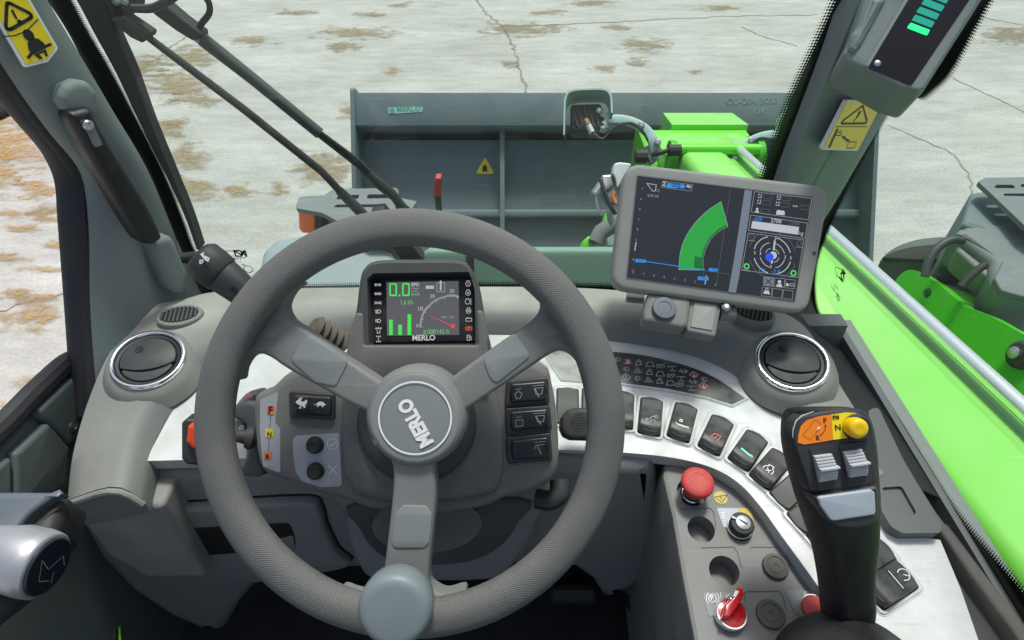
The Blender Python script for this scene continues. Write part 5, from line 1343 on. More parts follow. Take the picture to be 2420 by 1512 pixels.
m = MB(); m.lathe(PK, [(.010, -.045), (.012, -.030), (.026, -.028), (.0315, -.022), (.0326, -.010), (.0322, -.002), (.0300, .0035), (.0265, .0058), (.022, .0066), (.004, .0070)], 56); m.build('spinner_knob', MT['knob'], swl, sharp=50)

# ================================================================== INSTRUMENT POD
PP = Pl(cam(1000, 1000, .70), -F)
pod = thing('instrument_pod', 'grey instrument pod behind the steering wheel with switches and display', 'instrument pod', cam(1000, 1100, .75))
base = cat([Vector(PP.l(*q)) for q in ((599, 937), (640, 915), (680, 880), (760, 850), (835, 835), (1150, 830), (1280, 862), (1303, 905), (1316, 980), (1321, 1070), (1317, 1112), (1296, 1145), (1240, 1170), (1190, 1180), (1140, 1202), (1030, 1220), (930, 1218), (855, 1200), (825, 1186), (760, 1170), (690, 1142), (632, 1124), (607, 1090), (597, 1000))], 3, True)
base = [tuple(q) for q in base]
m = MB(); m.prism(PP, base, -.07, 0, .010, 4); m.build('pod_body', MT['pod'], pod, sharp=40)
m = MB(); m.prism(PP, inset(ccw(base), -.0016), -.034, -.030, 0); m.build('pod_seam', MT['lip'], pod, sharp=30)
cen = P2(PP, ((845, 838), (1140, 838), (1165, 900), (1192, 1000), (1190, 1110), (1172, 1160), (1090, 1180), (910, 1182), (845, 1165), (815, 1115), (808, 1000), (815, 920)), .012)
m = MB(); m.prism(PP, cen, -.02, .012, .010, 4); m.build('pod_centre', MT['pod'], pod, sharp=40)
m = MB(); PPc = PP.off(.012); m.lathe(PPc, [(.066, -.006), (.064, .004), (.058, .010), (.050, .012)], 40, *PPc.l(985, 1000)); m.build('column_collar', MT['podd'], pod, sharp=40)
PD = Pl(cam(1002, 735, .70), (-F + U * .02).normalized())
hood_o = cat([Vector(PD.l(*q)) for q in ((835, 800), (850, 735), (858, 670), (868, 638), (900, 619), (1000, 617), (1085, 618), (1112, 632), (1128, 670), (1140, 735), (1150, 790), (1150, 860), (1000, 880), (838, 870))], 3, True)
hood_o = [tuple(q) for q in hood_o]
hole = P2(PD, ((876, 662), (890, 649), (1110, 646), (1124, 656), (1126, 812), (880, 814)), .002)
m = MB(); ins = inset(ccw(hood_o), .004)
m.holed(PD, ins, [hole], .018); m.rings([[PD.p(a, b, .018) for a, b in ins], [PD.p(a, b, .014) for a, b in ccw(hood_o)], [PD.p(a, b, -.05) for a, b in ccw(hood_o)]], True)
m.wall(PD, hole, 0, .018, True); m.build('display_hood', MT['podd2'] if 'podd2' in MT else MT['podd'], pod, sharp=40, fix=False)
low = P2(PD, ((832, 790), (852, 740), (868, 742), (870, 815), (1132, 815), (1128, 735), (1142, 735), (1152, 790), (1160, 900), (830, 905)), .003)
m = MB(); m.prism(PD, low, -.03, .021, .003, 3); m.build('hood_fairing', MT['pod'], pod, sharp=40)

m = MB(); m.prism(PD, inset(ccw(hood_o), .006), -.045, -.002, 0); m.build('hood_back', MT['podd'], pod, sharp=30)
# display
ds_ = thing('driver_display', 'small colour driver display with speed and rev counter in the pod', 'display', PD.o)
out = P2(PD, ((881, 659), (1122, 656), (1124, 806), (884, 809)), .003)
m = MB(); m.prism(PD, out, 0, .004, .0006, 2); m.build('display_glass', MT['gloss'], ds_)
h0 = .0046
m = MB(); m.flat(PD, P2(PD, ((468, 385), (1700, 365), (1712, 1285), (478, 1300)), 0, cdp), h0); lcd = m.build('lcd_panel', EM['lcd'], ds_, sharp=0)
h1 = h0 + .0003
k_ = .9453 / 6.872 * .70 / 1500
def DL(x, y): return PD.l(*cdp(x, y), h1)
def seg0(m, x0, y0, x1, y1, w_):
    g = w_ * .35
    for a, b in (((x0 + g, y0), (x1 - g, y0)), ((x1, y0 + g), (x1, (y0 + y1) / 2 - g)), ((x1, (y0 + y1) / 2 + g), (x1, y1 - g)), ((x0 + g, y1), (x1 - g, y1)), ((x0, (y0 + y1) / 2 + g), (x0, y1 - g)), ((x0, y0 + g), (x0, (y0 + y1) / 2 - g))):
        m.stroke(PD, [DL(*a), DL(*b)], w_ * k_, h1)
m = MB(); seg0(m, 516, 410, 622, 606, 26); m.build('speed_digit', EM['seg'], lcd, sharp=0, fix=False)
m = MB(); seg0(m, 736, 407, 842, 604, 26); m.build('speed_digit', EM['seg'], lcd, sharp=0, fix=False)
m = MB(); m.flat(PD, [DL(664, 594), DL(694, 594), DL(694, 622), DL(664, 622)], h1); m.build('speed_point', EM['seg'], lcd, sharp=0)
def dtext(s, a, b, e, hs=1.0, bold=.01, name='lettering'):
    m = MB(); put_text(m, PD, s, DL(*a), DL(*b), hs, h1, bold); return m.build(name, e, lcd, sharp=0, fix=False)
dtext('EPD', (886, 446), (1020, 444), EM['wht'], 1, .03); dtext('Heavy', (886, 500), (1018, 498), EM['wdim'], .95); dtext('Load', (886, 545), (985, 544), EM['wdim'], .95); dtext('km/h', (886, 610), (1024, 608), EM['segd'], 1.05)
dtext('1.6 l/h', (705, 765), (908, 760), EM['segd'], 1.2, 0); dtext('0', (968, 1155), (1003, 1155), EM['wht'], 1.05, 0); dtext('10', (1004, 868), (1080, 866), EM['wht'], 1.0, 0); dtext('20', (1204, 648), (1284, 646), EM['wht'], 1, 0); dtext('30', (1540, 560), (1620, 558), EM['wht'], 1, 0)
dtext('RPM x 100', (1402, 1000), (1605, 996), EM['wdim'], 1.1, 0); dtext('000142 h', (1160, 1270), (1525, 1262), EM['segd'], 1.15, 0)
m = MB(); m.stroke(PD, [DL(1088, 1210), DL(1132, 1210), DL(1088, 1268), DL(1132, 1268)], 7 * k_, h1, True); m.build('hourglass_icon', EM['segd'], lcd, sharp=0, fix=False)
m = MB(); m.prism(PD, fillet([DL(1128, 440), DL(1272, 438), DL(1272, 492), DL(1128, 494)], 10 * k_), h1 - .0002, h1); m.build('gear_bar', EM['wht'], lcd, sharp=0)
m = MB(); m.stroke(PD, fillet([DL(1318, 390), DL(1455, 388), DL(1457, 545), DL(1320, 547)], 22 * k_), 7 * k_, h1, True); put_text(m, PD, '1', DL(1370, 512), DL(1402, 512), 1.1, h1, .03); m.build('gear_box_icon', EM['wht'], lcd, sharp=0, fix=False)
for (x0, y0, n_) in ((500, 1025, 9), (658, 1112, 6), (817, 930, 12)):
    for j in range(n_):
        ya = 1290 - (1290 - y0) / n_ * (j + 1); yb = 1290 - (1290 - y0) / n_ * j - 4
        m = MB(); m.flat(PD, [DL(x0, ya), DL(x0 + 62, ya), DL(x0 + 62, yb), DL(x0, yb)], h1); m.build('gauge_bar', EM['seg'], lcd, sharp=0)
    m = MB(); m.stroke(PD, [DL(x0 + 66, 935), DL(x0 + 66, 1290)], 2.5 * k_, h1); m.build('gauge_scale', EM['line'], lcd, sharp=0, fix=False)
dl = [(1020, 1147), (1040, 1010), (1090, 880), (1170, 780), (1290, 680), (1440, 620), (1580, 590), (1690, 615)]
dl = cat([Vector(q) for q in dl], 8)
m = MB()
ctr = Vector((1600, 1140))
for i in range(0, len(dl), 1):
    q = dl[i]; d = (ctr - q).normalized(); L_ = 50 if i % 8 == 0 else 28
    e = q + d * L_
    m.stroke(PD, [DL(*q), DL(*e)], 8 * k_, h1)
dd = m.build('dial_ticks', EM['wht'], lcd, sharp=0, fix=False); dd['kind'] = 'stuff'
m = MB(); a_, b_ = Vector(DL(1160, 935)), Vector(DL(1597, 1140)); d = (b_ - a_).normalized(); n_ = Vector((-d.y, d.x)) * 9 * k_
m.face([PD.p(*a_, h1 + .0002), PD.p(*(b_ - n_), h1 + .0002), PD.p(*(b_ + n_), h1 + .0002)]); m.build('dial_needle', EM['red'], lcd, sharp=0)
m = MB(); m.flat(PD, circ(34 * k_, 16, *DL(1597, 1138)), h1 + .0004); m.build('needle_boss', EM['red'], lcd, sharp=0)
m = MB(); put_text(m, PD, 'MERLO', DL(900, 1380), DL(1292, 1375), 1.05, h1, .03); m.build('maker_lettering', EM['wdim2'], ds_, sharp=0, fix=False)
def icon(parent, pl, f, strokes, wd, mt, h, name='indicator_icon', fills=()):
    m = MB()
    for s_, closed in strokes: m.stroke(pl, [f(*q) for q in s_], wd, h, closed)
    for s_ in fills: m.flat(pl, [f(*q) for q in s_], h)
    return m.build(name, mt, parent, sharp=0, fix=False)
def cpt(cx, cy, r, n=12, ry=None, a0=0, a1=360, closed=True):
    ry = ry or r
    k = n if closed else n + 1
    return [(cx + r * math.cos(rad(a0 + (a1 - a0) * i / n)), cy + ry * math.sin(rad(a0 + (a1 - a0) * i / n))) for i in range(k)]
arr = lambda x, y, s: ([(x, y), (x + 22 * s, y - 22), (x + 22 * s, y - 10), (x + 46 * s, y - 10), (x + 46 * s, y + 10), (x + 22 * s, y + 10), (x + 22 * s, y + 22)], True)
dlight = lambda y: ([(305, y - 28), (335, y - 28), (360, y), (335, y + 28), (305, y + 28)], True)
IC = [
 [arr(250, 424, 1), arr(358, 424, -1)],
 [arr(250, 578, 1), arr(362, 578, -1), ([(308, 562), (308, 595)], False)],
 [(cpt(285, 735, 16), True), (cpt(332, 735, 16), True), ([(250, 715), (265, 725)], False), ([(250, 755), (265, 745)], False), ([(366, 715), (350, 725)], False), ([(366, 755), (350, 745)], False)],
 [dlight(884)] + [([(260 + 4 * k, 862 + 18 * k), (295, 858 + 18 * k)], False) for k in range(4)],
 [dlight(1044)] + [([(265, 1024 + 18 * k), (295, 1024 + 18 * k)], False) for k in range(3)],
 [([(265, 1172), (368, 1172)], False), ([(282, 1158), (265, 1172), (282, 1186)], False), ([(350, 1158), (368, 1172), (350, 1186)], False), ([(316, 1150), (316, 1190)], False), ([(295, 1205), (295, 1255), (340, 1255), (340, 1205)], False)],
 [([(285, 1310), (350, 1310)], False), ([(285, 1400), (350, 1400)], False), ([(318, 1310), (318, 1400)], False), ([(285, 1300), (285, 1320)], False), ([(350, 1300), (350, 1320)], False), ([(285, 1390), (285, 1410)], False), ([(350, 1390), (350, 1410)], False)]]
for s_ in IC: icon(ds_, PD, DL, s_, 10 * k_, EM['wdim2'], h1)
eng = lambda x, y: [([(x - 26, y - 48), (x + 26, y - 48), (x + 20, y - 30), (x + 40, y - 10), (x + 40, y + 18), (x + 20, y + 42), (x - 20, y + 42), (x - 40, y + 18), (x - 40, y - 10), (x - 20, y - 30)], True)]
IR = [(eng(1857, 405) + [([(1857, 380), (1857, 425)], False)], 0), (eng(1857, 560) + [(cpt(1857, 565, 15), True)], 0), (eng(1848, 712) + [([(1905, 660), (1905, 765)], False)], 0), (eng(1865, 870) + [(cpt(1855, 870, 12), True), (cpt(1878, 870, 12), True)], 0),
      ([([(1820, 1000), (1918, 1000), (1918, 1050), (1820, 1050)], True), ([(1840, 990), (1855, 990)], False), ([(1885, 990), (1900, 990)], False)], 0),
      ([(cpt(1870, 1175, 34), True), (cpt(1870, 1175, 54, 8, None, -40, 40, False), False), (cpt(1870, 1175, 54, 8, None, 140, 220, False), False), ([(1862, 1195), (1862, 1155), (1880, 1158), (1880, 1172), (1864, 1176)], False)], 1),
      ([([(1840, 1290), (1885, 1290), (1885, 1378), (1840, 1378)], True), ([(1840, 1325), (1885, 1325)], False), ([(1888, 1300), (1912, 1325), (1912, 1370), (1895, 1370)], False)], 0)]
for s_, r_ in IR: icon(ds_, PD, DL, s_, 9 * k_, MT['rprint'] if r_ else EM['wdim2'], h1)

# gear selector label
gl = thing('gear_label', 'grey F N R direction label on the left wing of the pod', 'label', PP.at(*cfn(560, 730)))
kp = .9453 / 4.8765 * .70 / 1500
m = MB(); m.prism(PP, P2(PP, ((445, 335), (640, 242), (665, 252), (625, 620), (688, 690), (690, 1218), (650, 1215), (478, 1145), (440, 700)), .002, cfn), 0, .0006); m.build('label_plate', MT['label'], gl, sharp=0)
def PL(x, y): return PP.l(*cfn(x, y), .001)
m = MB(); m.stroke(PP, [PL(568, 520), PL(540, 960)], 6 * kp, .0009); m.build('link_line', MT['ink'], gl, sharp=0, fix=False)
for ch_, x0, y0, x1, y1, mt in (('F', 520, 408, 618, 518, 'fnr'), ('N', 505, 690, 602, 796, 'yellow'), ('R', 486, 966, 582, 1074, 'fnr')):
    m = MB(); m.prism(PP, fillet([PL(x0, y0), PL(x1 + 2, y0 + 2), PL(x1 - 4, y1), PL(x0 - 2, y1 - 2)], .001), .0006, .0012); b_ = m.build('letter_tile', MT[mt], gl, sharp=0)
    m = MB(); put_text(m, PP, ch_, PL(x0 + 22, y1 - 14), PL(x1 - 22, y1 - 12), 1.0, .0016, .03); m.build('letter', MT['ink'], b_, sharp=0, fix=False)
m = MB(); put_text(m, PP, '098120', PL(520, 1152), PL(618, 1182), 1, .0012, 0); m.build('part_number', MT['gprint'], gl, sharp=0, fix=False)
# confirm / cancel buttons
bl_ = thing('button_label', 'grey label plate with tick and cross symbols', 'label', PP.at(*cfn(1140, 1080)))
m = MB(); m.prism(PP, P2(PP, ((870, 775), (1385, 740), (1405, 760), (1440, 1390), (1180, 1400), (960, 1330), (880, 1220), (850, 1060), (838, 840)), .004, cfn), 0, .0006); m.build('label_plate', MT['label'], bl_, sharp=0)
m = MB(); m.stroke(PP, [PL(*q) for q in cpt(1322, 875, 65, 24)], 10 * kp, .0010, True); m.stroke(PP, [PL(1285, 880), PL(1310, 905), PL(1360, 848)], 10 * kp, .0010); m.build('tick_symbol', MT['wprint'], bl_, sharp=0, fix=False)
m = MB(); m.stroke(PP, [PL(1272, 1135), PL(1382, 1242)], 11 * kp, .0010); m.stroke(PP, [PL(1382, 1132), PL(1275, 1246)], 11 * kp, .0010); m.build('cross_symbol', MT['wprint'], bl_, sharp=0, fix=False)
m = MB(); put_text(m, PP, '098121', PL(1315, 1385), PL(1420, 1380), 1, .0010, 0); m.build('part_number', MT['gprint'], bl_, sharp=0, fix=False)
for lab_, x, y in (('upper round black push button beside the tick symbol', 1112, 888), ('lower round black push button beside the cross symbol', 1118, 1205)):
    t = thing('push_button', lab_, 'button', PP.at(*cfn(x, y)), 'round buttons on the pod')
    cx, cy = PL(x, y)
    m = MB(); m.lathe(PP, [(.0098, 0), (.0096, .003), (.0088, .0042), (.0078, .0040)], 28, cx, cy, cap=False); m.build('button_collar', MT['black'], t)
    m = MB(); m.lathe(PP, [(.0080, .002), (.0078, .0085), (.0068, .0100), (.0058, .0102), (.0045, .0094)], 28, cx, cy); m.build('button_cap', MT['soft'], t)

# ---- rocker switches
def rocker_mesh(w_, l_, hs, name, mt, parent, arc_=.0035):
    m = MB(); rr = []
    xs = [-1, -1, -.92, -.5, 0, .5, .92, 1, 1]
    for y, h in hs:
        ring_ = []
        for k, x in enumerate(xs):
            hh = -.004 if k in (0, 8) else h - (.0016 if k in (1, 7) else 0)
            yy = y * l_ / 2 + (1 if y > 0 else -1) * arc_ * (1 - x * x) * abs(y) ** 3
            ring_.append(Vector((x * w_ / 2, yy, hh)))
        rr.append(ring_)
    m.rings(rr, closed=True, cap0=True, cap1=True)
    return m.build(name, mt, parent, sharp=40, local=True)
def rocker(label, u, v, du, dv, mt='rocker', press=0, icon_=None, iw=.0008, imat='wprint', w_=.0275, l_=.049, group='rocker switches round the white panel', pl=None, bez=True):
    pl = pl or PT
    c = Vector(pl.l(u, v)); e = Vector(pl.l(u + du, v + dv))
    d = (c - e)                     # du,dv points to the near end
    ang = math.atan2(d.y, d.x) - math.pi / 2
    M = pl.M(c.x, c.y, ang)
    t = thing('rocker_switch', label, 'switch', M, group)
    if bez:
        m = MB(); m.prism(LOC, fillet([(-w_ / 2 - .0065, -l_ / 2 - .008), (w_ / 2 + .0065, -l_ / 2 - .008), (w_ / 2 + .0065, l_ / 2 + .009), (-w_ / 2 - .0065, l_ / 2 + .009)], .009), -.001, .0006); m.build('bezel_groove', MT['lip'], t, local=True, sharp=0)
        m = MB(); m.prism(LOC, fillet([(-w_ / 2 - .0045, -l_ / 2 - .0062), (w_ / 2 + .0045, -l_ / 2 - .0062), (w_ / 2 + .0045, l_ / 2 + .0065), (-w_ / 2 - .0045, l_ / 2 + .0065)], .007), -.001, .0026, .0012, 2); m.build('bezel', MT['white'], t, local=True)
        m = MB(); m.prism(LOC, fillet([(-w_ / 2 - .0012, -l_ / 2 - .003), (w_ / 2 + .0012, -l_ / 2 - .003), (w_ / 2 + .0012, l_ / 2 + .003), (-w_ / 2 - .0012, l_ / 2 + .003)], .004), .001, .0030); m.build('bezel_well', MT['cavity'], t, local=True, sharp=0)
    if mt == 'blank': hs = [(-1, .0045), (-.94, .0058), (.94, .0058), (1, .0045)]
    else: hs = [(-1, .0035), (-.97, .0090), (-.86, .0130), (-.72, .0145), (-.3, .0120), (.2, .0095), (.8, .0085), (.94, .0080), (1, .0060)]
    b_ = rocker_mesh(w_, l_, hs, 'rocker', MT[mt], t)
    if mt == 'rocker':
        m = MB(); pl2 = Pl((0, -.30 * l_, .0124), (0, -.13, 1)); 
        m.stroke(pl2, [(x * w_ * .32, -.010 - .0016 * (1 - x * x)) for x in (-1, -.6, -.2, .2, .6, 1)], .0007, .0010)
        m.build('finger_line', MT['blank'], t, local=True, sharp=0, fix=False)
        if icon_:
            m = MB()
            q = Pl((0, -.22 * l_, .0128), (0, -.105, 1))
            for s_, cl in icon_: m.stroke(q, [(x, y) for x, y in s_], iw, .0006, cl)
            m.build('symbol', MT[imat], t, local=True, sharp=0, fix=False)
    return t
s1 = .001
tract = [([(-6 * s1, -3 * s1), (-6 * s1, 1 * s1), (-1 * s1, 1 * s1), (0, 5 * s1), (5 * s1, 5 * s1)], False), (cpt(3 * s1, -2.5 * s1, 3.2 * s1, 12), True), (cpt(-5.5 * s1, -3 * s1, 2.2 * s1, 10), True), (cpt(6 * s1, 5 * s1, 2 * s1, 8), True)]
span = [([(-8 * s1, 1 * s1), (-6 * s1, -1 * s1), (6 * s1, -1.5 * s1)], False), ([(-7 * s1, -.2 * s1), (7 * s1, -.8 * s1)], False), (cpt(7 * s1, -1.2 * s1, 1.4 * s1, 8), True), ([(-4 * s1, 4 * s1), (-1 * s1, 4 * s1), (-1 * s1, 7 * s1), (-4 * s1, 7 * s1)], True)]
seat = [([(-5 * s1, -4 * s1), (5 * s1, -2 * s1), (6 * s1, 5 * s1), (-2 * s1, 5 * s1)], True), ([(-2 * s1, -1 * s1), (1 * s1, 0), (2 * s1, 3 * s1)], False), ([(-4 * s1, -6 * s1), (3 * s1, -5 * s1)], False), ([(-4 * s1, -8 * s1), (3 * s1, -7 * s1)], False)]
spray = [([(-7 * s1, 1.5 * s1), (7 * s1, -.5 * s1)], False), ([(-7 * s1, .2 * s1), (6 * s1, -1.5 * s1)], False), (cpt(7 * s1, -1 * s1, 1.5 * s1, 8), True), ([(-3 * s1, -3.5 * s1), (3 * s1, -4 * s1)], False), ([(-3 * s1, -5.5 * s1), (3 * s1, -6 * s1)], False)]
engs = [([(-4 * s1, 7 * s1), (2 * s1, 8 * s1), (2 * s1, 5 * s1), (5 * s1, 3 * s1), (5 * s1, -3 * s1), (1 * s1, -6 * s1), (-4 * s1, -5 * s1), (-7 * s1, -1 * s1), (-6 * s1, 3 * s1), (-3 * s1, 5 * s1)], True), ([(-3 * s1, -2 * s1), (2 * s1, 2 * s1)], False), ([(-3 * s1, 2 * s1), (2 * s1, -2 * s1)], False)]
fan_ = [([(-6 * s1, -6 * s1), (-9 * s1, 3 * s1), (0, 8 * s1), (8 * s1, 2 * s1), (5 * s1, -5 * s1)], True)]
rocker('blank grey rocker nearest the instrument pod, half hidden by the wheel', 1341, 962, 0, 45, 'blank')
rocker('blank grey rocker second from the pod, behind the black speaker', 1400, 962, -1, 45, 'blank')
rocker('black rocker mostly hidden behind the right side of the wheel rim', 1470, 972, -2, 45)
rocker('black rocker with white tractor symbol right of the wheel rim', 1536, 987, -4, 45, icon_=tract, iw=.0007, imat='dprint')
rocker('black rocker with white boom light symbol', 1611, 1000, -12, 45, icon_=span, iw=.0012)
rocker('black rocker with red seat symbol', 1690, 1030, -19, 40, icon_=seat, imat='rprint')
rocker('black rocker with lit green boom spray symbol', 1766, 1066, -26, 38, icon_=spray, iw=.0010, imat='grnlit')
rocker('black rocker with white engine fan symbol beside the joystick', 1820, 1110, -30, 34, icon_=engs, iw=.0010)
rocker('blank grey rocker just left of the joystick', 1872, 1158, -34, 30, 'blank')
rocker('blank grey rocker partly behind the joystick shaft', 1916, 1212, -38, 28, 'blank')
rocker('black rocker hidden behind the joystick shaft', 1962, 1262, -40, 27)
rocker('black rocker with washer symbol showing right of the joystick', 2052, 1322, -42, 26, icon_=fan_, iw=.0010)
rocker('black rocker with EPD lettering and dial symbol', 2098, 1382, -42, 27, w_=.033, icon_=None)
t = bpy.data.objects['rocker_switch.012']
q = Pl((0, .004, .0105), (0, -.09, 1))
m = MB(); m.stroke(q, [(x, y + .012) for x, y in cpt(0, 0, .0060, 14, None, -40, 220, False)], .0010, .001); m.stroke(q, [(0, .012), (.004, .016)], .0009, .001); m.build('dial_symbol', MT['wprint'], t, local=True, sharp=0, fix=False)
m = MB(); put_text(m, q, 'EPD', (-.008, -.013), (.008, -.013), 1, .001, .01); m.build('lettering', MT['wprint'], t, local=True, sharp=0, fix=False)
m = MB(); m.stroke(q, [(-.010, .001), (.010, .001)], .0008, .001); m.build('divider_line', MT['wprint'], t, local=True, sharp=0, fix=False)

def pod_rocker(label, corners, conv, group, kind):
    q = [Vector(PP.l(*conv(*p), .004)) for p in corners]
    t = thing('rocker_switch', label, 'switch', PP.p(*(sum(q, Vector((0, 0))) / 4)), group)
    m = MB(); m.prism(PP, fillet([tuple(p) for p in q], .004), -.002, .0045, .0016, 3); m.build('switch_frame', MT['black'], t)
    c = sum(q, Vector((0, 0))) / 4
    def bl(s, t_): return (q[0].lerp(q[1], s)).lerp(q[3].lerp(q[2], s), t_)
    inner = [tuple(bl(*st_)) for st_ in ((.13, .12), (.93, .12), (.96, .5), (.93, .86), (.13, .86), (.10, .5))]
    m = MB(); m.prism(PP, fillet(inner, .003), .003, .0078, .003, 4); b_ = m.build('rocker', MT['gloss'], t)
    return t, bl
t, bl = pod_rocker('wide black rocker with white hare and tortoise symbols', ((785, 225), (1350, 265), (1350, 580), (800, 560)), cfn, 'rocker switches on the pod', 0)
def PG(x, y): return PP.l(*cfn(x, y), .0085)
hare = ((872, 368), (890, 345), (905, 340), (920, 308), (932, 312), (925, 335), (950, 305), (958, 312), (935, 348), (960, 362), (985, 352), (1000, 335), (1015, 345), (1008, 385), (985, 410), (1000, 428), (975, 440), (955, 412), (935, 420), (945, 445), (905, 440), (925, 425), (930, 408), (905, 395), (880, 378))
tort = ((1095, 388), (1125, 392), (1140, 370), (1175, 358), (1210, 365), (1230, 390), (1250, 398), (1225, 405), (1212, 405), (1212, 428), (1195, 428), (1190, 408), (1160, 408), (1150, 424), (1132, 422), (1140, 404), (1100, 396))
m = MB(); m.flat(PP, [PG(*q) for q in hare], .0085); m.build('hare_symbol', MT['wprint'], t, sharp=0)
m = MB(); m.flat(PP, [PG(*q) for q in tort], .0085); m.build('tortoise_symbol', MT['wprint'], t, sharp=0)
for lab_, cr, conv, kd in (('top wiper rocker on the right wing of the pod', ((1250, 1215), (1535, 1192), (1545, 1365), (1240, 1390)), c5, 0), ('middle wiper rocker on the right wing of the pod', ((1242, 1400), (1545, 1380), (1562, 1545), (1252, 1582)), c5, 1), ('bottom wiper rocker on the right wing of the pod', ((1245, 145), (1550, 112), (1565, 300), (1260, 320)), cb2, 2)):
    t, bl = pod_rocker(lab_, cr, conv, 'rocker switches on the pod', 0)
    def fx(s, q): return bl(s, q)
    m = MB()
    if kd < 2:
        m.stroke(PP, [tuple(bl(*p)) for p in ((.22, .52), (.26, .70), (.34, .70), (.38, .52), (.30, .42))], .0006, .0084, True) if kd == 0 else m.stroke(PP, [tuple(bl(*p)) for p in ((.22, .45), (.38, .45), (.38, .68), (.22, .68))], .0006, .0084, True)
        m.stroke(PP, [tuple(bl(*p)) for p in ((.24, .34), (.36, .34))], .0005, .0084)
    m.stroke(PP, [tuple(bl(*p)) for p in ((.66, .36), (.86, .36), (.82, .60), (.70, .60))], .0006, .0084, kd < 2) if kd < 2 else m.stroke(PP, [tuple(bl(*p)) for p in ((.62, .5), (.66, .36), (.84, .36))], .0006, .0084)
    m.stroke(PP, [tuple(bl(*p)) for p in ((.68, .38), (.76, .70))], .0008, .0084); m.stroke(PP, [tuple(bl(*p)) for p in ((.62, .26), (.88, .26))], .0005, .0084)
    m.build('wiper_symbol', MT['dprint'], t, sharp=0, fix=False)

# ---- warning strip in the white panel
wsn = thing('warning_strip', 'dark curved warning lamp strip set into the white panel', 'warning strip', PT.at(1560, 890))
top = [PT.l(*q) for q in ((1290, 838), (1302, 832), (1380, 830), (1452, 834), (1533, 844), (1623, 867), (1691, 896), (1760, 943))]
top = [tuple(q) for q in cat([Vector(q) for q in top], 4)]
bot = [PT.l(*q) for q in ((1729, 958), (1668, 939), (1578, 921), (1470, 907), (1328, 896))]
m = MB(); m.prism(PT, inset(ccw(top + bot), -.0035), -.001, .0008); m.build('strip_groove', MT['lip'], wsn, sharp=0)
m = MB(); m.prism(PT, inset(ccw(top + bot), -.0022), -.001, .0022, .001, 2); m.build('strip_frame', MT['white'], wsn)
m = MB(); m.prism(PT, top + bot, -.001, .0026); m.build('strip_window', MT['glassy'], wsn, sharp=0)
grid = [((775, 160), None, None), ((880, 180), (865, 262), (865, 345)), ((990, 192), (985, 272), (980, 358)), ((1112, 212), (1105, 292), (1095, 370)), ((1225, 235), (1218, 312), (1212, 385)), ((1345, 252), (1335, 335), (1325, 408)), ((1460, 285), (1442, 360), (1430, 430)), ((1573, 322), (1560, 395), (1546, 458)), ((1684, 370), (1672, 437), None)]
rnd = random.Random(3)
shapes = [
 lambda: [(cpt(0, 0, .6, 8), True), ([(-.2, -1), (-.2, .3)], False)], lambda: [([(-1, -.7), (1, -.7), (.6, .7), (-.4, .7)], True)], lambda: [([(-1, 0), (.9, 0)], False), ([(.3, .6), (1, 0), (.3, -.6)], False), ([(-.5, .7), (-.2, -.7)], False)],
 lambda: [([(-1, -.8), (1, -.8)], False), ([(-.6, -.3), (0, .7), (.6, -.3)], True)], lambda: [([(-.8, -.6), (-.8, .6), (.8, .6), (.8, -.2)], False), (cpt(0, -.1, .4, 8), True)], lambda: [([(0, 1), (1, 0), (0, -1), (-1, 0)], True), ([(0, .5), (0, -.3)], False)],
 lambda: [([(-.7, -.8), (-.4, .2), (.4, .2), (.7, -.8)], True), ([(-.2, .4), (.2, .9), (.7, .5)], False)], lambda: [([(-1, .5), (1, .5)], False), ([(0, .5), (0, -.8)], False), ([(-.7, -.8), (.7, -.8)], False)]]
for ci, col_ in enumerate(grid):
    for ri, q in enumerate(col_):
        if q is None: continue
        c0 = Vector(PT.l(*cic(*q), .003)); r_ = .0052
        redc = (ci, ri) in ((1, 0), (7, 0), (8, 1))
        sh = shapes[(ci * 3 + ri * 5) % len(shapes)]()
        m = MB()
        for s_, cl in sh: m.stroke(PT, [(c0.x + a * r_ * 1.15, c0.y + b * r_ * 1.0) for a, b in s_], .0012, .0031, cl)
        if redc: m.flat(PT, [(c0.x + a * r_, c0.y + b * r_) for a, b in ((-.6, -.8), (.5, -.8), (.1, .6))], .0033)
        m.build('warning_icon', MT['pink'] if redc else MT['dprint'], wsn, sharp=0, fix=False)
# ================================================================== RIGHT CONSOLE
PC = PT.off(-.020)
con = thing('side_console', 'dusty grey right side console with buttons and key switch', 'console', PC.at(1750, 1350) - Vector((0, 0, .3)))
outc = [tuple(q) for q in cat([Vector(PC.l(*q)) for q in ((1690, 1125), (1755, 1165), (1800, 1215), (1850, 1285), (1905, 1360), (1960, 1440), (2010, 1530), (2050, 1640))], 4)] + P2(PC, ((1680, 1640), (1640, 1512), (1612, 1360), (1588, 1220), (1566, 1125), (1570, 1098), (1590, 1090)), 0)
def CL(x, y, h=0): return PC.l(*cbr(x, y), h)
def rpx(n): return n * .3516 * .70 / 1500
h_e = circ(rpx(112), 28, *CL(188, 510)); h_1 = circ(rpx(98), 28, *CL(250, 760)); h_2 = circ(rpx(104), 28, *CL(405, 1040)); h_k = circ(rpx(96), 28, *CL(505, 752))
oc = ccw(outc); ic = inset(oc, .005)
m = MB(); m.holed(PC, ic, [h_e, h_1, h_2, h_k], 0)
m.rings([[PC.p(a, b, -.40) for a, b in oc], [PC.p(a, b, -.006) for a, b in oc], [PC.p(a, b, -.0018) for a, b in inset(oc, .0014)], [PC.p(a, b, 0) for a, b in ic]], True)
for q, d in ((h_e, .012), (h_1, .030), (h_2, .032), (h_k, .010)): m.wall(PC, q, -d, 0, True)
m.build('console_body', MT['cons'], con, sharp=40, fix=False)
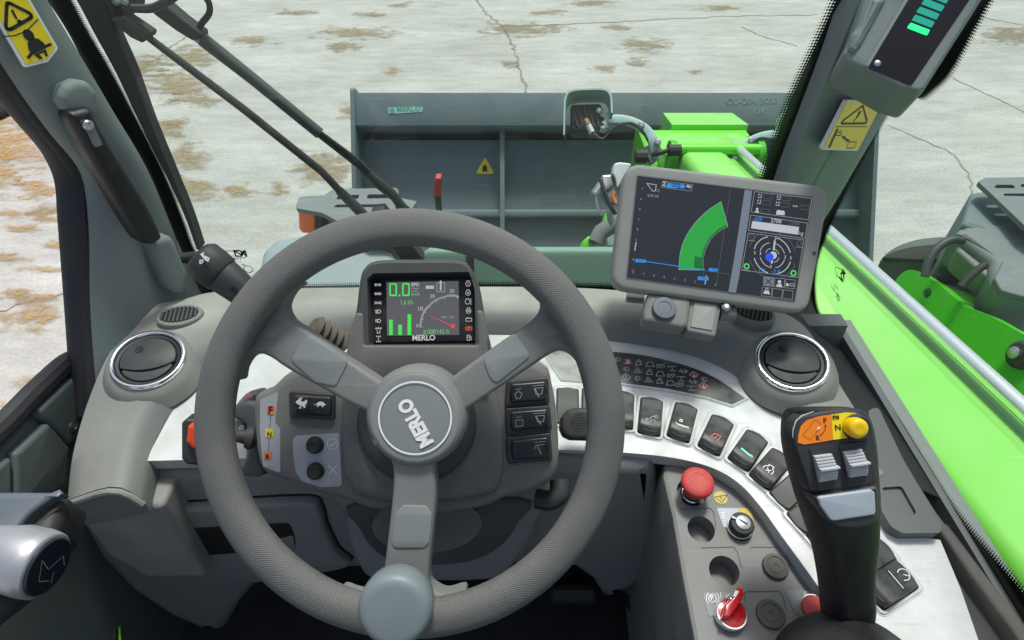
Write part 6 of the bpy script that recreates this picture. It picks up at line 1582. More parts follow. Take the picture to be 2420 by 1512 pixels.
for q, d, mt in ((h_e, .012, 'podd'), (h_1, .026, 'cons'), (h_2, .028, 'cons'), (h_k, .010, 'podd')):
    m = MB(); m.flat(PC, q, -d); m.build('well_floor', MT[mt], con, sharp=0)
for q in ([(110, 625), (310, 618), (335, 650), (350, 760)], [(250, 886), (470, 880), (495, 920), (520, 1020)], [(580, 900), (590, 882), (790, 882), (830, 960), (855, 1005)], [(545, 1250), (540, 1195), (560, 1180), (770, 1178), (800, 1215), (820, 1300)]):
    m = MB(); m.stroke(PC, [CL(*p) for p in q], .0009, .0005); m.build('moulded_line', MT['podd'], con, sharp=0, fix=False)
# emergency stop
es = thing('emergency_stop', 'large red mushroom emergency stop button on the console', 'emergency stop', PC.p(*CL(188, 520), -.012))
ex, ey = CL(188, 520)
m = MB(); m.lathe(PC, [(.0138, -.012), (.0142, -.004), (.0135, .002), (.0125, .003)], 32, ex, ey); m.build('chrome_base', MT['chrome'], es)
m = MB(); m.lathe(PC, [(.0122, .003), (.0122, .010), (.0118, .011)], 32, ex, ey); m.build('black_collar', MT['gloss'], es)
m = MB(); m.lathe(PC, [(.0126, .009), (.0128, .016), (.0150, .022), (.0185, .026), (.0196, .0295), (.0192, .0325), (.0170, .0350), (.012, .0362), (.001, .0365)], 40, ex, ey); m.build('mushroom_head', MT['red'], es, sharp=50)
m = MB(); ring(m, PC, ex, ey, .0098, .0103, .0367, 24, -60, 200); m.build('turn_arrow', MT['redd'], es, sharp=0, fix=False)
# warning dot
wd_ = thing('warning_label', 'round yellow warning label beside the emergency stop', 'label', PC.p(*CL(380, 548)))
m = MB(); m.prism(PC, circ(rpx(50), 24, *CL(380, 548)), -.0005, .0006); m.build('label_disc', MT['stickd'], wd_, sharp=0)
m = MB(); m.stroke(PC, [CL(340, 545), CL(425, 532), CL(390, 582)], .0008, .0009, True); m.stroke(PC, [CL(375, 540), CL(388, 562)], .0009, .0009); m.build('warning_triangle', MT['ink'], wd_, sharp=0, fix=False)
# key switch
ks = thing('key_switch', 'round black key switch with bright metal lock', 'key switch', PC.p(*CL(505, 752), -.01))
m = MB(); m.prism(PC, P2(PC, ((355, 625), (370, 618), (560, 620), (590, 660), (610, 748), (560, 760), (400, 748)), .001, cbr), -.0005, .0006); kl = m.build('label_plate', MT['gbutton'], ks, sharp=0)
m = MB(); m.flat(PC, P2(PC, ((497, 620), (560, 621), (588, 660), (612, 745), (590, 750), (560, 690), (510, 650)), 0, cbr), .0009); m.build('yellow_sector', MT['stickd'], kl, sharp=0)
for j in range(4):
    m = MB(); m.stroke(PC, [CL(385, 650 + 12 * j), CL(408, 648 + 12 * j)], .0010, .0010); m.build('mark', MT['wprint'], kl, sharp=0, fix=False)
kx, ky = CL(505, 752)
m = MB(); m.lathe(PC, [(rpx(90), -.010), (rpx(90), .003), (rpx(86), .0045)], 36, kx, ky); m.build('chrome_base', MT['chrome'], ks)
m = MB(); m.lathe(PC, [(rpx(84), .0045), (rpx(86), .013), (rpx(78), .0155), (rpx(56), .0165)], 36, kx, ky); m.build('black_ring', MT['soft'], ks)
m = MB(); m.lathe(PC, [(rpx(54), .014), (rpx(52), .0178), (rpx(45), .0184)], 28, kx, ky); kk = m.build('lock_barrel', MT['silver'], ks)
m = MB(); m.prism(PC, [(kx + a, ky + b) for a, b in ((-.0052, .0024), (-.0040, .0040), (.0044, -.0020), (.0036, -.0034))], .018, .0190); m.build('key_slot', MT['cavity'], kk, sharp=0)
m = MB(); m.prism(PC, [(kx + a, ky + b) for a, b in ((-.0125, .0058), (-.0115, .0075), (-.0075, .0050), (-.0082, .0036))], .016, .0185); m.build('pointer', MT['wprint'], ks, sharp=0)
# blanking plugs
for lab_, x, y, r_ in (('ringed grey blanking plug on the right of the console', 745, 1016, 88), ('ringed grey blanking plug between the two red controls', 712, 1335, 93)):
    t = thing('blanking_plug', lab_, 'plug', PC.p(*CL(x, y)), 'blanking plugs')
    px_, py_ = CL(x, y); r0 = rpx(r_)
    m = MB(); m.lathe(PC, [(r0, -.001), (r0, .0035), (r0 * .95, .0048), (r0 * .74, .0050), (r0 * .70, .0040), (r0 * .56, .0040), (r0 * .52, .0046), (r0 * .20, .0046), (r0 * .16, .0036), (r0 * .05, .0036)], 32, px_, py_); m.build('plug_cap', MT['plug'], t, sharp=30)
# label plates near the red controls
for lab_, pts in (('grey parking brake symbol label under the red rotary switch', ((262, 1200), (280, 1184), (480, 1184), (520, 1240), (520, 1340), (300, 1345))), ('grey symbol label under the red push button', ((812, 1180), (830, 1168), (1040, 1168), (1080, 1215), (1090, 1330), (880, 1330)))):
    t = thing('symbol_label', lab_, 'label', PC.at(*cbr(*pts[0])), 'symbol labels on the console')
    m = MB(); m.prism(PC, P2(PC, pts, .0015, cbr), -.0005, .0006); m.build('label_plate', MT['lab2'], t, sharp=0)
    m = MB()
    if pts[0][0] < 500:
        m.stroke(PC, [CL(*q) for q in cpt(325, 1225, 26, 14)], .0008, .0009, True); put_text(m, PC, 'P', CL(315, 1238), CL(335, 1238), 1, .0009, .01)
        m.stroke(PC, [CL(*q) for q in cpt(325, 1225, 42, 8, None, -50, 50, False)], .0008, .0009); m.stroke(PC, [CL(*q) for q in cpt(325, 1225, 42, 8, None, 130, 230, False)], .0008, .0009)
        m.stroke(PC, [CL(378, 1186), CL(382, 1225)], .0006, .0009); m.stroke(PC, [CL(*q) for q in cpt(440, 1225, 24, 10, None, 90, 270, False)], .0008, .0009)
    else:
        m.stroke(PC, [CL(915, 1240), CL(950, 1205), CL(1000, 1235)], .0008, .0009); m.stroke(PC, [CL(*q) for q in cpt(958, 1195, 14, 10)], .0008, .0009, True); m.stroke(PC, [CL(930, 1218), CL(980, 1182)], .0008, .0009)
    m.build('symbol', MT['wprint'], t, sharp=0, fix=False)
# red rotary switch
rs = thing('rotary_switch', 'red rotary switch with pointed handle in a chrome ring', 'rotary switch', PC.p(*CL(437, 1345)))
rx_, ry_ = CL(437, 1345); r0 = rpx(104)
m = MB(); m.lathe(PC, [(r0 * .98, -.001), (r0 * .98, .010), (r0 * .94, .0125), (r0 * .86, .0125), (r0 * .84, .010)], 40, rx_, ry_, cap=False); m.build('chrome_ring', MT['chrome'], rs)
m = MB(); m.lathe(PC, [(r0 * .85, .006), (r0 * .84, .0115), (r0 * .60, .0120), (r0 * .56, .0105), (r0 * .05, .0105)], 40, rx_, ry_); m.build('red_lens', MT['redknob'], rs)
PR = PC.off(.0115)
hdl = [PR.l(*cbr(*q)) for q in ((375, 1372), (388, 1290), (440, 1240), (478, 1172), (512, 1182), (516, 1215), (500, 1262), (420, 1375))]
m = MB(); m.prism(PR, fillet(hdl, .0012), -.002, .0135, .002, 3); m.build('handle', MT['redknob'], rs)
PR2 = PR.off(.014)
m = MB(); m.prism(PR2, [PR2.l(*cbr(*q)) for q in ((462, 1210), (480, 1172), (505, 1178), (482, 1216))], -.001, .0004); m.build('handle_mark', MT['wprint'], rs, sharp=0)
# red push button
rb = thing('red_push_button', 'flat red push button in chrome ring half behind the joystick', 'push button', PC.p(*CL(985, 1310)))
rx_, ry_ = CL(985, 1310); r0 = rpx(92)
m = MB(); m.lathe(PC, [(r0, -.001), (r0, .010), (r0 * .96, .012), (r0 * .90, .012), (r0 * .88, .010)], 40, rx_, ry_, cap=False); m.build('chrome_ring', MT['chrome'], rb)
m = MB(); m.lathe(PC, [(r0 * .88, .006), (r0 * .87, .0125), (r0 * .82, .0132), (.001, .0135)], 40, rx_, ry_); m.build('red_cap', MT['red'], rb)

# ================================================================== JOYSTICK
js = thing('joystick', 'black multifunction joystick with orange and yellow head and thumbwheels', 'joystick', PT.at(2010, 1490))
cj = crop(1960, 1000, 4.4464)
def jd(v): return .578 + max(0, v - 1180) * (.055 / 320)
secs = [(962, 1900, 2018, .010), (966, 1878, 2034, .020), (975, 1867, 2046, .026), (1000, 1861, 2056, .030), (1050, 1862, 2064, .032), (1110, 1876, 2068, .032), (1170, 1893, 2072, .031), (1210, 1906, 2071, .030), (1250, 1920, 2070, .029), (1290, 1933, 2068, .027), (1340, 1944, 2062, .026), (1390, 1952, 2060, .026), (1430, 1955, 2062, .026), (1480, 1960, 2056, .024)]
m = MB(); rr = []
for v, u0, u1, th in secs:
    d = jd(v) + th * .9; a = cam(u0, v, d); b = cam(u1, v, d); c = (a + b) / 2 - R * .003; hx = (b - a) / 2 * .93
    dn = (-F * .93 + U * .05).normalized()
    rr_ = []
    for k in range(28):
        t = 2 * math.pi * k / 28
        cx_, sx_ = math.cos(t), math.sin(t)
        e = .55
        x = math.copysign(abs(cx_) ** e, cx_); y = math.copysign(abs(sx_) ** e, sx_)
        rr_.append(c + hx * x + dn * th * y)
    rr.append(rr_)
# smooth between sections
cols = [cat([r[k] for r in rr], 3) for k in range(28)]
rr = [[cols[k][i] for k in range(28)] for i in range(len(cols[0]))]
m.rings(rr, True, True, True); m.build('grip', MT['jblack'], js, sharp=60)
# bellows boot
m = MB(); bx_, by_ = PT.l(2010, 1650)
m.lathe(PT, [(.080, -.002), (.079, .008), (.072, .018), (.075, .020), (.067, .029), (.070, .031), (.061, .040), (.064, .042), (.055, .051), (.058, .053), (.049, .062), (.042, .072), (.034, .086), (.028, .102), (.0255, .115)], 48, bx_, by_); m.build('rubber_boot', MT['jblack'], js, sharp=60)
PJ = Pl(cam(1965, 1080, jd(1080) - .0035), (-F - U * .04).normalized())
# face plate of the head
m = MB(); m.prism(PJ, cpoly(PJ, cj, ((110, 470), (115, 330), (170, 220), (330, 150), (560, 115), (760, 120), (890, 170), (940, 260), (950, 400), (990, 600), (1020, 920), (700, 985), (330, 1040), (240, 850)), 3), -.02, 0, .003, 3); m.build('face_plate', MT['soft'], js, sharp=40)
JO = [(150, 470), (158, 380), (185, 290), (250, 225), (390, 180), (525, 160), (545, 440), (370, 470), (220, 492)]
JY = [(525, 160), (690, 138), (800, 145), (880, 190), (930, 280), (945, 390), (760, 412), (545, 440)]
m = MB(); m.prism(PJ, P2(PJ, JO, 0, cj), -.001, .0006); jo = m.build('orange_label', MT['orange'], js, sharp=0)
m = MB(); m.prism(PJ, P2(PJ, JY, 0, cj), -.001, .0006); jy = m.build('yellow_label', MT['yellow2'], js, sharp=0)
def JL(x, y): return PJ.l(*cj(x, y), .001)
for s_, a, b, par in (('F', (443, 258), (476, 254), jo), ('R', (358, 448), (402, 444), jo), ('N', (572, 340), (634, 332), jy)):
    m = MB(); put_text(m, PJ, s_, JL(*a), JL(*b), 1.0, .001, .015); m.build('letter', MT['ink'], par, sharp=0, fix=False)
m = MB(); m.stroke(PJ, [JL(*q) for q in ((462, 285), (460, 320), (440, 360), (405, 388))], .0005, .001); m.flat(PJ, [JL(450, 292), JL(474, 290), JL(461, 270)], .001); m.flat(PJ, [JL(412, 378), JL(398, 394), JL(420, 396)], .001); m.build('arrow', MT['ink'], jo, sharp=0, fix=False)
m = MB(); m.stroke(PJ, [JL(*q) for q in ((295, 440), (215, 395), (225, 370), (310, 265), (330, 225), (370, 220), (405, 260), (385, 330), (295, 440))], .0004, .001); m.build('hand_outline', MT['brown'], jo, sharp=0, fix=False)
m = MB(); m.flat(PJ, [JL(360, 332), JL(375, 300), (JL(405, 288)), JL(395, 320)], .0011); m.build('hand_tip', MT['wprint'], jo, sharp=0)
m = MB(); m.stroke(PJ, fillet([JL(540, 168), JL(608, 163), JL(612, 212), JL(545, 220)], .0008), .0004, .001, True)
for q in ([(552, 205), (552, 180), (578, 200), (602, 178), (602, 206)], [(552, 180), (578, 180), (602, 206)]): m.stroke(PJ, [JL(*p) for p in q], .0007, .001)
m.build('maker_mark', MT['ink'], jy, sharp=0, fix=False)
yb = PJ.l(*cj(800, 300)); 
m = MB(); m.lathe(PJ, [(.0125, -.001), (.0120, .004), (.0108, .006)], 28, *yb); m.build('button_collar', MT['soft'], js)
m = MB(); yb2 = PJ.l(*cj(832, 318), .012); m.lathe(PJ, [(.0090, .002), (.0092, .008), (.0088, .0115), (.0070, .0138), (.0040, .0142), (.001, .0138)], 28, *yb2); m.build('yellow_button', MT['yknob'], js, sharp=60)
def thumb(x0, y0, w_, h_, lean):
    cs_ = [(x0, y0), (x0 + w_, y0 - 28), (x0 + w_ + lean + 20, y0 + h_), (x0 + lean, y0 + h_ + 40)]
    return cs_
for cs_, wel in ((((335, 625), (535, 600), (592, 885), (395, 920)), ((275, 545), (290, 530), (520, 500), (540, 510), (640, 970), (385, 1005))), (((665, 580), (868, 548), (932, 840), (735, 868)), ((608, 500), (625, 488), (850, 458), (870, 465), (975, 930), (720, 970)))):
    m = MB(); m.prism(PJ, P2(PJ, wel, .001, cj), -.001, .0010, .0004, 2); m.build('wheel_frame', MT['black'], js)
    q = [Vector(PJ.l(*cj(*p), .004)) for p in cs_]
    NB = 10
    for j in range(NB):
        f0 = j / NB; f1 = (j + .82) / NB
        a = q[0].lerp(q[3], f0); b = q[1].lerp(q[2], f0); c = q[1].lerp(q[2], f1); d = q[0].lerp(q[3], f1)
        hh = .0015 + .0075 * math.sin(math.pi * (f0 * .8 + .15))
        if j == 4:
            e = (b - a) * .06; b = b + e; c = c + e; hh += .004
        m = MB(); m.prism(PJ, [tuple(a), tuple(b), tuple(c), tuple(d)], .0008, hh, .0006, 2); m.build('thumbwheel_ridge', MT['wheelgrey'], js, sharp=40)
m = MB(); m.prism(PJ, P2(PJ, ((300, 1062), (1018, 930), (1030, 1270), (1010, 1340), (900, 1395), (700, 1420), (560, 1400), (470, 1330), (380, 1200)), .004, cj), -.018, .006, .004, 4); m.build('rocker_button_frame', MT['black'], js, sharp=40)
m = MB(); PJ6 = PJ.off(.006); m.prism(PJ6, P2(PJ6, ((365, 1085), (390, 1068), (960, 990), (998, 1020), (1010, 1230), (995, 1270), (540, 1338), (505, 1325), (400, 1180)), .003, cj), -.001, .0022, .0015, 3); m.build('grey_button', MT['gbutton'], js, sharp=40)
m = MB(); m.tube([PJ.at(*cj(*q), .001) for q in ((95, 420), (100, 330), (135, 230), (200, 175), (330, 125))], [.0003, .0006, .0007, .0006, .0003], 6); m.build('edge_trim', MT['wheelgrey'], js)

# ================================================================== MONITOR
ct = crop(1530, 400, 3.7804)
PM = Pl(cam(1700, 565, .80), (-F + U * .03 - R * .04).normalized())
mo = thing('machine_monitor', 'large grey framed machine monitor on a bracket right of the wheel', 'monitor', cam(1690, 730, .83))
outm = P2(PM, ((1478, 383), (1965, 440), (1910, 743), (1443, 681)), .022)
m = MB(); m.prism(PM, outm, -.030, 0, .006, 4, bottom=True); m.build('bezel', MT['tab'], mo, sharp=40)
m = MB(); m.prism(PM, inset(ccw(outm), .004), -.045, -.030, 0, bottom=True); m.build('back_cover', MT['tabd'], mo)
scq = ((240, 150), (1890, 355), (1722, 1330), (140, 1108))
m = MB(); m.prism(PM, inset(ccw(P2(PM, scq, .001, ct)), -.0015), -.001, .0006, 0); m.build('screen_edge', MT['tabd'], mo, sharp=0)
m = MB(); m.flat(PM, P2(PM, scq, .001, ct), .0010); scn = m.build('screen', EM['scr'], mo, sharp=0)
def ML(x, y): return PM.l(*ct(x, y), .0013)
kt = .9453 / 3.7804 * .80 / 1500
H = .0013
def mstroke(pts, w_, e, closed=False, name='line', h=H):
    m = MB(); m.stroke(PM, [ML(*q) for q in pts], w_ * kt, h, closed); return m.build(name, e, scn, sharp=0, fix=False)
def mflat(pts, e, name='panel', h=H, r=0):
    m = MB(); q = [ML(*p) for p in pts]
    if r: q = fillet(q, r * kt)
    m.flat(PM, q, h); return m.build(name, e, scn, sharp=0)
def mtext(s, a, b, e, hs=1., bold=0., name='lettering', h=H):
    m = MB(); put_text(m, PM, s, ML(*a), ML(*b), hs, h, bold); return m.build(name, e, scn, sharp=0, fix=False)
arcO = [tuple(q) for q in cat([Vector(q) for q in ((1030, 392), (900, 480), (780, 600), (690, 740), (645, 880), (630, 1035))], 6)]
arcI = [tuple(q) for q in cat([Vector(q) for q in ((868, 1040), (862, 940), (890, 830), (950, 730), (1020, 670), (1095, 626))], 6)]
mflat(arcO + arcI, EM['grn'], 'reach_area')
mstroke(arcO + arcI, 4, EM['wdim'], True, 'reach_outline', H + .0002)
mflat([(868, 1030), (862, 940), (890, 830), (950, 730), (1020, 670), (1088, 628), (1078, 612), (1000, 655), (920, 735), (868, 830), (845, 920), (780, 908), (775, 1020)], EM['dgrn'], 'reach_shadow', H + .0002)
mstroke([(320, 958), (870, 1040)], 7, EM['blue'], False, 'ground_line', H + .0003)
mstroke([(870, 1042), (1110, 1078)], 3, EM['line'], False, 'grid_line'); mstroke([(1118, 285), (985, 1180)], 3, EM['line'], False, 'grid_line'); mstroke([(870, 1040), (865, 1110)], 3, EM['line'], False, 'grid_line')
for (x0, y0, x1, y1, s_) in ((222, 932, 322, 966, '0.1m'), (915, 1018, 998, 1050, '-4.5'), (812, 1098, 914, 1134, '1.2m'), (520, 216, 688, 262, '0kg')):
    b_ = mflat([(x0, y0), (x1, y0 + (x1 - x0) * .10), (x1 - 3, y1 + (x1 - x0) * .04), (x0 - 3, y1)], EM['blue'], 'value_box', H + .0004, 8)
    m = MB(); put_text(m, PM, s_, ML(x0 + (x1 - x0) * .25, y1 - 8), ML(x0 + (x1 - x0) * .75, y1 - 6), 1, H + .0007, 0); m.build('value', MT['navy'], b_.parent, sharp=0, fix=False)
mtext('\u03a3', (474, 243), (514, 247), EM['wht'], .9, .02, 'sum_sign'); mstroke([(478, 200), (762, 232), (752, 292), (468, 258)], 3, EM['wdim'], True, 'box_outline')
mflat([(695, 250), (715, 230), (730, 238), (750, 245), (742, 268), (720, 262)], EM['wdim'], 'hand_icon')
mstroke([(330, 220), (420, 234), (408, 292), (382, 292)], 5, EM['wht'], True, 'bucket_icon'); mstroke([(408, 272), (455, 285)], 3, EM['wdim'], False, 'bucket_link'); mstroke([(405, 288), (450, 300)], 3, EM['wdim'], False, 'bucket_link')
mtext('610 cal', (336, 346), (438, 352), EM['wdim'], 1)
for j, n_ in enumerate('87654321'):
    if j: mtext(n_, (300 - 12 * j - 8, 184 + 96 * j), (300 - 12 * j + 4, 186 + 96 * j), EM['wdim'], 1)
mtext('0', (194, 950), (208, 952), EM['wdim'], 1); mtext('-1', (182, 1046), (198, 1048), EM['wdim'], 1)
for j, n_ in enumerate(('8', '7', '6', '5', '4', '3', '2', '1', '0')):
    mtext(n_, (194 + 97 * j, 1068 + 15 * j), (206 + 97 * j, 1070 + 15 * j), EM['wdim'], 1)
# right column
m = MB(); m.flat(PM, [ML(1255, 280), ML(1325, 290), ML(1290, 560), ML(1200, 1110), ML(1170, 1255), ML(1100, 1245), ML(1160, 900)], H); m.build('divider_band', EM['bar'], scn, sharp=0)
mstroke([(1348, 297), (1888, 362), (1855, 565), (1315, 490)], 4, EM['wdim'], True, 'frame'); mstroke([(1312, 520), (1848, 595), (1825, 740), (1290, 665)], 4, EM['wdim'], True, 'frame'); mstroke([(1288, 690), (1812, 755), (1755, 1108), (1226, 1040)], 4, EM['wdim'], True, 'frame')
for (x, y) in ((1432, 320), (1605, 340), (1420, 378), (1590, 400), (1780, 425), (1408, 460)):
    mstroke([(x, y), (x + 82, y + 10), (x + 76, y + 48), (x - 6, y + 38)], 3, EM['line'], True, 'value_frame')
for (x, y) in ((1388, 335), (1565, 352), (1380, 392), (1555, 410)):
    mstroke([(x - 8, y + 18), (x + 20, y + 20), (x + 24, y - 18)], 5, EM['wht'], False, 'axis_icon'); mstroke([(x - 5, y + 5), (x, y - 18), (x + 6, y - 6)], 4, EM['wht'], False, 'axis_arrow')
mtext('AUX', (1705, 440), (1757, 446), EM['wht'], 1, .01)
def person_icon(x, y, s):
    mflat([(x - 18 * s, y + 22 * s), (x + 18 * s, y + 26 * s), (x + 14 * s, y + 8 * s), (x - 12 * s, y + 6 * s)], EM['wht'], 'figure'); m = MB(); m.flat(PM, [ML(*q) for q in cpt(x + 2 * s, y - 6 * s, 11 * s, 10)], H); m.build('figure_head', EM['wht'], scn, sharp=0)
person_icon(1370, 468, 1.1); person_icon(1580, 1160, 1.6)
mflat([(1560, 470), (1630, 480), (1634, 522), (1548, 514)], EM['wht'], 'key_icon', H, 6)
mtext('-600', (1332, 570), (1420, 578), EM['blue'], 1.1); mtext('2700', (1500, 588), (1600, 598), EM['wht'], 1.1, .01); mtext('2700', (1672, 608), (1770, 618), EM['line'], 1.1)
mflat([(1325, 575), (1768, 632), (1756, 705), (1313, 645)], EM['wht'], 'load_bar', H + .0002); mtext('kg', (1765, 705), (1808, 710), EM['wht'], 1)
c0 = (1515, 900)
for r0, wv, e in ((222, 4, 'line'), (175, 8, 'wht'), (118, 6, 'wht'), (65, 5, 'wht')):
    for a0, a1 in ((-75, -15), (15, 75), (105, 165), (195, 255)):
        mstroke([(c0[0] + r0 * math.cos(rad(a)), c0[1] + r0 * math.sin(rad(a)) + .1 * r0 * math.cos(rad(a))) for a in [a0 + (a1 - a0) * i / 8 for i in range(9)]], wv, EM[e], False, 'level_ring')
for s_, x, y in (('5', 1536, 752), ('3', 1528, 800), ('1', 1520, 850), ('5', 1340, 888), ('3', 1392, 895), ('3', 1626, 930), ('5', 1680, 936), ('3', 1490, 1020), ('1', 1502, 975)):
    mtext(s_, (x, y), (x + 16, y + 2), EM['wht'], 1, .01)
m = MB(); m.flat(PM, [ML(*q) for q in cpt(1522, 900, 36, 18)], H + .0003); m.build('level_dot_white', EM['wht'], scn, sharp=0)
m = MB(); m.flat(PM, [ML(*q) for q in cpt(1487, 918, 40, 18)], H + .0005); m.build('level_dot_blue', EM['dblue'], scn, sharp=0)
for (x, y, e) in ((1322, 725, 'line'), (1770, 785, 'line'), (1272, 1003, 'segd'), (1715, 1068, 'segd')):
    mstroke(cpt(x, y, 22, 16), 13 if e == 'segd' else 5, EM[e], True, 'wheel_icon'); mstroke([(x - 34, y + 34), (x + 30, y + 40)], 4, EM['wdim'], False, 'wheel_ground')
mtext('1.8', (1392, 1052), (1440, 1058), EM['blue'], 1); mtext('-3.9', (1500, 1068), (1585, 1078), EM['blue'], 1)
mflat([(1434, 1098), (1532, 1108), (1526, 1196), (1428, 1186)], EM['bar'], 'tool_tile')
mstroke([(1450, 1170), (1508, 1122)], 9, EM['scr'], False, 'tool_icon', H + .0003); mstroke([(1455, 1122), (1505, 1178)], 9, EM['scr'], False, 'tool_icon', H + .0003)
for (x0, y0) in ((1541, 1112), (1640, 1124), (1420, 1200), (1520, 1212), (1620, 1225)):
    mstroke([(x0, y0), (x0 + 92, y0 + 10), (x0 + 84, y0 + 92), (x0 - 8, y0 + 82)], 3, EM['wdim'], True, 'tile_frame')
mflat([(1430, 1262), (1492, 1270), (1486, 1240), (1440, 1232)], EM['wht'], 'weight_icon'); mstroke(cpt(1464, 1224, 13, 10), 5, EM['wht'], True, 'weight_ring')
mflat([(1648, 1158), (1672, 1172), (1668, 1192), (1644, 1190)], EM['wht'], 'pump_icon'); mstroke([(1684, 1166), (1722, 1170), (1720, 1192), (1680, 1188)], 4, EM['wht'], True, 'pump_frame')
m = MB(); m.lathe(PM, [(.0022, 0), (.0022, .001), (.001, .0014)], 10, *ML(1915, 878)); m.build('sensor', MT['podd'], mo)
# bracket and dial
br = thing('monitor_bracket', 'grey hinged bracket holding the monitor to the dashboard', 'bracket', cam(1665, 760, .84))
PB = Pl(cam(1660, 745, .80), (0, -.45, .9))
m = MB(); m.prism(PB, P2(PB, ((1632, 700), (1700, 708), (1704, 730), (1692, 793), (1684, 795), (1626, 783), (1622, 772)), .003), -.02, 0, .003, 3, bottom=True); m.build('bracket_plate', MT['tabd'], br)
m = MB(); m.prism(PB, P2(PB, ((1640, 715), (1694, 722), (1682, 782), (1632, 773)), .001), 0, .0016, .0008, 2); m.build('bracket_cover', MT['tab'], br)
m = MB(); m.tube([PB.at(1700, 740, -.012), PB.at(1735, 742, -.012)], .010, 14); m.build('hinge_knuckle', MT['tabd'], br)
m = MB(); m.tube([cam(1690, 690, .86), cam(1670, 760, .855)], .016, 12); m.build('bracket_arm', MT['tabd'], br)
m = MB(); m.lathe(PB, [(.006, -.004), (.006, .004), (.003, .006)], 10, *PB.l(1714, 727)); m.build('screw', MT['steel'], br)
rk = thing('selector_dial', 'grey box with round blue grey selector dial below the monitor', 'dial', cam(1572, 740, .82))
m = MB(); m.prism(PB, P2(PB, ((1530, 694), (1618, 700), (1632, 712), (1624, 772), (1610, 777), (1520, 760), (1519, 740)), .004), -.022, .004, .005, 4, bottom=True); m.build('dial_box', MT['tabd'], rk)
m = MB(); m.lathe(PB, [(.0150, .003), (.0150, .009), (.0142, .0105), (.0085, .0108), (.0080, .0100), (.001, .0102)], 32, *PB.l(1570, 728, .008)); m.build('dial_knob', MT['dialk'], rk, sharp=40)
dtt = thing('blank_cover', 'small oblong blank cover on the dashboard beside the dial', 'cover', vz(1503, 699, 1.48))
plc = Pl(vz(1503, 699, 1.484), (0, -.1, 1))
m = MB(); m.prism(plc, P2(plc, ((1481, 692), (1524, 696), (1523, 708), (1480, 704)), .002), -.003, .0025, .001, 2); m.build('cover_plate', MT['dash'], dtt)

# ================================================================== LEFT STALK, HAZARD SWITCH, LEVERS
sk_ = thing('column_stalk', 'black horn and light stalk left of the steering wheel', 'stalk', cam(600, 720, .72))
A0, A1 = cam(478, 612, .70), cam(640, 740, .715)
axs = (A1 - A0).normalized()
m = MB(); rr = []
def stk(pts):
    m = MB(); rr = []
    for f, r in pts:
        c = A0.lerp(A1, f)
        a = (-F - axs * (-F).dot(axs)).normalized(); b = axs.cross(a)
        rr.append([c + (a * math.cos(2 * math.pi * k / 24) * r * .85 + b * math.sin(2 * math.pi * k / 24) * r) for k in range(24)])
    m.rings(rr, True, True, True); return m
stk([(-.07, .010), (-.06, .0175), (0, .0225), (.15, .0228), (.27, .0220), (.29, .0205)]).build('stalk_knob', MT['soft'], sk_, sharp=50)
stk([(.285, .0195), (.33, .0200), (.55, .0180), (1.0, .0135), (1.3, .010)]).build('stalk_body', MT['black'], sk_, sharp=50)
PSK = Pl(cam(484, 612, .70 - .0195), (-F + axs * .1).normalized())
css = crop(480, 520, 2.908)
m = MB()
def SL(x, y): return PSK.l(*css(x, y))
m.flat(PSK, [SL(62, 335), SL(92, 318), SL(88, 350), SL(120, 365), SL(108, 385), SL(78, 355)], .0015); m.stroke(PSK, [SL(95, 350), SL(128, 365), SL(120, 385), SL(100, 372)], .0016, .0016); m.build('horn_symbol', MT['wprint'], sk_, sharp=0, fix=False)
m = MB(); m.stroke(PSK, [SL(62, 380), SL(85, 378), SL(80, 395), SL(62, 404)], .0012, .0016, True); m.build('arrow_symbol', MT['wprint'], sk_, sharp=0, fix=False)
m = MB(); m.tube([A0.lerp(A1, .52) + -F * .0165, A0.lerp(A1, .85) + -F * .0125], [.008, .0075], 12); m.build('twist_switch', MT['gloss'], sk_)
bel = thing('stalk_bellows', 'dusty ribbed rubber bellows of the stalk behind the left spoke', 'bellows', cam(780, 800, .78))
a, b = cam(740, 770, .77), cam(815, 815, .80)
m = MB(); m.tube([a.lerp(b, i / 10) for i in range(11)], [.011 + (.005 if i % 2 else 0) for i in range(11)], 16); m.build('bellows', MT['bel'], bel)
hz = thing('hazard_switch', 'black box switch with orange red rocker left of the steering wheel', 'switch', PT.at(450, 1075))
PHz = Pl(PT.at(455, 1085) + Vector((0, 0, .03)), (.25, -.85, .6))
m = MB(); m.prism(PHz, P2(PHz, ((428, 1000), (440, 990), (500, 990), (500, 1105), (440, 1098), (428, 1085)), .003), -.03, 0, .004, 3, bottom=True); m.build('switch_box', MT['black'], hz)
m = MB(); m.prism(PHz, P2(PHz, ((447, 1003), (470, 990), (500, 1000), (500, 1060), (458, 1057), (444, 1040)), .004), -.002, .010, .006, 4); m.build('red_rocker', MT['hot'], hz)
lvr = thing('direction_lever', 'small black forward reverse lever left of the pod', 'lever', cam(600, 1045, .72))
m = MB(); m.tube([cam(520, 1030, .705), cam(560, 1030, .71), cam(585, 1033, .715)], [.0065, .0068, .0085], 14); m.build('lever_rod', MT['soft'], lvr)
m = MB(); m.tube([cam(582, 1033, .715), cam(592, 1034, .716), cam(605, 1036, .72)], [.012, .014, .010], 18); m.build('lever_boot', MT['soft'], lvr)
PLv = Pl(cam(585, 1040, .735), -F)
m = MB(); m.prism(PLv, cpoly(PLv, cfn, ((120, 430), (240, 360), (380, 380), (430, 560), (430, 1000), (480, 1260), (200, 1260), (250, 1060), (270, 800), (250, 640), (120, 560)), 3), -.04, 0, .005, 3); m.build('column_bracket', MT['podd'], lvr)
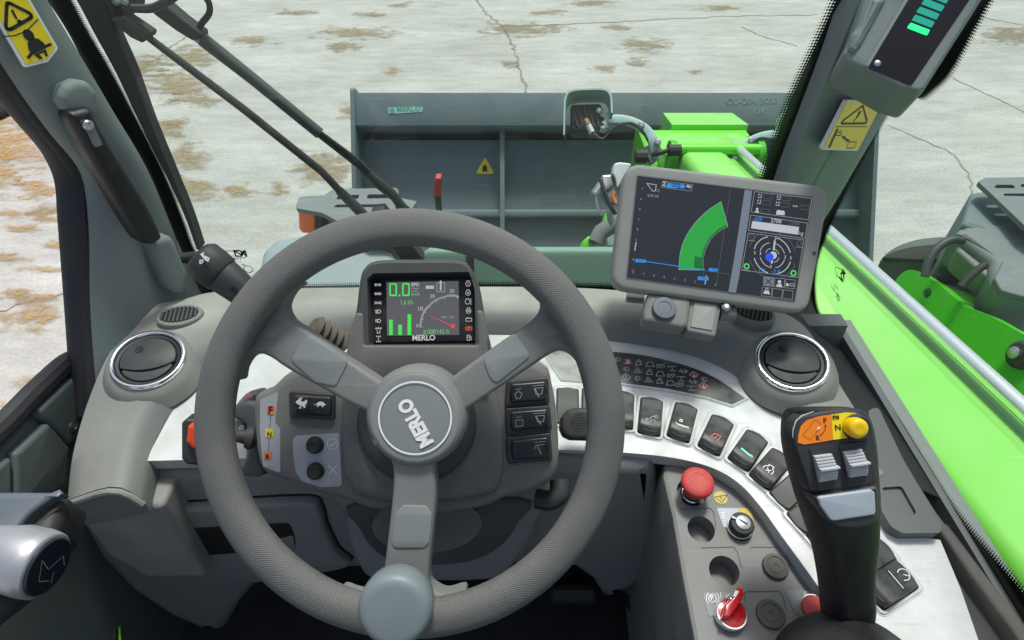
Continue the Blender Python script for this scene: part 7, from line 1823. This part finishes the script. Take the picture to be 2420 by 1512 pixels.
m = MB(); m.prism(PLv.off(-.012), cpoly(PLv.off(-.012), cfn, ((100, 470), (140, 390), (250, 270), (370, 220), (430, 290), (330, 370), (200, 430)), 3), -.03, 0, .005, 3); m.build('upper_cowl', MT['tabd'], lvr)
m = MB(); put_text(m, PLv, '15', PLv.l(*cfn(235, 330)), PLv.l(*cfn(290, 305)), 1, -.010, 0); m.build('lettering', MT['rprint'], lvr, sharp=0, fix=False)
sq = thing('side_stalk', 'grey stalk blade with white wash symbol behind the wheel rim', 'stalk', cam(575, 1000, .76))
PQ = Pl(cam(575, 1005, .76), -F)
m = MB(); m.prism(PQ, cpoly(PQ, cfn, ((60, 560), (130, 580), (230, 620), (265, 680), (250, 760), (180, 750), (120, 680)), 3), -.012, 0, .003, 3, bottom=True); m.build('stalk_blade', MT['tabd'], sq)
m = MB(); m.stroke(PQ, [PQ.l(*cfn(*q)) for q in ((190, 680), (215, 650), (240, 660), (238, 700), (212, 720))], .0012, .001, True); m.stroke(PQ, [PQ.l(*cfn(*q)) for q in ((210, 695), (222, 672))], .0012, .001); m.build('wash_symbol', MT['wprint'], sq, sharp=0, fix=False)
spk = thing('speaker_pod', 'black rounded buzzer pod with dotted grille right of the instrument pod', 'buzzer', PT.at(1360, 1020))
PSp = Pl(cam(1362, 1003, .745), (-F + Vector((0, 0, .4))).normalized())
m = MB(); m.prism(PSp, P2(PSp, ((1326, 985), (1340, 968), (1358, 963), (1430, 962), (1430, 1040), (1350, 1038), (1332, 1030), (1324, 1012)), .006), -.025, 0, .006, 4, bottom=True); m.build('pod_case', MT['soft'], spk)
for i in range(7):
    for j in range(7):
        if (i - 3) ** 2 + (j - 3) ** 2 > 10: continue
        m = MB(); m.flat(PSp, circ(.0011, 6, *PSp.l(1350 + 6 * i, 980 + 6.5 * j)), .0004); m.build('grille_hole', MT['cavity'], spk, sharp=0)
hk = thing('coat_hook', 'black plastic hook under the right corner of the pod', 'hook', cam(1300, 1170, .76))
m = MB(); m.tube(cat([cam(1322, 1135, .75), cam(1322, 1165, .745), cam(1300, 1182, .745), cam(1268, 1178, .75)], 4), [.012] * 13, 12); m.build('hook', MT['black'], hk)
